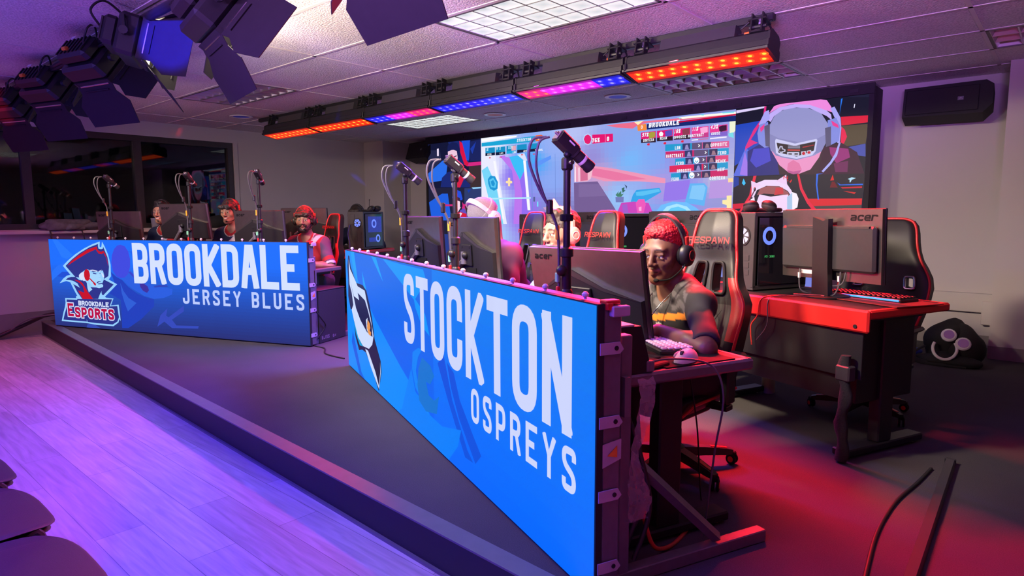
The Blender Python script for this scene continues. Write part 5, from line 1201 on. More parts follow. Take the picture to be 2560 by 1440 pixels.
# ------------------------------------------------------------------ desks
M['desktop'] = mat('black_desktop', (0.014, 0.013, 0.014), 0.55, noise_s=60, bump=0.05, bump_s=300, spec=.3)
def desk(loc, rz, L, Dp, top, label, red=True, leg_w=True):
    t = thing('gaming_desk', label, 'desk', loc, rz, 'black gaming desks on the stage')
    z = top - .0
    obj('desktop', MB().box((0, 0, z - .015), (L - .05, Dp - .03, .028), .003), M['desktop'], t, 0)
    e = MB()
    for s in (-1, 1): e.box((s * (L / 2 - .018), 0, z - .02), (.036, Dp, .04), .008)
    e.box((0, Dp / 2 - .01, z - .02), (L, .03, .04), .008); 
    if not red: e.box((0, -Dp / 2 + .01, z - .02), (L, .03, .04), .008)
    obj('edge_trim', e, M['redp'] if red else M['alu'], t, 0)
    if red:
        obj('front_rail', MB().box((0, -Dp / 2 - .004, z - .05), (L, .022, .1), .008), M['redp'], t, 0)
        for s in (-1, 1): obj('rail_screw', MB().lathe([(.001, -.006), (.009, -.006), (.009, .002), (.001, .002)], 10, (s * (L / 2 - .06), -Dp / 2 - .013, z - .075), 'y'), M['black'], t)
        obj('modesty_panel', MB().box((0, -Dp / 2 + .02, z - .20), (L - .08, .012, .24), .002).box((0, -Dp / 2 + .05, z - .36), (L - .16, .012, .16), .002), M['blackmetal'], t, 0)
    for s in (-1, 1):
        lg = obj('leg', MB().box((s * (L / 2 - .12), .0, (z - .03) / 2 + .02), (.06, .10, z - .08), .006).box((s * (L / 2 - .12), 0, z - .05), (.07, Dp * .8, .04), .004), M['blackmetal'], t, 0)
        if red: obj('side_panel', MB().box((s * (L / 2 - .12), .0, z - .25), (.022, Dp * .72, .42), .004), M['blackmetal'], lg, 0)
        obj('foot', MB().box((s * (L / 2 - .12), 0, .03), (.08, Dp * .98, .035), .006), M['blackmetal'], lg, 0)
        for q in (-1, 1): obj('levelling_pad', MB().lathe([(.001, 0.0015), (.02, 0.0015), (.016, .013), (.001, .013)], 10, (s * (L / 2 - .12), q * Dp * .42, 0)), M['chrome'], lg)
    return t
DZ = .86 - ST
DK = []
labs = ['red edged gaming desk nearest the right wall, with a free standing monitor', 'red edged gaming desk in the back row behind the red-haired player', 'red edged gaming desk in the back row behind the player in the cat-ear headset']
for k, u in enumerate((2.43, 1.19, -.05)):
    DK.append(desk(SP(u, 1.92, ST), FU, 1.23, .58, DZ, labs[k]))
FZ = .785 - ST
for k, u in enumerate((2.72, 1.66, .60)):
    desk(SP(u, .44, ST), FU, 1.05, .56, FZ, ['black front desk nearest the camera behind the right-hand sign', 'middle black desk behind the right-hand sign', 'far black desk behind the right-hand sign'][k], False)
for k, u in enumerate((2.14, .9)):
    desk(BP(u, 1.93, ST), FB, 1.23, .62, .90 - ST, ['red edged gaming desk in the left team back row, under the glass sided computer', 'red edged gaming desk at the far end of the left team back row'][k])
for k, u in enumerate((2.55, 1.5, .45)):
    desk(BP(u, .44, ST), FB, 1.04, .56, .80 - ST, ['front desk behind the left-hand sign, at the bearded player', 'front desk behind the left-hand sign, at the smiling player', 'front desk behind the left-hand sign, furthest from the camera'][k], False)

# ------------------------------------------------------------------ monitors, arms, cameras
def monitor(loc, rz, label, tilt=0, logo=True, group='monitors seen from behind', style=0, W=.60, H=.35):
    t = thing('monitor', label, 'monitor', loc, (R(tilt), 0, rz), group)
    h, v = W / 2, H / 2
    obj('back_shell', MB().prism([(-h, -v), (h, -v), (h, v), (-h, v)], -.012, .012), M['brushed'], t, 0)
    obj('bezel', MB().box((0, .014, 0), (W + .006, .012, H + .006), .002), M['black'], t, 0)
    p = Pic(); p.grad(-h + .008, h - .008, -v + .014, v - .008, lambda a, b: mixc((25, 45, 90), (120, 150, 190), b * (.5 + .5 * math.sin(9 * a) ** 2)), 6, 5)
    o = p.build('screen', M['monscreen'], t, (0, .0215, 0)); o.rotation_euler = (0, 0, PI)
    if style == 0:                                  # wedge shaped rear body under a brushed upper plate
        b = MB(); b.prism([(-h + .002, -v + .012), (-h + .002, -.045), (-.065, v * .54), (-.035, v * .54), (.12, .03), (h - .002, -.01), (h - .002, -v + .012)], -.034, -.010)
        obj('rear_body', b, M['black'], t, 0)
        g = MB(); g.add([(-.04, -.0362, v * .54), (.12, -.0362, .03), (h - .003, -.0362, -.01), (h - .003, -.0347, -.013), (.12, -.0347, .014), (-.045, -.0347, v * .54 - .026)], [(0, 1, 4, 5), (1, 2, 3, 4), (5, 4, 1, 0), (4, 3, 2, 1)])
        g.add([(-.06, -.0362, v * .54), (-h + .003, -.0362, -.042), (-h + .003, -.0347, -.05), (-.055, -.0347, v * .54 - .016)], [(0, 1, 2, 3), (3, 2, 1, 0)])
        obj('vent_strip', g, M['vent'], t, 0)
        obj('mount_plate', MB().box((.0, -.04, -.035), (.12, .012, .12), .003).box((-.045, -.046, .01), (.012, .004, .012)).box((.045, -.046, .01), (.012, .004, .012)), M['blackmetal'], t, 0)
        obj('port_recess', MB().box((.0, -.036, -v + .045), (.2, .006, .05)), M['rubber'], t, 0)
    if logo:
        lg = MB()
        x0, z0, hh, ww = (-h + .03, v - .05, .022, .022) if style == 0 else (h - .17, v - .055, .03, .032)
        for q in text('acer', x0, z0, hh, ww, .006 if style == 0 else .008, .005, .2): lg.add([(x, -.0135, z) for x, z in q] + [(x, -.0115, z) for x, z in q], [(0, 1, 2, 3), (3, 2, 1, 0), (4, 5, 6, 7)])
        obj('logo', lg, M['black'], t, 0)
    return t
M['vent'] = mat('vent_mesh', (.10, .095, .09), .4, .7, noise_s=900, noise_a=.8)
M['monscreen'] = attr_mat('monitor_image', .3, True, .5)
def monitor_arm(base, head, mon):
    """jointed arm of a monitor: post clamped to the desk top (base), arms up to the monitor's plate (head)"""
    inv = (Matrix.Translation(mon.location) @ mon.rotation_euler.to_matrix().to_4x4()).inverted() @ Matrix.Translation(base)
    hd = Vector(head) - Vector(base)
    def put(name, mb, m):
        mb.v = [tuple(inv @ Vector(v)) for v in mb.v]
        return obj(name, mb, m, mon)
    ph = max(.12, min(.2, hd.z - .06))
    put('arm_post', MB().lathe([(.03, 0), (.03, .012), (.018, .015), (.018, ph), (.017, ph + .003), (.001, ph + .003)], 14), M['dark'])
    a = Vector((0, 0, ph * .6)); mid = Vector((hd.x * .45 - hd.y * .45, hd.y * .45 + hd.x * .45 - .02, ph * .7))
    put('lower_arm', MB().tube([a, mid], .020, 8, sq=.8).lathe([(.024, -.03), (.024, .03)], 12, mid), M['dark'])
    e = mid * .12 + hd * .88
    put('upper_arm', MB().tube([mid + Vector((0, 0, .03)), e + Vector((0, 0, -.015))], .022, 8, sq=.7).lathe([(.02, -.035), (.02, .035)], 12, e), M['alu'])
    put('head_joint', MB().tube([e, hd], .016, 8).ball(hd, .022), M['black'])
def pole_camera(base, fz, height, yaw, label, group, lean=0.0):
    t = thing('camera_pole', 'black clamp-on camera pole, ' + label, 'camera stand', base, yaw, 'camera poles behind the signs')
    obj('clamp', MB().box((0, .0, .02), (.06, .07, .06), .006).lathe([(.03, .05), (.03, .07), (.022, .08)], 12), M['black'], t)
    obj('lower_pole', MB().tube([(0, 0, .05), (0, 0, height * .55)], .0165, 12), M['blackmetal'], t)
    obj('upper_pole', MB().tube([(0, 0, height * .5), (0, 0, height)], .0125, 12), M['blackmetal'], t)
    obj('pole_collar', MB().lathe([(.017, height * .30), (.023, height * .31), (.023, height * .345), (.017, height * .36)], 14), M['black'], t)
    obj('pole_collar', MB().lathe([(.017, height * .53), (.024, height * .535), (.024, height * .575), (.014, height * .585)], 14), M['black'], t)
    obj('locking_knob', MB().ball((0, -.02, height * .46), .02), M['black'], t)
    obj('tilt_head', MB().box((0, 0, height + .012), (.03, .036, .045), .006).ball((0, 0, height + .045), .013), M['blackmetal'], t)
    obj('thumb_screw', MB().lathe([(.001, 0), (.008, 0), (.008, .02), (.001, .02)], 8, (.015, 0, height + .015), 'x'), M['chrome'], t)
    cb = MB(); hz = height
    cb.tube(spline([(-.012, -.075, hz + .10), (-.03, -.12, hz + .09), (-.035, -.13, hz + .02), (-.03, -.09, hz - .08), (-.02, -.045, hz - .16), (-.018, -.022, hz - .26), (-.02, -.02, height * .2), (-.01, -.03, .06)], 5), .0055, 6)
    cb.tube(spline([(.0, -.07, hz + .10), (-.01, -.105, hz + .08), (-.02, -.11, hz + .0), (-.025, -.08, hz - .09), (-.016, -.03, hz - .2)], 5), .0045, 6)
    obj('cable', cb, M['cablegrey'], t)
    obj('cable_joint', MB().box((-.024, -.055, hz - .135), (.022, .02, .05), .004), M['black'], t, 0)
    obj('yellow_tag', MB().box((-.02, -.026, height * .66), (.013, .013, .05), .003), M['yellow'], t, 0)
    obj('green_tag', MB().box((-.022, -.024, height * .42), (.02, .012, .035), .003), M['green'], t, 0)
    obj('red_tag', MB().box((-.018, -.024, height * .345), (.013, .013, .038), .003), M['redt'], t, 0)
    for q in (.25, .72): obj('cable_tie', MB().lathe([(.020, height * q), (.024, height * q + .003), (.024, height * q + .022), (.02, height * q + .025)], 10), M['rubber'], t)
    # the camera itself is its own thing
    c = thing('box_camera', 'small black box camera with silver-banded lens, ' + label, 'camera', Vector(base) + Vector((0, 0, height + .075)), (R(-38 - lean), 0, yaw), 'box cameras on the poles'); c.scale = (.68, .68, .68)
    b = MB(); b.prism([(-.03, -.032), (.03, -.032), (.038, -.01), (.038, .025), (.026, .036), (-.026, .036), (-.038, .025), (-.038, -.01)], -.07, .045)
    obj('body', b, M['black'], c, 20)
    obj('front_ring', MB().lathe([(.036, .045), (.038, .05), (.038, .06), (.032, .065)], 20, ax='y'), M['blackmatte'], c)
    ln = obj('lens_barrel', MB().lathe([(.031, .06), (.031, .15), (.033, .155), (.033, .178), (.029, .18), (.027, .172)], 22, ax='y'), M['blackmatte'], c)
    obj('lens_band', MB().lathe([(.0318, .105), (.0325, .106), (.0325, .121), (.0318, .122)], 22, ax='y'), M['pale'], ln)
    obj('front_glass', MB().lathe([(.001, .174), (.028, .172), (.028, .168), (.001, .168)], 22, ax='y'), M['black'], ln)
    obj('rear_ports', MB().box((0, -.074, 0), (.05, .01, .05), .002).lathe([(.001, -.09), (.007, -.09), (.007, -.07)], 8, (-.012, 0, .012), 'y').lathe([(.001, -.09), (.006, -.09), (.006, -.07)], 8, (.012, 0, .01), 'y'), M['chrome'], c)
    for q in c.children_recursive: pass
    obj('name_plate', MB().box((0.0385, .0, .01), (.002, .04, .008)), M['pale'], c, 0)
    return t
for P, u, w, z, yw, tl_, bu, bw, bz, lb in (
        (SP, 2.63, .43, .975, FU + R(15), 11, 2.56, .22, .785, 'angled monitor close to the red-haired player, back wedge and brushed plate'),
        (SP, 1.43, .43, 1.095, FU + R(4), 4, 1.22, .26, .785, 'monitor behind the right-hand sign, second from the camera'),
        (SP, .54, .44, 1.10, FU + R(4), 4, .34, .26, .785, 'monitor behind the right-hand sign, furthest from the camera'),
        (BP, 2.37, .42, 1.16, FB - R(2), 4, 2.22, .24, .80, 'monitor at the bearded player behind the left-hand sign'),
        (BP, 1.45, .40, 1.235, FB + R(2), 8, 1.30, .24, .80, 'monitor between the two players nearest the window, tilted brushed back'),
        (BP, .53, .40, 1.165, FB + R(2), 4, .38, .24, .80, 'dark monitor at the far left end of the left-hand sign'),
        (BP, 1.86, 1.72, 1.20, FB + R(6), 4, 1.75, 1.60, .90, 'back-row monitor left of the glass sided computer, brushed wedge back')):
    mo = monitor(P(u, w, z), yw, lb, tl_)
    monitor_arm(P(bu, bw, bz), P(u, w, z) + Euler((R(tl_), 0, yw)).to_matrix() @ Vector((0, -.05, -.035)), mo)
pole_camera(SP(2.90, .17, .785), 0, .66, FU, 'nearest the camera', 0)
pole_camera(SP(1.83, .17, .785), 0, .67, FU, 'second from the camera', 0)
pole_camera(SP(.99, .17, .785), 0, .70, FU, 'in front of the grey wall column', 0)
pole_camera(BP(2.62, .15, .80), 0, .78, FB + R(20), 'nearest the left-hand sign end', 0)
pole_camera(BP(1.79, .15, .80), 0, .78, FB + R(12), 'before the window mullion', 0)
pole_camera(BP(.74, .15, .80), 0, .78, FB, 'furthest left before the window', 0)
# back-row monitors
def stand_monitor(loc, rz, label):
    t = monitor(Vector(loc) + Vector((0, 0, .265)), rz, label, 3, True, 'monitors seen from behind', 1, .59, .355)
    obj('rear_hump', MB().box((-.145, -.026, -.015), (.27, .03, .225), .012).box((.145, -.026, -.015), (.27, .03, .225), .012), M['dark'], t, 0)
    obj('vent_row', MB().box((-.14, -.030, .092), (.2, .026, .012)).box((.15, -.030, .092), (.2, .026, .012)), M['vent'], t, 0)
    s = MB(); s.prism([(-.045, -.255), (.055, -.255), (.05, -.10), (.052, .135), (.02, .125), (-.04, .145)], -.075, -.042)
    obj('stand_column', s, M['black'], t, 0)
    obj('stand_base', MB().lathe([(.001, -.262), (.11, -.262), (.11, -.255), (.03, -.245), (.001, -.245)], 24, (0, -.02, 0)), M['black'], t)
    obj('rating_label', MB().box((-.13, -.0145, -.145), (.07, .001, .022)), M['pale'], t, 0)
    cb = MB()
    cb.tube(spline([(-.16, -.03, -.13), (-.16, -.035, -.2), (-.14, -.04, -.245), (-.05, -.06, -.255), (.05, -.09, -.25)]), .004, 6).tube(spline([(.09, -.03, -.13), (.085, -.035, -.2), (.06, -.05, -.25), (.0, -.09, -.25), (-.1, -.14, -.252)]), .004, 6)
    cb.tube(spline([(.12, -.03, -.13), (.1, -.035, -.19), (.02, -.04, -.205), (-.04, -.04, -.2)]), .0035, 6)
    obj('video_cable', cb, M['cablegrey'], t)
    for x in (-.16, .085): obj('cable_label', MB().box((x, -.035, -.165), (.01, .01, .028)), M['pale'], t, 0)
    return t
stand_monitor(SP(2.62, 1.90, .862), FU + R(-3), 'monitor with a tall stand on the desk nearest the right wall, large acer lettering')
stand_monitor(SP(1.42, 1.95, .862), FU, 'grey monitor on the back-row desk, partly hidden by the red-haired player')
stand_monitor(SP(.18, 1.95, .862), FU, 'back-row monitor behind the cat-ear headset player')
# computers
M['tower'] = mat('steel_case', (0.06, 0.058, 0.06), 0.45, 0.4, noise_s=40)
M['fanblue'] = mat('lit_fan_ring', (.1, .15, .5), .4, noise_s=300, noise_a=.05, emit=(.12, .22, 1.0), es=1.1)
M['fandim'] = mat('backlit_fan', (.25, .3, .42), .5, noise_s=200, noise_a=.3, emit=(.20, .27, .55), es=.5)
M['glassd'] = mat('smoked_side_glass', (0.012, 0.012, 0.018), 0.08, noise_s=3, noise_a=.2)
M['greenled'] = mat('lit_green_letters', (.05, .3, .08), .5, noise_s=300, noise_a=.05, emit=(.12, .8, .25), es=.5)
M['bluein'] = mat('blue_lit_components', (.03, .05, .3), .4, noise_s=25, noise_a=.9, emit=(.03, .07, .65), es=.35)
def tower(loc, rz, label, bright=False, W=.21, H=.43, D=.42):
    t = thing('computer_tower', label, 'computer', loc, rz, 'computer towers on the back desks')
    f = MB(); f.box((0, 0, .015), (W, D, .025), .003).box((0, 0, H - .012), (W, D, .024), .003).box((-W / 2 + .006, 0, H / 2), (.012, D, H - .03)).box((0, D / 2 - .008, H / 2), (W, .016, H - .03)).box((W / 2 - .006, D / 2 - .03, H / 2), (.012, .05, H - .03)).box((W / 2 - .006, -D / 2 + .01, H / 2), (.012, .02, H - .03))
    obj('case', f, M['tower'], t, 0)
    r = MB(); r.box((0, -D / 2 + .004, H / 2), (W - .004, .01, H - .04)).box((-.04, -D / 2 - .002, .34), (.06, .006, .12), .002)
    for k in range(7): r.box((-.03, -D / 2 - .002, .10 + k * .018), (.10, .005, .009))
    for k in range(3): r.box((.06, -D / 2 - .002, .1 + k * .04), (.03, .005, .03))
    obj('rear_panel', r, M['tower'], t, 0)
    obj('fan_grille', MB().lathe([(.045, -D / 2 - .001), (.056, -D / 2 - .001), (.056, -D / 2 - .006), (.045, -D / 2 - .006), (.045, -D / 2 - .001)], 24, (.025, 0, H * .70), 'y'), M['black'], t)
    fb = MB()
    for k in range(7):
        a = k * 2 * PI / 7
        fb.add([(.025 + .012 * math.cos(a), -D / 2 - .003, H * .7 + .012 * math.sin(a)), (.025 + .046 * math.cos(a - .1), -D / 2 - .004, H * .7 + .046 * math.sin(a - .1)), (.025 + .046 * math.cos(a + .55), -D / 2 - .003, H * .7 + .046 * math.sin(a + .55)), (.025 + .014 * math.cos(a + .6), -D / 2 - .002, H * .7 + .014 * math.sin(a + .6))], [(0, 1, 2, 3), (3, 2, 1, 0)])
    obj('fan', fb, M['fanblue'] if bright else M['fandim'], t, 0)
    obj('side_glass', MB().box((W / 2 + .001, .0, H / 2), (.004, D - .07, H - .06)), M['glassd'], t, 0)
    def ring(y, z, r, m):
        obj('fan_ring', MB().lathe([(r * .6, W / 2 + .0035), (r, W / 2 + .0035), (r, W / 2 + .005), (r * .6, W / 2 + .005), (r * .6, W / 2 + .0035)], 22, (0, y, z), 'x'), m, t)
    if bright:
        obj('lit_interior', MB().box((W / 2 + .0035, .02, H * .66), (.001, D - .14, H * .42)).box((W / 2 + .0035, -.02, H * .25), (.001, D * .4, .05)), M['bluein'], t, 0)
        ring(.0, H * .68, .05, M['fanblue']); ring(.08, H * .28, .045, M['fanblue'])
    else:
        ring(-.10, H * .70, .05, M['fanblue'])
        g = MB()
        for q in text('RTX 3080', -.10, H * .42, .012, .008, .002, .002): g.add([(W / 2 + .004, x - .03, z) for x, z in q], [(0, 1, 2, 3), (3, 2, 1, 0)])
        obj('card_lettering', g, M['greenled'], t, 0)
    for y in (-D / 2 + .04, D / 2 - .04): obj('foot', MB().box((0, y, .002), (W * .8, .03, .008)), M['rubber'], t, 0)
    return t
tower(SP(2.17, 1.95, .863), FU, 'tower computer on the desk nearest the right wall, headset lying on top')
tower(SP(.80, 1.95, .863), FU, 'tower computer on the back row left of the grey monitor, blue fan glow')
tower(SP(-.45, 1.95, .863), FU, 'tower computer at the far end of the right team back row')
tower(BP(2.57, 1.92, .903), FB, 'glass sided tower glowing blue at the end of the left team back row', True)
tower(BP(1.42, 1.92, .903), FB, 'tower computer behind the bearded player', True)
# ------------------------------------------------------------------ racing chairs
M['quilt'] = mat('quilted_grey_leatherette', (.05, .047, .045), .38, bump=.1, bump_s=220)
M['strap'] = mat('black_webbing', (.012, .012, .012), .75, noise_s=200)
def gaming_chair(loc, rz, label, style=0, wheels=True):
    t = thing('gaming_chair', label, 'chair', loc, rz, 'black and red gaming chairs')
    t.scale = (.84, .92, .92) if style == 0 else (.82, .88, .87)
    sh = .40                                                   # seat height
    # backrest: gridded shell with two see-through slots, built upright then leaned back
    if style == 0:
        prof = [(0, .20), (.10, .215), (.20, .225), (.30, .235), (.375, .235), (.43, .205), (.455, .185), (.50, .165), (.57, .15), (.60, .145), (.68, .132), (.75, .122), (.80, .112), (.832, .092), (.845, .06)]
        fcols = [-1, -.86, -.68, -.50, -.14, 0, .14, .50, .68, .86, 1]
        slot_rows = (5, 8); slot_cols = (3, 6)
    else:
        prof = [(0, .20), (.10, .24), (.20, .265), (.30, .29), (.40, .30), (.47, .285), (.53, .25), (.58, .215), (.64, .19), (.70, .175), (.76, .165), (.81, .15), (.845, .12), (.86, .06)]
        fcols = [-1, -.86, -.66, -.46, -.22, 0, .22, .46, .66, .86, 1]
        slot_rows = (4, 5); slot_cols = (2, 7)
    lean = R(13)
    y0 = -.205
    def place(x, y, z): return (x, y0 + y - math.sin(lean) * z + .0, sh + .03 + math.cos(lean) * z)
    def fy(f, z):
        bol = .055 * max(0, (abs(f) - .55) / .45) ** 1.3 * max(0, 1 - max(0, z - .40) / .25)
        lum = .02 * math.exp(-((z - .15) / .12) ** 2) + .035 * (1 if z > .6 else 0) * math.exp(-((z - .73) / .12) ** 2) * (1 - .6 * abs(f))
        return .035 + bol + lum - (.03 if abs(f) > .98 else 0)
    nr, nc = len(prof), len(fcols)
    front = [[place(prof[i][1] * fcols[j], fy(fcols[j], prof[i][0]), prof[i][0]) for j in range(nc)] for i in range(nr)]
    back = [[place(prof[i][1] * fcols[j] * .98, -.045 + .012 * abs(fcols[j]), prof[i][0]) for j in range(nc)] for i in range(nr)]
    def hole(i, j):
        return slot_rows[0] <= i < slot_rows[1] and j in slot_cols
    b = MB(); vs = [p for r in front for p in r] + [p for r in back for p in r]; off = nr * nc
    fs = []; ms = []
    ix = lambda i, j: i * nc + j
    for i in range(nr - 1):
        for j in range(nc - 1):
            if hole(i, j):
                q = [ix(i, j), ix(i, j + 1), ix(i + 1, j + 1), ix(i + 1, j)]
                for k in range(4):
                    a, c = q[k], q[(k + 1) % 4]
                    nb = [(i - 1, j), (i, j + 1), (i + 1, j), (i, j - 1)][k]
                    if not hole(*nb): fs.append((c, a, a + off, c + off)); ms.append(0)
                continue
            side = abs((fcols[j] + fcols[j + 1]) / 2)
            zz = prof[i][0]
            m = 0
            if style == 0 and side > .75 and .18 < zz < .46: m = 1
            if style == 0 and side < .66 and zz < .36: m = 2
            fs.append((ix(i, j), ix(i + 1, j), ix(i + 1, j + 1), ix(i, j + 1))[::-1]); ms.append(m)
            fs.append(tuple(q + off for q in (ix(i, j), ix(i + 1, j), ix(i + 1, j + 1), ix(i, j + 1)))); ms.append(0)
    for i in range(nr - 1):
        fs += [(ix(i, 0), ix(i + 1, 0), ix(i + 1, 0) + off, ix(i, 0) + off)[::-1], (ix(i, nc - 1), ix(i + 1, nc - 1), ix(i + 1, nc - 1) + off, ix(i, nc - 1) + off)]; ms += [0, 0]
    for j in range(nc - 1):
        fs += [(ix(0, j), ix(0, j + 1), ix(0, j + 1) + off, ix(0, j) + off)[::-1], (ix(nr - 1, j), ix(nr - 1, j + 1), ix(nr - 1, j + 1) + off, ix(nr - 1, j) + off)]; ms += [0, 0]
    b.add(vs, fs); b.m = ms
    o = obj('backrest', b, [M['blackl'], M['redl'], M['quilt']], t, 0)
    o.data.polygons.foreach_set('use_smooth', [True] * len(o.data.polygons)); o.data.set_sharp_from_angle(angle=R(60))
    bev = o.modifiers.new('soft', 'SUBSURF'); bev.levels = 1; bev.render_levels = 2
    # piping along the outline
    left = [place(-prof[i][1] * .985, fy(-.9, prof[i][0]) - .012, prof[i][0]) for i in range(nr)]
    right = [place(prof[i][1] * .985, fy(.9, prof[i][0]) - .012, prof[i][0]) for i in range(nr)]
    obj('piping', MB().tube(spline(left + right[::-1], 4), .0085, 7), M['redl'], t, 60)
    # slot frames
    for s in slot_cols:
        i0, i1 = slot_rows
        c = [front[i0][s], front[i0][s + 1], front[i1][s + 1], front[i1][s]]
        cv = [Vector(q) for q in c]; ce = sum(cv, Vector()) / 4
        cv = [ce + (q - ce) * 1.12 + Vector((0, .006, 0)) for q in cv]
        path = []
        for k in range(4):
            a, e, n = cv[k - 1], cv[k], cv[(k + 1) % 4]
            for u in (0, .25, .5, .75, 1):
                p0 = e + (a - e) * .25; p1 = e + (n - e) * .25
                path.append(p0 * (1 - u) ** 2 + e * 2 * u * (1 - u) + p1 * u * u)
        path.append(path[0])
        obj('slot_frame', MB().tube(path, .011, 8, sq=.8), M['black'] if style == 0 else M['chrome'], t)
    if style == 0:
        lg = MB(); z0 = .675; L = text('RESPAWN', 0, 0, .034, .030, .0058, .005); mx = max(q[0] for P in L for q in P)
        for q in L: lg.add([place(x - mx / 2, .098, z0 + z) for x, z in q], [tuple(range(len(q))), tuple(range(len(q)))[::-1]])
        lg.v = [(-x, y, z) for x, y, z in lg.v]
        obj('logo', lg, M['redp'], t, 0)
        for s in (-1, 1):
            st_ = [place(s * .05, .075, .44), place(s * .055, .085, .40), place(s * .07, .078, .30), place(s * .085, .075, .18), place(s * .09, .07, .06)]
            m2 = MB(); m2.loft([[Vector(p) + Vector((dx, 0, 0)) for dx in (-.014, .014)] + [Vector(p) + Vector((dx, .004, 0)) for dx in (.014, -.014)] for p in st_])
            obj('strap', m2, M['strap'], t, 0)
        qg = MB()
        for a in range(-5, 6):                        # stitched diamond seams
            for sg in (-1, 1):
                pts = []
                for k in range(13):
                    zz = .03 + k * .026; xx = a * .055 + sg * (zz - .18) * .62
                    if abs(xx) < .135: pts.append(place(xx, fy(xx / .225, zz) + .001, zz))
                if len(pts) > 1: qg.tube(pts, .0016, 4)
        obj('seam_stitching', qg, M['cloth'], t)
    else:
        for k, zz in enumerate((.14, .24)):
            v = MB().tube([place(-.16, .075, zz - .02), place(-.03, .072, zz + .03), place(.03, .072, zz + .03), place(.16, .075, zz - .02)], .004, 6)
            obj('seam_stitching', v, M['redl'], t)
        for s in (-1, 1):
            obj('red_insert', MB().add([place(s * .20, .085, .06), place(s * .245, .06, .10), place(s * .225, .085, .20)], [(0, 1, 2), (2, 1, 0)]), M['redl'], t, 0)
    # seat with raised side bolsters
    s = MB(); rings = []
    for y, w, zt in ((-.22, .19, .0), (-.2, .205, .01), (0, .225, .0), (.18, .225, .005), (.255, .215, -.005), (.275, .20, -.03)):
        r = []
        for f in np.linspace(-1, 1, 11):
            r.append((w * f, y, sh + zt + .035 * max(0, (abs(f) - .6) / .4)))
        r += [(w * .98, y, sh - .07), (0, y, sh - .085), (-w * .98, y, sh - .07)]
        rings.append(r)
    s.loft(rings); so = obj('seat', s, M['blackl'], t, 50)
    sm = so.modifiers.new('soft', 'SUBSURF'); sm.levels = 1; sm.render_levels = 1
    for sg in (-1, 1):
        obj('seat_stripe', MB().tube([(sg * .226, -.19, sh + .005), (sg * .229, 0, sh + .0), (sg * .229, .2, sh - .0), (sg * .21, .272, sh - .04)], .007, 6), M['redl'], t)
        ar = obj('armrest', MB().box((sg * .285, .02, sh + .19), (.085, .26, .028), .012), M['black'], t, 0)
        obj('armrest_post', MB().box((sg * .285, -.0, sh + .08), (.045, .075, .20), .008).box((sg * .24, -.0, sh - .04), (.12, .06, .025), .004), M['black'], ar, 0)
        obj('armrest_trim', MB().tube([(sg * .285, .145, sh + .185), (sg * .25, .15, sh + .18)], .012, 6), M['redl'], ar)
    obj('seat_mechanism', MB().box((0, -.02, sh - .10), (.22, .26, .04), .008).tube([(.08, 0, sh - .10), (.27, .02, sh - .11)], .007, 6), M['blackmetal'], t, 0)
    obj('gas_lift', MB().lathe([(.001, .10), (.032, .10), (.032, .20), (.026, .205), (.026, .22), (.016, .222), (.016, sh - .10), (.001, sh - .1)], 16), M['black'], t)
    obj('base_hub', MB().lathe([(.001, .075), (.055, .08), (.05, .115), (.036, .125), (.001, .125)], 18), M['black'], t)
    for k in range(5):
        a = 2 * PI * k / 5 + .3; ca, sa = math.cos(a), math.sin(a)
        lg = MB(); rr = []
        for d, w, zt, h in ((.03, .032, .115, .045), (.15, .028, .105, .04), (.27, .022, .088, .032), (.31, .018, .078, .022)):
            rr.append([(d * ca - sa * e, d * sa + ca * e, z) for e, z in ((-w, zt - h), (w, zt - h), (w * .8, zt), (-w * .8, zt))])
        lg.loft(rr); l = obj('base_leg', lg, M['black'], t, 0)
        obj('red_inlay', MB().loft([[(d * ca - sa * e, d * sa + ca * e, z + dz) for e, dz in ((-w, 0), (w, 0), (w, .003), (-w, .003))] for d, w, z in ((.19, .010, .100), (.28, .009, .0865))]), M['redp'], l, 0)
        c = MB(); cx, cy = .31 * ca, .31 * sa
        for e in (-.016, .016): c.v += []; 
        T = Matrix.Translation((cx, cy, .029)) @ Matrix.Rotation(a + .7, 4, 'Z')
        c.T = T
        for e in (-.018, .006): c.lathe([(.001, e), (.024, e), (.028, e + .003), (.028, e + .010), (.024, e + .012), (.001, e + .012)], 16, (0, 0, 0), 'x')
        c.box((0, .0, .028), (.03, .04, .02), .005)
        cs = obj('caster', c, M['rubber'], l)
        d = MB(); d.T = T
        for e in (-.0195, .0185): d.lathe([(.001, e), (.015, e), (.015, e + .001), (.001, e + .001)], 12, (0, 0, 0), 'x')
        obj('wheel_disc', d, M['redp'], cs)
    return t
def SF(u, w): return SP(u, w, ST)
fwS = FU + PI                                            # players face their sign
gaming_chair(SF(2.67, .88), fwS + R(18), 'black and red gaming chair holding the red-haired player, lettered headrest')
gaming_chair(SF(1.68, .92), fwS + R(14), 'black and red gaming chair of the player in the pink cat-ear headset')
gaming_chair(SF(.72, .98), fwS + R(20), 'black and red gaming chair of the player bent over in a purple shirt')
gaming_chair(SF(2.52, 2.36), fwS + R(14), 'empty black gaming chair with red piping at the desk nearest the right wall', 1)
fwB = FB + PI
gaming_chair(BP(2.50, .98, ST), fwB - R(16), 'black and red gaming chair of the bearded player')
gaming_chair(BP(1.68, .95, ST), fwB - R(6), 'black and red gaming chair of the smiling player')
gaming_chair(BP(.66, .95, ST), fwB, 'black and red gaming chair of the dark-haired player furthest left')
gaming_chair(BP(2.0, 2.66, ST), fwB, 'gaming chair of the player with glasses, behind the blue computer')

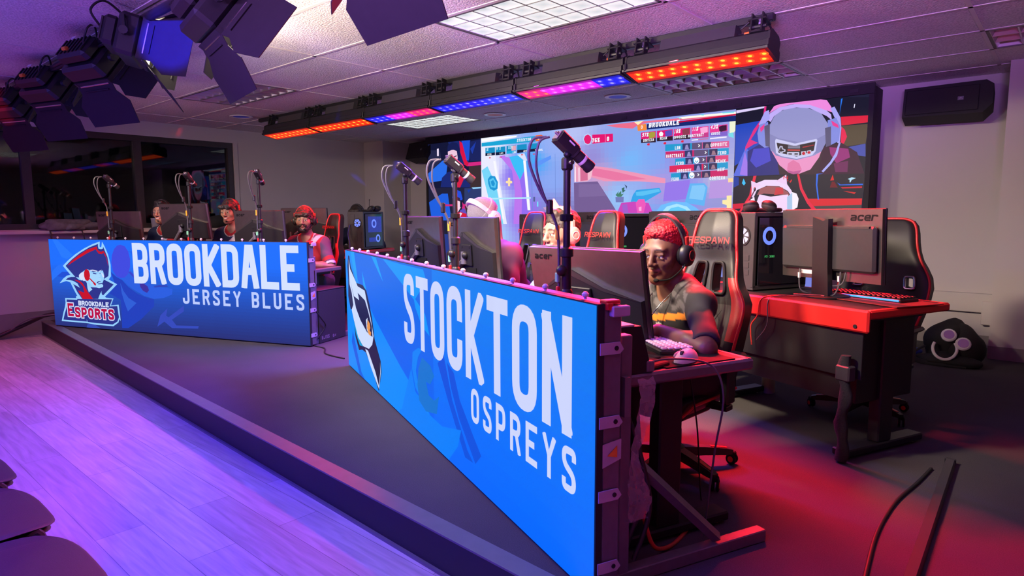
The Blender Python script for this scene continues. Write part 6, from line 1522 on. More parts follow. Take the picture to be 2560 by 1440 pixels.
# ------------------------------------------------------------------ people: signed distance bodies turned into one surface
def rc(P, a, b, r1, r2):
    a = np.asarray(a, np.float32); b = np.asarray(b, np.float32); ba = b - a
    pa = P - a; h = np.clip((pa @ ba) / max(float(ba @ ba), 1e-9), 0, 1)
    return np.linalg.norm(pa - h[..., None] * ba, axis=-1) - (r1 + (r2 - r1) * h)
def el(P, c, r, Rm=None):
    q = P - np.asarray(c, np.float32)
    if Rm is not None: q = q @ np.asarray(Rm, np.float32)
    r = np.asarray(r, np.float32)
    k0 = np.linalg.norm(q / r, axis=-1); k1 = np.linalg.norm(q / (r * r), axis=-1)
    return k0 * (k0 - 1) / np.maximum(k1, 1e-6)
def ev(pr, P):
    return rc(P, *pr[1:5]) if pr[0] == 'c' else el(P, *pr[1:4])
def bounds(pr):
    if pr[0] == 'c':
        a, b = np.array(pr[1]), np.array(pr[2]); r = max(pr[3], pr[4])
        return np.minimum(a, b) - r, np.maximum(a, b) + r
    r = max(pr[2]); c = np.array(pr[1]); return c - r, c + r
def axis(lo, hi, fine, step, fstep):
    out = [lo]
    while out[-1] < hi:
        x = out[-1]
        out.append(x + (fstep if any(a - step < x < b + step * .2 for a, b in fine) else step))
    return np.array(out, np.float32)
def sdf_mesh(prims, X, Y, Z, post=None):
    D = np.full((len(X), len(Y), len(Z)), .08, np.float32)
    for pr in prims:
        k = pr[5] if pr[0] == 'c' else pr[4]; sub = pr[-1] == '-'
        lo, hi = bounds(pr); m = k + .03
        i0, i1 = np.searchsorted(X, lo[0] - m), np.searchsorted(X, hi[0] + m)
        j0, j1 = np.searchsorted(Y, lo[1] - m), np.searchsorted(Y, hi[1] + m)
        k0, k1 = np.searchsorted(Z, lo[2] - m), np.searchsorted(Z, hi[2] + m)
        if i1 <= i0 or j1 <= j0 or k1 <= k0: continue
        P = np.stack(np.meshgrid(X[i0:i1], Y[j0:j1], Z[k0:k1], indexing='ij'), -1)
        d = ev(pr, P); o = D[i0:i1, j0:j1, k0:k1]
        if sub:
            h = np.clip(.5 - .5 * (o + d) / k, 0, 1); D[i0:i1, j0:j1, k0:k1] = o * (1 - h) - d * h + k * h * (1 - h)
        else:
            h = np.clip(.5 + .5 * (o - d) / k, 0, 1); D[i0:i1, j0:j1, k0:k1] = o * (1 - h) + d * h - k * h * (1 - h)
    if post is not None:
        D = post(D, X[:, None, None], Y[None, :, None], Z[None, None, :])
    nx, ny, nz = D.shape; S = D < 0
    cells = (nx - 1, ny - 1, nz - 1)
    acc = [np.zeros(int(np.prod(cells)), np.float64) for _ in range(4)]
    quads = []
    for ax in range(3):
        sl0 = [slice(None)] * 3; sl1 = [slice(None)] * 3; sl0[ax] = slice(0, -1); sl1[ax] = slice(1, None)
        A, B = D[tuple(sl0)], D[tuple(sl1)]
        ii = np.nonzero(S[tuple(sl0)] != S[tuple(sl1)])
        a, b = A[ii], B[ii]; t = a / (a - b)
        pos = []
        for q, ar in enumerate((X, Y, Z)):
            pos.append(ar[ii[q]] + (t * (ar[np.minimum(ii[q] + 1, len(ar) - 1)] - ar[ii[q]]) if q == ax else 0))
        o1, o2 = [(1, 2), (2, 0), (0, 1)][ax]
        ids = []; ok = np.ones(len(t), bool)
        for d1, d2 in ((1, 1), (0, 1), (0, 0), (1, 0)):
            c = [ii[0].copy(), ii[1].copy(), ii[2].copy()]; c[o1] = c[o1] - d1; c[o2] = c[o2] - d2
            good = (c[o1] >= 0) & (c[o2] >= 0) & (c[o1] < cells[o1]) & (c[o2] < cells[o2]); ok &= good
            f = np.where(good, (c[0] * cells[1] + c[1]) * cells[2] + c[2], 0); ids.append(f)
            for q in range(3): acc[q] += np.bincount(f[good], pos[q][good], len(acc[q]))
            acc[3] += np.bincount(f[good], None, len(acc[3]))
        q = np.stack(ids, 1); flip = a > 0
        q[flip] = q[flip][:, ::-1]
        quads.append(q[ok])
    Q = np.concatenate(quads); used, inv = np.unique(Q, return_inverse=True)
    n = np.maximum(acc[3][used], 1)
    V = np.stack([acc[q][used] / n for q in range(3)], 1)
    return V, inv.reshape(Q.shape)
def smesh(name, V, F, cols, m, parent):
    me = bpy.data.meshes.new(name)
    me.vertices.add(len(V)); me.vertices.foreach_set('co', V.astype(np.float32).ravel())
    me.loops.add(F.size); me.loops.foreach_set('vertex_index', F.astype(np.int32).ravel())
    me.polygons.add(len(F)); me.polygons.foreach_set('loop_start', np.arange(0, F.size, 4, dtype=np.int32))
    me.update(calc_edges=True)
    me.polygons.foreach_set('use_smooth', np.ones(len(F), bool))
    ca = me.color_attributes.new('Col', 'FLOAT_COLOR', 'POINT')
    ca.data.foreach_set('color', np.concatenate([cols, np.ones((len(V), 1))], 1).astype(np.float32).ravel())
    me.materials.append(m); me.validate()
    o = bpy.data.objects.new(name, me); C.objects.link(o)
    if parent: o.parent = parent
    return o
M['skin'] = attr_mat('skin', .48, bump=.05, bump_s=900, sss=.08)
M['jersey'] = attr_mat('jersey_cloth', .8, bump=.12, bump_s=900)
M['hair'] = attr_mat('hair', .5, bump=.5, bump_s=350)
def nz3(V, f, s=0.0):
    x, y, z = V[:, 0] * f + s, V[:, 1] * f + 1.7 * s, V[:, 2] * f - s
    return (np.sin(x + 1.3 * np.sin(y * .7)) * np.sin(y * 1.1 + np.sin(z)) + .6 * np.sin(1.9 * z + 1.2 * np.sin(x * 1.3))) / 1.6
def ik(S, W, l1, l2, pole):
    S, W = Vector(S), Vector(W); d = W - S; L = min(d.length, (l1 + l2) * .999); dn = d.normalized()
    a = (l1 * l1 - l2 * l2 + L * L) / (2 * L); h = math.sqrt(max(l1 * l1 - a * a, 0))
    p = Vector(pole) - dn * Vector(pole).dot(dn); p.normalize()
    return S + dn * a + p * h
def hand(prims, W, f, n, side, curl=.5, k=.006, s=1.0):
    """palm, four fingers of different length and a thumb; f = finger direction, n = back of hand"""
    f = Vector(f).normalized(); n = (Vector(n) - f * Vector(n).dot(f)).normalized(); x = f.cross(n) * side
    W = Vector(W)
    for o in (-.026, -.009, .009, .025):
        prims.append(('c', W + f * .01 * s + x * o * .7 * s, W + f * .078 * s + x * o * s, .014 * s, .0115 * s, .012, '+'))
    for o, L, c in ((-.028, .070, 1.0), (-.010, .080, .9), (.009, .076, 1.0), (.026, .060, 1.15)):
        p = W + f * (.084 - abs(o) * .25) * s + x * o * s; a = .15 + curl * .35
        r = .0088 * s
        for q, ln in enumerate((.46, .31, .23)):
            d = (f * math.cos(a) - n * math.sin(a)).normalized() + x * o * 1.2
            e = p + d.normalized() * L * ln * s
            prims.append(('c', p, e, r, r * .92, .004, '+')); p = e; r *= .92; a += curl * c * .75
    b = W + f * .018 * s - x * .026 * s - n * .006 * s
    m = b + (f * .7 - x * .62 - n * .25).normalized() * .036 * s
    e = m + (f * .93 - x * .22 - n * .3).normalized() * .028 * s
    g = e + (f * .95 + x * .1 - n * .3).normalized() * .022 * s
    prims += [('c', b, m, .0145 * s, .0115 * s, .010, '+'), ('c', m, e, .0105 * s, .0095 * s, .006, '+'), ('c', e, g, .0095 * s, .008 * s, .005, '+')]
def person(name, root, rz, label, head, yaw, pitch, skin, shirt, hair, hands, lean=.16, roll=0.0, big=1.0, fstep=.005, smile=0, beard=None, hairstyle='short', fine_hands=False, jersey_fn=None, brow=(.02, .015, .012), hs=1.0, hand_curl=.55, nko=.19, poles=None, slv=.060):
    """root = seat point on the stage; head = head centre in local coordinates (facing +y)"""
    t = thing('person', label, 'person', root, rz)
    H = Vector(head); Rh = (Matrix.Rotation(yaw, 3, 'Z') @ Matrix.Rotation(-pitch, 3, 'X') @ Matrix.Rotation(roll, 3, 'Y'))
    RA = np.array(Rh)
    hl = lambda x, y, z: H + Rh @ Vector((x * hs, y * hs, z * hs))
    pel = Vector((0, -.06, .47)); nb = H + Vector((0, -.05, -nko)) - Vector((0, .03, 0)) * (pitch * .8)
    B = big
    nk = hl(0, -.025, -.07)
    chest = pel + (nb - pel) * .66 + Vector((0, .015, 0)); belly = pel + (nb - pel) * .3 + Vector((0, .02 * B, 0))
    up = (nb - pel).normalized()
    sw = .172 * B
    sh = {s: nb + Vector((s * sw, .0, -.045)) for s in (-1, 1)}
    pr = [('e', pel, (.165 * B, .13 * B, .12), None, .05, '+'), ('e', belly, (.145 * B, .105 * B, .15), None, .07, '+'), ('e', chest, (.160 * B, .105 * B, .165), None, .06, '+')]
    for s in (-1, 1): pr.append(('c', nb + Vector((s * .05, -.01, .0)), sh[s], .05, .055 * B, .05, '+'))
    torso = list(pr)
    arms = []
    EL = {}
    for s in (-1, 1):
        Wp, fdir, ndir = hands[s]
        E_ = ik(sh[s], Wp, .275, .245, (poles or {}).get(s, (s * .75, -.35, -.55))); EL[s] = E_
        arms += [('c', sh[s], E_, .047 * B, .039, .03, '+')]
        pr += [('c', sh[s], E_, .047 * B, .038, .03, '+'), ('c', E_, E_ + (Vector(Wp) - E_) * .35, .037, .038, .02, '+'), ('c', E_ + (Vector(Wp) - E_) * .35, Wp, .038, .0245, .015, '+')]
        hp = []; hand(hp, Wp, fdir, ndir, -s, hand_curl); pr += hp
    legs = []
    for s in (-1, 1):
        hip = pel + Vector((s * .09, .02, -.01)); kn = Vector((s * .15, .40, .47)); an = Vector((s * .15, .34, .09))
        legs += [('c', hip, kn, .082, .056, .03, '+'), ('c', kn, an, .054, .036, .02, '+')]
        pr += legs[-2:] + [('c', an + Vector((0, -.03, -.045)), an + Vector((s * .02, .15, -.06)), .036, .028, .03, '+')]
    # neck and head
    pr += [('c', nb + Vector((0, -.005, -.02)), nk, .058, .052, .03, '+')]
    hd = [('e', hl(0, -.018, .038), (.075 * hs, .094 * hs, .082 * hs), RA, .02), ('c', hl(0, .02, .0), hl(0, .058, -.088), .066 * hs, .030 * hs, .03),
          ('c', hl(-.048, -.005, -.05), hl(-.014, .062, -.092), .024 * hs, .019 * hs, .03), ('c', hl(.048, -.005, -.05), hl(.014, .062, -.092), .024 * hs, .019 * hs, .03),
          ('e', hl(-.042, .052, -.022), (.026 * hs, .024 * hs, .024 * hs), RA, .025), ('e', hl(.042, .052, -.022), (.026 * hs, .024 * hs, .024 * hs), RA, .025),
          ('c', hl(-.038, .072, .026), hl(.038, .072, .026), .013 * hs, .013 * hs, .018)]
    pr += [(*q, '+') for q in hd]
    for s in (-1, 1): pr.append(('e', hl(s * .031, .096, .006), (.020 * hs, .016 * hs, .012 * hs), RA, .010, '-'))
    for s in (-1, 1):
        pr += [('e', hl(s * .031, .0735, .005), (.0135 * hs,) * 3, RA, .003, '+'), ('c', hl(s * .031 - .014, .081, .0105), hl(s * .031 + .014, .081, .0105), .0055 * hs, .0055 * hs, .004, '+'), ('c', hl(s * .031 - .013, .079, -.007), hl(s * .031 + .013, .079, -.007), .0045 * hs, .0045 * hs, .005, '+')]
    pr += [('c', hl(0, .084, .018), hl(0, .104, -.026), .0085 * hs, .0120 * hs, .010, '+'), ('e', hl(-.0125, .094, -.031), (.0095 * hs, .011 * hs, .008 * hs), RA, .006, '+'), ('e', hl(.0125, .094, -.031), (.0095 * hs, .011 * hs, .008 * hs), RA, .006, '+')]
    sm = .006 * smile
    lips = [('c', hl(-.024 - sm, .080 - sm * .5, -.0585 + sm), hl(0, .0945, -.0555), .0048 * hs, .0075 * hs, .006, '+'), ('c', hl(.024 + sm, .080 - sm * .5, -.0585 + sm), hl(0, .0945, -.0555), .0048 * hs, .0075 * hs, .006, '+'),
            ('c', hl(-.020 - sm, .080 - sm * .5, -.064 + sm - .003 * smile), hl(0, .093, -.068 - .004 * smile), .0048 * hs, .0085 * hs, .006, '+'), ('c', hl(.020 + sm, .080 - sm * .5, -.064 + sm - .003 * smile), hl(0, .093, -.068 - .004 * smile), .0048 * hs, .0085 * hs, .006, '+')]
    pr += lips
    for s in (-1, 1): pr += [('e', hl(s * .077, -.008, .0), (.011 * hs, .024 * hs, .033 * hs), RA, .008, '+')]
    zl = [(H.z - .16, H.z + .14)] + ([(min(hands[1][0][2], hands[-1][0][2]) - .05, max(hands[1][0][2], hands[-1][0][2]) + .06)])
    lo, hi = np.array([-.46, -.36, .0]), np.array([.46, .66, H.z + .16])
    xf = [(H.x - .12, H.x + .12)] + ([(min(hands[s][0][0] for s in (-1, 1)) - .08, max(hands[s][0][0] for s in (-1, 1)) + .08)] if fine_hands else [])
    yf = [(H.y - .14, H.y + .15)] + ([(min(hands[s][0][1] for s in (-1, 1)) - .05, max(hands[s][0][1] for s in (-1, 1)) + .16)] if fine_hands else [])
    X, Y, Z = axis(lo[0], hi[0], xf, .011, fstep), axis(lo[1], hi[1], yf, .011, fstep), axis(lo[2], hi[2], zl, .012, fstep)
    V, F = sdf_mesh(pr, X, Y, Z)
    Vf = V.astype(np.float32); col = np.tile(np.array(skin), (len(V), 1))
    Lh = (Vf - np.array(H)) @ RA / hs                                       # head-local coordinates
    def paint(mask, c, a=1.0): col[mask] = col[mask] * (1 - a) + np.array(c) * a
    inh = np.abs(Lh[:, 0]) < .1
    dl = np.min([ev(q, Vf) for q in lips], 0)
    lipc = np.array(skin) * np.array((1.0, .55, .55)) if skin[0] > .2 else np.array((skin[0] * 1.7, skin[1] * 1.25, skin[2] * 1.3))
    paint(dl < .0012, lipc, .85)
    if smile: paint((np.abs(Lh[:, 0]) < .019) & (Lh[:, 1] > .07) & (Lh[:, 2] < -.0575 + .25 * np.abs(Lh[:, 0])) & (Lh[:, 2] > -.066 + .25 * np.abs(Lh[:, 0])), (.7, .68, .66) if smile > 0 else (.05, .01, .01))
    else: paint((np.abs(Lh[:, 0]) < .022) & (Lh[:, 1] > .072) & (np.abs(Lh[:, 2] + .0615) < .0016), np.array(skin) * .25)
    for s in (-1, 1):
        e = np.array((s * .031, .0735, .005)); d = np.linalg.norm(Lh - e, axis=1)
        eye = (d < .0148) & (Lh[:, 1] > .079) & (np.abs(Lh[:, 2] - (.002 - (.002 if pitch > .1 else 0))) < (.0065 if pitch < .1 else .0045)) & (np.abs(Lh[:, 0] - s * .031) < .0125)
        paint(eye, (.55, .53, .52)); paint(eye & (np.hypot(Lh[:, 0] - s * .031 - .001, Lh[:, 2] - .001) < .0062), (.02, .012, .01))
        paint((np.abs(Lh[:, 2] - .0105) < .0028) & (np.abs(Lh[:, 0] - s * .031) < .0155) & (Lh[:, 1] > .072), np.array(skin) * .35, .7)
        bz = .030 - 18 * (np.abs(Lh[:, 0]) - .03) ** 2
        paint((np.abs(Lh[:, 2] - bz) < .0042) & (np.abs(Lh[:, 0]) > .012) & (np.abs(Lh[:, 0]) < .054) & (np.sign(Lh[:, 0]) == s) & (Lh[:, 1] > .05), brow, .85)
    if skin[0] > .2: paint((np.linalg.norm(Lh - np.array((.045, .07, -.025)), axis=1) < .025) | (np.linalg.norm(Lh - np.array((-.045, .07, -.025)), axis=1) < .025), np.array(skin) * np.array((1, .78, .76)), .5)
    smesh('body', V, F, col, M['skin'], t)
    # shirt
    sp = []
    for q in torso:
        if q[0] == 'e': sp.append(('e', q[1], tuple(v + .016 for v in q[2]), None, q[4], '+'))
        else: sp.append(('c', q[1], q[2], q[3] + .012, q[4] + .016, q[5], '+'))
    for s in (-1, 1):
        e = sh[s] + (EL[s] - sh[s]) * .93
        sp.append(('c', sh[s], e, slv * B, slv, .035, '+'))
    for s in (-1, 1):
        e = sh[s] + (EL[s] - sh[s]) * .93; d = (EL[s] - sh[s]).normalized()
        sp.append(('c', e + d * .075, e + d * .16, .085, .085, .006, '-'))
    sp.append(('c', nb + Vector((0, .035, .03)), nb + Vector((0, .05, .12)), .062, .075, .012, '-'))
    sp.append(('c', nb + Vector((0, .075, -.005)), nb + Vector((0, .12, .02)), .038, .05, .012, '-'))
    sst = .0068
    X, Y, Z = np.arange(-.45, .46, sst, dtype=np.float32), np.arange(-.36, .5, sst, dtype=np.float32), np.arange(.36, nb.z + .12, sst, dtype=np.float32)
    def wr(D, x, y, z): return D + .004 * np.sin(38 * z + 14 * x + 3 * np.sin(22 * y)) * np.sin(17 * x - 9 * z) + .003 * np.sin(60 * y + 25 * z + 9 * x)
    V, F = sdf_mesh(sp, X, Y, Z, wr)
    Lv = V - np.array(nb)
    col = np.tile(np.array(shirt), (len(V), 1))
    if jersey_fn: col = jersey_fn(Lv, V, col, {s: (np.array(sh[s]), np.array(EL[s])) for s in (-1, 1)})
    smesh('shirt', V, F, col, M['jersey'], t)
    lp = [('e', pel + Vector((0, 0, -.01)), (.178 * B, .145 * B, .12), None, .04, '+')] + [('c', q[1], q[2], q[3] + .012, q[4] + .014, .03, '+') for q in legs]
    V, F = sdf_mesh(lp, np.arange(-.3, .31, .014, dtype=np.float32), np.arange(-.3, .6, .014, dtype=np.float32), np.arange(.05, .62, .014, dtype=np.float32))
    smesh('trousers', V, F, np.tile(np.array((.018, .018, .022)), (len(V), 1)), M['jersey'], t)
    sv = []
    for s in (-1, 1): sv += [('c', Vector((s * .15, .30, .045)), Vector((s * .17, .50, .035)), .046, .036, .02, '+')]
    V, F = sdf_mesh(sv, np.arange(-.3, .31, .012, dtype=np.float32), np.arange(.2, .62, .012, dtype=np.float32), np.arange(.004, .13, .012, dtype=np.float32))
    smesh('shoes', V, F, np.tile(np.array((.3, .3, .3)), (len(V), 1)), M['jersey'], t)
    # hair
    if hair is not None:
        st_ = fstep * (.8 if hairstyle == 'afro' else 1)
        if hairstyle == 'afro':
            hp = [('e', hl(0, -.026, .055), (.083 * hs, .092 * hs, .078 * hs), RA, .01, '+'), ('e', hl(0, .010, .092), (.066 * hs, .066 * hs, .040 * hs), RA, .03, '+')]
            cut = [('e', hl(0, .115, .0), (.12 * hs, .088 * hs, .090 * hs), RA, .010, '-'), ('e', hl(0, .0, -.082), (.2, .2, .10), RA, .02, '-')]
            amp, fq = .0045, 330
        elif hairstyle == 'fringe':
            hp = [('e', hl(0, -.02, .045), (.086 * hs, .106 * hs, .092 * hs), RA, .01, '+'), ('c', hl(-.05, .085, .060), hl(.05, .088, .055), .024, .022, .02, '+'), ('c', hl(-.02, .098, .050), hl(-.035, .098, .036), .012, .006, .01, '+'), ('c', hl(.02, .098, .05), hl(.03, .098, .036), .012, .006, .01, '+'), ('c', hl(-.075, .03, .02), hl(-.078, .03, -.02), .02, .012, .02, '+'), ('c', hl(.075, .03, .02), hl(.078, .03, -.02), .02, .012, .02, '+')]
            cut = [('e', hl(0, .125, -.035), (.075 * hs, .085 * hs, .078 * hs), RA, .01, '-'), ('e', hl(0, .03, -.115), (.2, .2, .085), RA, .02, '-')]
            amp, fq = .006, 120
        else:
            hp = [('e', hl(0, -.02, .045), (.081 * hs, .102 * hs, .089 * hs), RA, .01, '+'), ('c', hl(-.03, .05, .112), hl(.03, .045, .112), .018, .018, .03, '+')]
            cut = [('e', hl(0, .125, -.01), (.10 * hs, .088 * hs, .086 * hs), RA, .012, '-'), ('e', hl(0, .02, -.10), (.2, .2, .09), RA, .02, '-')]
            amp, fq = .004, 150
        c0 = np.array(H)
        X, Y, Z = (np.arange(c0[i] - .15, c0[i] + .16, st_, dtype=np.float32) for i in range(3))
        def ht(D, x, y, z):
            n = np.sin(fq * x + 2 * np.sin(fq * .6 * y)) * np.sin(fq * y + 2 * np.sin(fq * .5 * z)) * np.sin(fq * z + 1.5 * np.sin(fq * .7 * x))
            return D + amp * n
        V, F = sdf_mesh(hp + cut, X, Y, Z, ht)
        cc = np.tile(np.array(hair), (len(V), 1)) * (1 + .35 * nz3(V, fq * .8))[:, None]
        smesh('hair', V, F, np.clip(cc, 0, 1), M['hair'], t)
    if beard is not None:
        bp = [('c', hl(-.060, .015, -.045), hl(-.025, .070, -.098), .020, .020, .02, '+'), ('c', hl(.060, .015, -.045), hl(.025, .070, -.098), .020, .020, .02, '+'), ('c', hl(-.025, .070, -.098), hl(.025, .070, -.098), .024, .024, .02, '+'), ('c', hl(-.028, .088, -.050), hl(.028, .088, -.050), .007, .007, .006, '+'), ('c', hl(-.03, .085, -.05), hl(-.03, .075, -.085), .009, .012, .01, '+'), ('c', hl(.03, .085, -.05), hl(.03, .075, -.085), .009, .012, .01, '+')]
        c0 = np.array(H); X, Y, Z = (np.arange(c0[i] - .14, c0[i] + .15, fstep, dtype=np.float32) for i in range(3))
        V, F = sdf_mesh(bp + [(*lips[0][:5], .004, '-'), (*lips[1][:5], .004, '-'), (*lips[2][:5], .004, '-'), (*lips[3][:5], .004, '-')], X, Y, Z, lambda D, x, y, z: D + .002 * np.sin(260 * x + np.sin(200 * z)) * np.sin(240 * y) * np.sin(250 * z))
        smesh('beard', V, F, np.tile(np.array(beard), (len(V), 1)), M['hair'], t)
    return t, Matrix.Translation(H) @ Rh.to_4x4() @ Matrix.Scale(hs, 4)
def head_thing(name, label, cat, pers, Mh):
    w = Matrix.Translation(pers.location) @ pers.rotation_euler.to_matrix().to_4x4() @ Mh
    o = thing(name, label, cat); o.matrix_world = w
    return o
def worn_headset(pers, Mh, label, mband, mcup, mpad, ears=None, boom=1, gap=.0, back=0.0, accent=None):
    t = head_thing('headset', label, 'headset', pers, Mh)
    pts = []
    for a in np.linspace(R(-4), R(184), 26): pts.append((.097 * math.cos(a), -.012 - back, .004 + (.132 + gap) * math.sin(a)))
    bd = MB(); rings = []
    for i, q in enumerate(pts):
        n = Vector((math.cos(R(-4) + i * R(188) / 25), 0, math.sin(R(-4) + i * R(188) / 25)))
        w = .018 - .006 * abs(i - 12.5) / 12.5
        rings.append([Vector(q) + n * e + Vector((0, f, 0)) for e, f in ((-.005, -w), (.003, -w), (.005, 0), (.003, w), (-.005, w), (-.007, 0))])
    bd.loft(rings); obj('headband', bd, M[mband], t, 50)
    for s in (-1, 1):
        x = s * .080
        c = MB(); c.lathe([(.001, x + s * .040), (.026, x + s * .039), (.038, x + s * .030), (.042, x + s * .018), (.042, x + s * .008), (.03, x + s * .004), (.001, x + s * .004)][::s], 22, (0, -.012, -.008), 'x')
        for i in range(len(c.v)):
            vx, vy, vz = c.v[i]; c.v[i] = (vx, vy, -.008 + (vz + .008) * 1.12)
        e = obj('ear_cup', c, M[mcup], t, 50)
        pd = MB(); pd.lathe([(.02, x + s * .004), (.040, x + s * .008), (.043, x - s * .002), (.036, x - s * .010), (.02, x - s * .008)][::s], 22, (0, -.012, -.008), 'x')
        obj('ear_pad', pd, M[mpad], e, 50)
        obj('slider', MB().box((s * .101, -.012 - back * .5, .045), (.010, .022, .05), .004), M[accent or mband], t, 0)
        rg = MB().lathe([(.018, x + s * .0405), (.022, x + s * .0405), (.022, x + s * .042), (.018, x + s * .042), (.018, x + s * .0405)][::s], 22, (0, -.012, -.008), 'x')
        obj('cup_ring', rg, M[accent or mpad], e)
    if boom:
        s = boom
        bm = MB().tube(spline([(s * .105, .0, -.03), (s * .098, .04, -.058), (s * .075, .085, -.085), (s * .04, .112, -.088)]), .0032, 6)
        o = obj('microphone_boom', bm, M[mpad] if mpad != 'white' else M['grey'], t)
        obj('microphone_tip', MB().ball((s * .030, .116, -.088), (.013, .008, .008)), M['rubber'], o)
    if ears:
        for s in (-1, 1):
            e = MB(); b0 = Vector((s * .050, -.012, .122 + gap)); dr = Vector((s * .30, 0, 1)).normalized(); sd = Vector((1, 0, -s * .3)).normalized()
            e.add([b0 - sd * .024 + Vector((0, -.012, 0)), b0 + sd * .024 + Vector((0, -.012, -.0)), b0 + dr * .062 + Vector((0, -.004, 0)), b0 - sd * .024 + Vector((0, .012, 0)), b0 + sd * .024 + Vector((0, .012, 0)), b0 + dr * .062 + Vector((0, .004, 0))], [(0, 2, 1), (3, 4, 5), (0, 3, 5, 2), (1, 2, 5, 4), (0, 1, 4, 3)])
            obj('cat_ear', e, M[ears], t, 0)
    return t
M['pinkhs'] = mat('salmon_headset', (.80, .28, .24), .4, noise_s=30, noise_a=.05)
M['palepink'] = mat('pale_pink_headset', (.75, .52, .56), .4, noise_s=30, noise_a=.05)
M['redhs'] = mat('red_headset_accent', (.55, .03, .02), .4, noise_s=30, noise_a=.05)
zD = FZ + .001
def typing(z, y=.30, sx=.13, rot=.25):
    return {s: ((s * sx, y, z + .030), (-s * rot, 1, -.10), (0, .15, 1)) for s in (-1, 1)}
# --- right team
def j_black(Lv, V, col, arms):
    n = nz3(V, 70) + .6 * nz3(V, 33, 2)
    front = (Lv[:, 1] > -.02)
    camo = np.where(n[:, None] > .25, (.085, .08, .085), np.where(n[:, None] < -.45, (.012, .012, .014), (.032, .030, .033)))
    inner = (np.abs(Lv[:, 0]) < .16) & (Lv[:, 2] > -.27)
    col[inner] = camo[inner]
    st = (np.abs(Lv[:, 2] + .110 + .14 * (Lv[:, 0])) < .013) & front & (np.abs(Lv[:, 0]) < .155)
    col[st] = (.75, .26, .02)
    lo = (Lv[:, 2] < -.123 - .14 * Lv[:, 0]) & (np.abs(Lv[:, 0]) < .16); col[lo] = (.016, .015, .016)
    w = (np.hypot(Lv[:, 0] + .01, Lv[:, 2] + .15) < .02) & front; col[w] = (.45, .42, .40)
    return col
rootS1 = SP(2.71, .86, ST); hS1 = (-.035, .12, .975)
p1, m1 = person('p', rootS1, fwS + R(-3), 'person with bright red hair in a black camouflage jersey, typing at the near desk', hS1, R(20), R(9), (.165, .072, .040), (.018, .017, .018), (.50, .012, .018),
    {-1: ((-.16, .235, zD + .046), (.72, .68, -.12), (-.05, .1, 1)), 1: ((.06, .31, zD + .046), (-.45, .9, -.12), (.05, .1, 1))}, fstep=.0042, hairstyle='afro', jersey_fn=j_black, fine_hands=True, brow=(.02, .010, .008), nko=.155, poles={-1: (-1, -.15, -.12), 1: (.8, -.4, -.3)}, big=.94, slv=.053)
worn_headset(p1, m1, 'black over-ear headset on the red-haired player', 'dark', 'black', 'rubber', None, -1, .022, accent='redhs')
nk = head_thing('necklace', 'thin silver chain necklace with a round pendant on the red-haired player', 'necklace', p1, Matrix.Translation((0, 0, 0)))
nbx = Vector(hS1) + Vector((0, -.05, -.155)) - Vector((0, .03, 0)) * (R(9) * .8)
ch = spline([nbx + Vector(q) for q in ((-.062, .01, .035), (-.052, .085, -.03), (-.028, .122, -.085), (0, .134, -.135), (.028, .122, -.085), (.052, .085, -.03), (.062, .01, .035))], 6)
obj('chain', MB().tube(ch, .0022, 5), M['chrome'], nk)
obj('pendant', MB().lathe([(.008, -.002), (.012, -.002), (.012, .002), (.008, .002), (.008, -.002)], 16, nbx + Vector((0, .139, -.153)), 'y'), M['chrome'], nk)
p2, m2 = person('p', SP(1.86, .86, ST), fwS + R(2), 'person with short dark hair in pale blue shirt, wearing the pink cat-ear headset', (0, .10, 1.035), R(2), R(4), (.36, .18, .125), (.30, .42, .55), (.035, .022, .016),
    typing(zD), smile=1, fstep=.0055)
worn_headset(p2, m2, 'salmon pink headset with cat ears, on the player behind the nearest monitor', 'pinkhs', 'pinkhs', 'palepink', 'pinkhs', -1, .004)
p3, m3 = person('p', SP(.92, .93, ST), fwS + R(4), 'person in a purple shirt bent forward under a grey knit beanie', (-.10, .26, 1.115), R(6), R(50), (.36, .19, .14), (.10, .022, .085), None,
    {s: ((s * .20, .40, zD + .03), (-s * .25, 1, -.1), (0, .1, 1)) for s in (-1, 1)}, big=1.22, fstep=.006)
bn = MB(); 
for _ in (0,):
    rr = []
    for i in range(12):
        a = i / 11 * PI * .54; r = math.sin(a) if i else .02
        rr.append([(.089 * r * math.cos(q), -.016 + .108 * r * math.sin(q), .012 + .125 * math.cos(a) + .0015 * math.sin(q * 40)) for q in np.linspace(0, 2 * PI, 61)[:-1]])
    bn.loft(rr[::-1])
M['knit'] = mat('grey_knit', (.27, .26, .24), .9, noise_s=220, noise_a=.4, bump=.8, bump_s=260)
t = head_thing('beanie', 'grey knit beanie on the player bent over behind the far monitors', 'hat', p3, m3)
obj('crown', bn, M['knit'], t, 60)
cf = MB(); cf.loft([[(.092 * k * math.cos(q), -.016 + .111 * k * math.sin(q), z) for q in np.linspace(0, 2 * PI, 49)[:-1]] for k, z in ((.97, .012), (1.0, .014), (1.0, .055), (.97, .058))]); obj('cuff', cf, M['knit'], t, 60)
pt = obj('patch', MB().loft([[(.094 * math.cos(q) * 1.0, -.016 + .1135 * math.sin(q), z) for q in np.linspace(R(62), R(118), 10)] for z in (.018, .052)], False, False), M['pale'], t, 0)
obj('patch_face', MB().loft([[(.0945 * math.cos(q), -.016 + .114 * math.sin(q), z) for q in np.linspace(R(65), R(115), 10)] for z in (.021, .049)], False, False), M['black'], pt, 0)
worn_headset(p3, m3, 'pale pink headset over the grey beanie', 'palepink', 'palepink', 'white', None, 0, .022)
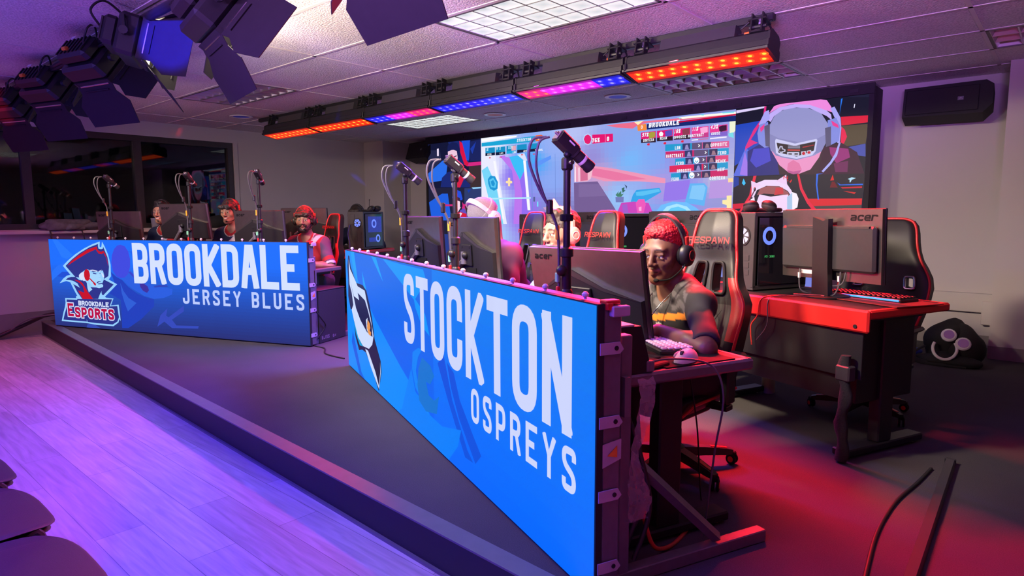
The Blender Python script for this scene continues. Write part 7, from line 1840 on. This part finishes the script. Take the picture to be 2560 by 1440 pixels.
# --- left team
def j_navy(Lv, V, col, arms):
    d = Lv[:, 0] * .8 + Lv[:, 2] * .6
    fr = (Lv[:, 1] > -.03) & (np.abs(Lv[:, 0]) < .19)
    col[fr & (d < -.10)] = (.42, .015, .025)
    col[fr & (d < -.075) & (d > -.125)] = (.62, .60, .62)
    ck = np.hypot(np.hypot(Lv[:, 0], (Lv[:, 1] - .03)), (Lv[:, 2] - .02)) < .098
    col[ck] = (.62, .58, .60); ck2 = np.hypot(np.hypot(Lv[:, 0], (Lv[:, 1] - .05)), (Lv[:, 2] - .025)) < .088
    col[ck2] = (.40, .015, .025)
    for s in (-1, 1):
        a, e = arms[s]; ax = (e - a) / np.linalg.norm(e - a); q = (V - a) @ ax; L = np.linalg.norm(e - a)
        rad = np.linalg.norm((V - a) - q[:, None] * ax, axis=1) < .09
        col[rad & (q > L * .86)] = (.60, .56, .58); col[rad & (q > L * .66) & (q < L * .80)] = (.42, .015, .025)
    return col
NAVY = (.018, .028, .085)
b3, mb3 = person('p', BP(2.62, .88, ST), fwB + R(2), 'bearded person in navy and red jersey at the right end of the left-hand sign', (0, .12, 1.095), R(22), R(2), (.38, .18, .125), (.085, .05, .10), (.035, .016, .01),  # jersey base is navy with the red light put into its colour
    {-1: ((-.15, .34, .80 - ST + .03), (.5, .85, -.1), (0, .1, 1)), 1: ((.16, .34, .80 - ST + .03), (-.3, 1, -.1), (0, .1, 1))}, smile=-1, beard=(.018, .009, .007), hairstyle='fringe', fstep=.005, jersey_fn=j_navy)
worn_headset(b3, mb3, 'black and red headset on the bearded player', 'redhs', 'black', 'rubber', None, -1, .006, accent='redhs')
b2, mb2 = person('p', BP(1.66, .88, ST), fwB, 'person with tousled dark hair smiling, navy and red jersey, middle of the left team', (0, .10, 1.18), R(10), R(4), (.42, .22, .155), NAVY, (.03, .022, .022), typing(.80 - ST), smile=1.4, hairstyle='fringe', fstep=.0055, jersey_fn=j_navy)
worn_headset(b2, mb2, 'black headset on the smiling player in the middle of the left team', 'dark', 'black', 'rubber', None, -1, .006, accent='redhs')
b1, mb1 = person('p', BP(.70, .88, ST), fwB, 'person with short dark hair at far left, half hidden by a tilted monitor', (0, .10, 1.18), R(14), R(2), (.40, .205, .145), NAVY, (.012, .010, .012), typing(.80 - ST), smile=.8, hairstyle='short', fstep=.0055, jersey_fn=j_navy)
worn_headset(b1, mb1, 'black headset with a thin microphone on the player at far left', 'black', 'black', 'rubber', None, -1, .006)
b4, mb4 = person('p', BP(2.03, 2.62, ST), fwB + R(4), 'person with glasses in the back row, half hidden by the blue lit computer', (0, .10, 1.145), R(8), R(3), (.42, .24, .18), NAVY, (.03, .02, .016), typing(.90 - ST), hairstyle='fringe', fstep=.0065, jersey_fn=j_navy)
worn_headset(b4, mb4, 'black headset on the player with glasses in the back row', 'black', 'black', 'rubber', None, -1, .006)
g = head_thing('glasses', 'thin dark glasses on the player in the back row', 'glasses', b4, mb4)
for s in (-1, 1):
    obj('lens_rim', MB().tube([(s * .031 + .019 * math.cos(q), .100, .004 + .015 * math.sin(q)) for q in np.linspace(0, 2 * PI, 17)], .0016, 5), M['black'], g)
    obj('temple', MB().tube([(s * .050, .098, .008), (s * .078, .05, .008), (s * .083, -.01, .004)], .0015, 5), M['black'], g)
obj('bridge', MB().tube([(-.012, .101, .008), (0, .104, .010), (.012, .101, .008)], .0015, 5), M['black'], g)
# ------------------------------------------------------------------ small things on and around the desks
def headset_flat(loc, rz, label, m1='black', m2='dark', s=1.0, flat=True):
    t = thing('headset', label, 'headset', loc, rz, None)
    if flat:
        pts = [(.085 * math.cos(a), .095 * math.sin(a) - .02, .012) for a in np.linspace(R(-20), R(200), 22)]
        obj('headband', MB().tube(pts, .012, 8, sq=1.0), M[m1], t)
        for s_ in (-1, 1):
            e = MB(); T = Matrix.Rotation(R(s_ * 14), 3, 'Y') @ Matrix.Rotation(R(-18), 3, 'X')
            e.ball((s_ * .052, -.075, .038), (.042, .048, .026), T=T)
            c = obj('ear_cup', e, M[m1], t)
            obj('ear_pad', MB().ball((s_ * .052, -.072, .024), (.045, .05, .02), T=T), M[m2], c)
        obj('microphone_boom', MB().tube(spline([(-.07, -.07, .045), (-.06, -.06, .085), (-.045, -.05, .125)]), .003, 6).ball((-.045, -.05, .13), (.006, .006, .012)), M['black'], t)
    return t
headset_flat(SP(2.17, 1.93, .863 + .431), FU + R(20), 'black headset lying on the computer nearest the right wall')
headset_flat(BP(2.62, 1.92, .903 + .431), FB + R(80), 'black headset lying on the glass sided blue computer')
def keyboard(loc, rz, label, caps, base, glow=None, L=.40, Dp=.14):
    t = thing('keyboard', label, 'keyboard', loc, rz)
    obj('case', MB().box((0, 0, .009), (L, Dp, .018), .004), M[base], t, 0)
    k = MB()
    for r in range(5):
        for c in range(16):
            if r == 0 and 4 <= c <= 8: continue
            k.box((-L / 2 + .018 + c * (L - .03) / 15.6, -Dp / 2 + .02 + r * .025, .0225), (.019, .019, .009), .003)
    k.box((-L / 2 + .018 + 6 * (L - .03) / 15.6, -Dp / 2 + .02, .0225), (.11, .019, .009), .003)
    obj('keycaps', k, M[caps], t, 0)
    obj('volume_knob', MB().lathe([(.001, .018), (.012, .018), (.012, .03), (.001, .031)], 14, (L / 2 - .02, Dp / 2 - .012, 0)), M['black'], t)
    if glow: obj('light_strip', MB().box((0, Dp / 2 + .001, .012), (L * .96, .004, .008)), M[glow], t, 0)
    return t
M['keyp'] = mat('pale_pink_keycaps', (.85, .62, .62), .4, noise_s=200, noise_a=.08)
M['glowblue'] = mat('lit_blue_edge', (.05, .2, .6), .4, noise_s=100, noise_a=.05, emit=(.02, .22, 1.0), es=1.6)
keyboard(SP(2.90, .575, .787), FU + PI + R(-16), 'pale keyboard under the red-haired player hands', 'keyp', 'black')
keyboard(SP(2.76, 2.02, .863), FU + PI, 'black keyboard with a blue lit edge on the desk nearest the right wall', 'black', 'black', 'glowblue', .42)
keyboard(BP(2.2, 2.08, .903), FB + PI, 'black keyboard on the left team back-row desk', 'black', 'black')
keyboard(SP(1.75, .52, .787), FU + PI, 'keyboard before the cat-ear headset player', 'black', 'black')
keyboard(BP(2.5, .58, .802), FB + PI, 'keyboard before the bearded player', 'black', 'black')
def mouse(loc, rz, label, m):
    t = thing('computer_mouse', label, 'mouse', loc, rz)
    b = MB(); rings = []
    for i in range(13):
        a = i / 12; y = -.062 + .124 * a
        hgt = .041 * math.sin(PI * min(1, a * .82 + .10)) ** .8 * (1 - .25 * a) + .004; w = .033 * (math.sin(PI * (a * .86 + .07))) ** .5
        rings.append([(w * math.cos(q), y, .0 + max(0, hgt * math.sin(q))) for q in np.linspace(0, PI, 12)])
    b.loft(rings); obj('shell', b, M[m], t, 60)
    obj('side_grip', MB().ball((.028, .0, .016), (.007, .04, .012)), M['pinkside'], t)
    obj('scroll_wheel', MB().lathe([(.001, -.004), (.009, -.004), (.009, .004), (.001, .004)], 10, (0, .035, .03), 'x'), M['dark'], t)
    return t
M['pinkside'] = mat('mouse_grip', (.62, .42, .55), .5, noise_s=60)
mouse(SP(3.18, .475, .787 + .004), FU + PI + R(25), 'white mouse at the near end of the front desk', 'white')
o = obj('mouse_pad', MB().box((0, 0, .002), (.36, .30, .004), .0015), M['rubber'], None, 0, SP(3.05, .50, .7855), (0, 0, FU)); tag(o, 'black mouse pad under the white mouse', 'mouse pad')
M['redpad'] = mat('red_black_mat', (.16, .012, .012), .7, noise_s=8, noise_a=.5)
o = obj('desk_mat', MB().box((0, 0, .002), (.40, .30, .004), .0015), M['redpad'], None, 0, SP(2.86, 1.98, .8615), (0, 0, FU + R(-6))); tag(o, 'dark red desk mat at the right end of the desk nearest the wall', 'desk mat')
# slanted black electronics case with a pale top edge at the near end of the front desk
t = thing('electronics_case', 'black slanted electronics case with pale top at the near end of the front desk', 'electronics', SP(3.19, .19, .787), FU)
b = MB(); b.loft([[(-.16, -.045 - s, z), (.05, -.045 - s, z), (.05, .05 - s, z), (-.16, .05 - s, z)] for z, s in ((0, -.02), (.04, -.03), (.145, .0), (.15, .004))])
obj('case', b, M['black'], t, 0)
obj('pale_top', MB().box((-.055, .0, .153), (.20, .05, .005)), M['pale'], t, 0)
obj('connector', MB().box((.045, .085, .018), (.02, .03, .035), .003).box((.055, .085, .02), (.004, .012, .03)), M['grey'], t, 0)
def flatbox(name, label, cat, loc, rz, s, m, bev=.004):
    o = obj(name, MB().box((0, 0, s[2] / 2), s, bev), M[m], None, 0, loc, (0, 0, rz)); return tag(o, label, cat)
flatbox('wallet', 'folded red and black wallet beside the electronics case', 'wallet', SP(3.17, .33, .787), FU + R(15), (.09, .10, .014), 'redpad')
flatbox('phone', 'dark phone lying between the wallet and the white mouse', 'phone', SP(3.06, .36, .7905), FU + R(20), (.15, .07, .009), 'black', .003)
# boxes on the floor, bottles, backpack
t = thing('speaker_box', 'black box with printed label on the stage beside the left-hand sign', 'equipment box', BP(3.06, .34, ST), FB)
obj('box', MB().box((0, 0, .235), (.34, .39, .468), .006), M['towerbox'] if 'towerbox' in M else M['dark'], t, 0)
lg = MB()
for q in text('BLISS', .0, .035, .03, .02, .006, .006) + text('G4', .16, .028, .03, .022, .008, .006): lg.add([(.1715, x - .17, z) for x, z in q], [(0, 1, 2, 3), (3, 2, 1, 0)])
obj('printed_label', lg, M['white2'], t, 0)
obj('lid', MB().box((0, 0, .474), (.345, .395, .012), .004), M['dark'], t, 0)
def bottle(loc, label, m, cap, h=.2, r=.032):
    t = thing('bottle', label, 'bottle', loc, 0)
    obj('body', MB().lathe([(.001, 0), (r * .9, 0), (r, .01), (r, h * .62), (r * .95, h * .68), (r * .45, h * .84), (r * .42, h * .9), (.001, h * .9)], 16), M[m], t)
    obj('cap', MB().lathe([(r * .46, h * .9), (r * .5, h * .9), (r * .5, h), (.001, h)], 14), M[cap], t)
    return t
M['water'] = mat('clear_plastic', (.75, .78, .85), .12, noise_s=4, noise_a=.03); M['water'].node_tree.nodes['Principled BSDF'].inputs['Transmission Weight'].default_value = .75
M['sage'] = mat('sage_steel_bottle', (.42, .46, .36), .4, .2, noise_s=30, noise_a=.05)
bottle(BP(2.86, .32, .802), 'clear water bottle before the bearded player, behind the sign', 'water', 'white', .21)
bottle(SP(.35, .24, .787), 'clear water bottle at the far end of the right-hand sign', 'water', 'white', .2)
t = thing('flask', 'sage green steel flask with a black loop lid on the stage under the back desk', 'flask', SP(1.97, 2.24, ST), 0)
obj('body', MB().lathe([(.001, 0), (.038, 0), (.041, .006), (.041, .19), (.034, .21), (.001, .21)], 20), M['sage'], t)
obj('lid', MB().lathe([(.034, .205), (.036, .21), (.036, .245), (.001, .248)], 16).tube(spline([(.03, 0, .24), (.06, 0, .25), (.065, 0, .225), (.04, 0, .205)]), .005, 6), M['black'], t)
# backpack with white headphones at the wall
def blob(mb, c, r, f=7, a=.18, seed=0, n=26, m=16):
    b0 = len(mb.v); mb.ball(c, r, n, m)
    for i in range(b0, len(mb.v)):
        v = Vector(mb.v[i]); d = v - Vector(c)
        k = 1 + a * noise.noise(Vector((v.x * f + seed, v.y * f, v.z * f)))
        q = Vector(c) + d * k
        mb.v[i] = (q.x, q.y, max(q.z, .004))
    return mb
t = thing('backpack', 'black backpack slumped on the stage against the right wall', 'backpack', (-.62, 5.84, ST), 0)
obj('bag', blob(blob(MB(), (-.05, 0, .13), (.15, .15, .19), 6, .35, 1), (.05, -.02, .12), (.14, .14, .18), 6, .3, 4), M['cloth'], t, 60)
obj('strap', MB().tube(spline([(-.18, -.08, .12), (-.25, -.14, .06), (-.2, -.2, .02), (-.05, -.22, .02), (.1, -.2, .02)]), .018, 8, sq=.3), M['cloth'], t)
obj('hem', blob(MB(), (-.03, -.14, .04), (.20, .10, .05), 9, .4, 7), M['cloth'], t, 60)
h = thing('headphones', 'white over-ear headphones lying on the black backpack', 'headphones', (-.66, 5.66, ST + .15), (R(62), 0, R(8)))
pts = [(.075 * math.cos(a), .085 * math.sin(a) - .02, .0) for a in np.linspace(R(150), R(395), 24)]
obj('headband', MB().tube(pts, .011, 8), M['white'], h)
for c in ((.02, .085), (.11, .025)):
    e = obj('ear_cup', MB().lathe([(.001, -.02), (.045, -.02), (.05, -.005), (.05, .012), (.042, .022), (.001, .024)], 22, (c[0], c[1], .0)), M['white'], h)
    obj('ear_disc', MB().lathe([(.001, .0245), (.034, .0245), (.034, .026), (.001, .026)], 20, (c[0], c[1], 0)), M['chrome'], e)
tag(obj('rolled_cloth', blob(MB(), (0, 0, .035), (.10, .05, .035), 12, .3, 3), mat('blue_cloth', (.03, .06, .35), .8, noise_s=60), None, 60, (-.93, 5.95, ST)), 'small rolled blue cloth left of the backpack by the wall', 'cloth')
# heap of dark clothing and cables on the window sill
M['heap'] = mat('patterned_cloth', (.10, .10, .11), .8, noise_s=18, noise_a=.9)
tag(obj('jacket', blob(blob(MB(), (0, 0, .05), (.10, .26, .08), 8, .5, 2), (.0, .16, .045), (.10, .2, .06), 9, .6, 5), M['heap'], None, 60, (XL + .07, 2.08, 1.137)), 'patterned dark jacket heaped on the window sill', 'jacket')
tag(obj('bag', blob(MB(), (0, 0, .07), (.07, .16, .09), 9, .4, 8), M['cloth'], None, 60, (XL + .075, 3.78, 1.137)), 'dark bag on the window sill behind the smiling player', 'bag')
tag(obj('cup', MB().lathe([(.001, 0), (.04, 0), (.05, .13), (.046, .13), (.038, .008), (.001, .008)], 18), M['water'], None, 40, (XL + .06, 3.02, 1.138)), 'clear plastic cup on the window sill by the dark-haired player', 'cup')
# cables
def cable(name, label, pts, r, m, k=8):
    o = obj(name, MB().tube(spline(pts, k), r, 7), M[m], None, 60); return tag(o, label, 'cable')
z = ST + .006
cable('mouse_cable', 'thin grey cable drooping over the near desk end', [SP(3.19, .28, .80), SP(3.24, .36, .82), SP(3.30, .47, .80), SP(3.33, .50, .70), SP(3.28, .52, .50), SP(3.22, .55, .25), SP(3.2, .56, z)], .0035, 'cablegrey')
cable('power_cable', 'red cable looping on the stage behind the near end of the sign', [SP(3.28, .2, .45), SP(3.27, .24, .32), SP(3.25, .30, .2), SP(3.2, .42, z), SP(3.12, .56, z), SP(3.02, .62, z), SP(2.96, .55, z), SP(2.98, .40, z), SP(3.0, .3, z), SP(2.9, .25, z)], .0075, 'cablered')
cable('headset_cable', 'thin black cable hanging from the chair to the stage', [SP(3.02, .62, .76), SP(3.04, .66, .5), SP(3.0, .72, .25), SP(2.98, .75, z)], .003, 'cable')
cable('desk_cable', 'pair of thin cables hanging over the red front of the desk nearest the wall', [SP(2.58, 1.75, .866), SP(2.50, 1.64, .868), SP(2.45, 1.612, .84), SP(2.44, 1.606, .76), SP(2.40, 1.606, .70), SP(2.41, 1.606, .60)], .0035, 'cablered')
cable('desk_cable', 'second thin cable over the red desk front, left of the monitor stand', [SP(2.6, 1.78, .866), SP(2.52, 1.66, .868), SP(2.50, 1.612, .84), SP(2.505, 1.606, .72), SP(2.44, 1.606, .63)], .003, 'cablegrey')
cable('sign_cable', 'black cable from the left-hand sign across the stage', [BP(3.22, .06, .5), BP(3.26, .14, .38), BP(3.25, .2, .3), BP(3.22, .12, .2), BP(3.24, .05, z), BP(3.4, -.02, z), BP(3.55, -.2, z), BP(3.8, -.3, z)], .006, 'cable')
cable('wall_cable', 'bundle of black cables trailing from the far left end of the sign', [BP(.12, .06, .3), (-8.06, 1.78, .26), (-8.2, 1.74, .22), (-8.38, 1.55, .1), (-8.43, 1.3, .012), (-8.4, .9, .012)], .02, 'cable')
cable('wall_cable', 'thinner pale cable in the bundle at the far left end of the sign', [BP(.1, .04, .28), (-8.1, 1.72, .25), (-8.28, 1.62, .19), (-8.40, 1.5, .08), (-8.42, 1.38, .015)], .008, 'cablegrey')
cable('window_cable', 'thin black cable looping down from the heap on the window sill', [(XL + .08, 1.98, 1.16), (XL + .12, 1.93, 1.18), (XL + .16, 1.93, 1.05), (XL + .15, 1.92, .9), (XL + .13, 1.93, .75)], .008, 'cable')
cable('window_cable', 'second black cable hanging from the window sill heap', [(XL + .08, 2.2, 1.16), (XL + .17, 2.22, 1.12), (XL + .18, 2.24, .95), (XL + .17, 2.24, .75)], .006, 'cable')
cable('computer_cable', 'blue cable behind the glass sided computer', [BP(2.50, 1.70, 1.18), BP(2.50, 1.66, 1.08), BP(2.54, 1.63, .98), BP(2.56, 1.60, .90)], .005, 'bluecable' if 'bluecable' in M else 'cablegrey')
for k, pts in enumerate(([(3.29, .13, .62), (3.30, .18, .50), (3.305, .20, .40), (3.30, .16, .3), (3.30, .12, .2)], [(3.28, .15, .70), (3.31, .19, .55), (3.32, .22, .38), (3.31, .17, .22)])):
    cable('sign_cable', ['thick black cable bundled at the near end of the right-hand sign', 'thinner black cable at the near end of the right-hand sign'][k], [SP(*q) for q in pts], .011 - .003 * k, 'cable')
# strip of torn clear wrapping hanging at the near end of the sign
M['wrap'] = mat('clear_wrap', (.55, .42, .42), .35, noise_s=40, noise_a=.4); M['wrap'].node_tree.nodes['Principled BSDF'].inputs['Alpha'].default_value = .4
wr = MB(); rng = random.Random(3)
path = [SP(3.31, .205, .79), SP(3.325, .20, .74), SP(3.335, .175, .66), SP(3.335, .15, .585), SP(3.335, .155, .50), SP(3.335, .17, .42), SP(3.33, .165, .36)]
sp = spline(path, 5); W_ = [.03, .03, .026, .02, .014, .034, .045, .03]
rows = []
for i, q in enumerate(sp):
    a = i / (len(sp) - 1) * 7; w = W_[int(min(a, 6))] * (1 - a % 1) + W_[int(min(a, 6)) + 1] * (a % 1)
    rows.append([q + Vector((math.cos(FU + PI / 2) * s * w + .004 * rng.uniform(-1, 1), math.sin(FU + PI / 2) * s * w, .006 * rng.uniform(-1, 1))) for s in (-1, -.4, .2, 1)])
wr.loft(rows, False, False)
tag(obj('plastic_wrap', wr, M['wrap'], None, 60), 'torn strip of clear plastic wrap hanging at the near end of the right-hand sign', 'plastic wrap')
# cable cover strip along the stage, lower right
t = thing('cable_cover', 'long dark cable cover strip on the stage at lower right', 'cable cover', (-.345, 3.40, ST), 0)
cc = MB(); p0, p1 = Vector((0, 0, 0)), Vector((.055, -1.55, 0)); w = .022
d = (p1 - p0).normalized(); nrm = Vector((-d.y, d.x, 0))
cc.loft([[q - nrm * w, q - nrm * w * .7 + Vector((0, 0, .028)), q + nrm * w * .7 + Vector((0, 0, .028)), q + nrm * w] for q in (p0, p1)])
obj('strip', cc, M['dark'], t, 0)
obj('end_cap', MB().box((0, .008, .014), (.042, .02, .027), .003), M['black'], t, 0)
cable('floor_cable', 'dark cable joining the cover strip on the stage at lower right', [(-.40, 3.28, z), (-.42, 3.05, z), (-.45, 2.8, z), (-.45, 2.5, z), (-.42, 2.2, z), (-.38, 1.9, z)], .007, 'cable')
# sleeve hanging on the right desk leg
t = thing('cable_sleeve', 'dark fabric cable sleeve hanging at the right leg of the desk nearest the wall', 'cable sleeve', SP(2.96, 1.60, ST), FU)
sl = MB(); rr = []
for i in range(15):
    zz = .01 + i * .035
    rr.append([(.028 * math.cos(q) * (1 + .25 * math.sin(i * 1.7)) + .01 * math.sin(i * .9), .02 * math.sin(q), zz) for q in np.linspace(0, 2 * PI, 13)[:-1]])
sl.loft(rr); obj('sleeve', sl, M['cloth'], t, 60)
obj('band', MB().box((0, -.0, .42), (.07, .05, .07), .006), M['dark'], t, 0)
# stacking chairs of the audience, lower left
M['seatblue'] = mat('black_seat_plastic', (.020, .019, .022), .55, noise_s=80, bump=.15, bump_s=500)
def audience_chair(x, y, label, rz=0):
    t = thing('stacking_chair', label, 'chair', (x, y, 0), rz, 'black audience chairs in the bottom left corner')
    def pad(z0, z1, w, d, y0):
        rings = []
        for z, k in ((z0, .93), (z0 + .006, .99), (z1 - .006, 1), (z1, .96)):
            r = []
            for a in np.linspace(0, 2 * PI, 41)[:-1]:
                c, s = math.cos(a), math.sin(a); e = .55 if s > 0 else .42
                r.append((w * k * abs(c) ** e * (1 if c > 0 else -1), y0 + d * k * abs(s) ** e * (1 if s > 0 else -1), z + .012 * (c * c) - .02 * max(0, s) ** 3))
            rings.append(r)
        return MB().loft(rings)
    obj('seat', pad(.432, .446, .215, .215, -.215), M['seatblue'], t, 40)
    obj('seat_shell', pad(.412, .426, .205, .205, -.215), M['black'], t, 40)
    bk = pad(-.006, .006, .215, .20, 0); bk.v = [(vx, -.44 - (vy + .2) * .18 + vz, .50 + (vy + .2) * .95) for vx, vy, vz in bk.v]
    obj('backrest', bk, M['seatblue'], t, 40)
    for s in (-1, 1):
        obj('side_frame', MB().tube(spline([(s * .20, -.02, .0), (s * .19, -.05, .40), (s * .19, -.12, .42), (s * .19, -.34, .42), (s * .205, -.45, .0)], 6), .011, 8).tube(spline([(s * .19, -.34, .42), (s * .19, -.43, .50), (s * .19, -.48, .72)], 6), .011, 8), M['blackmetal'], t)
    return t
audience_chair(-2.700, .455, 'black audience chair seat, furthest left and smallest in the corner')
audience_chair(-2.240, .452, 'black audience chair seat between the two others')
audience_chair(-1.790, .452, 'black audience chair seat nearest the camera, lowest in the corner')
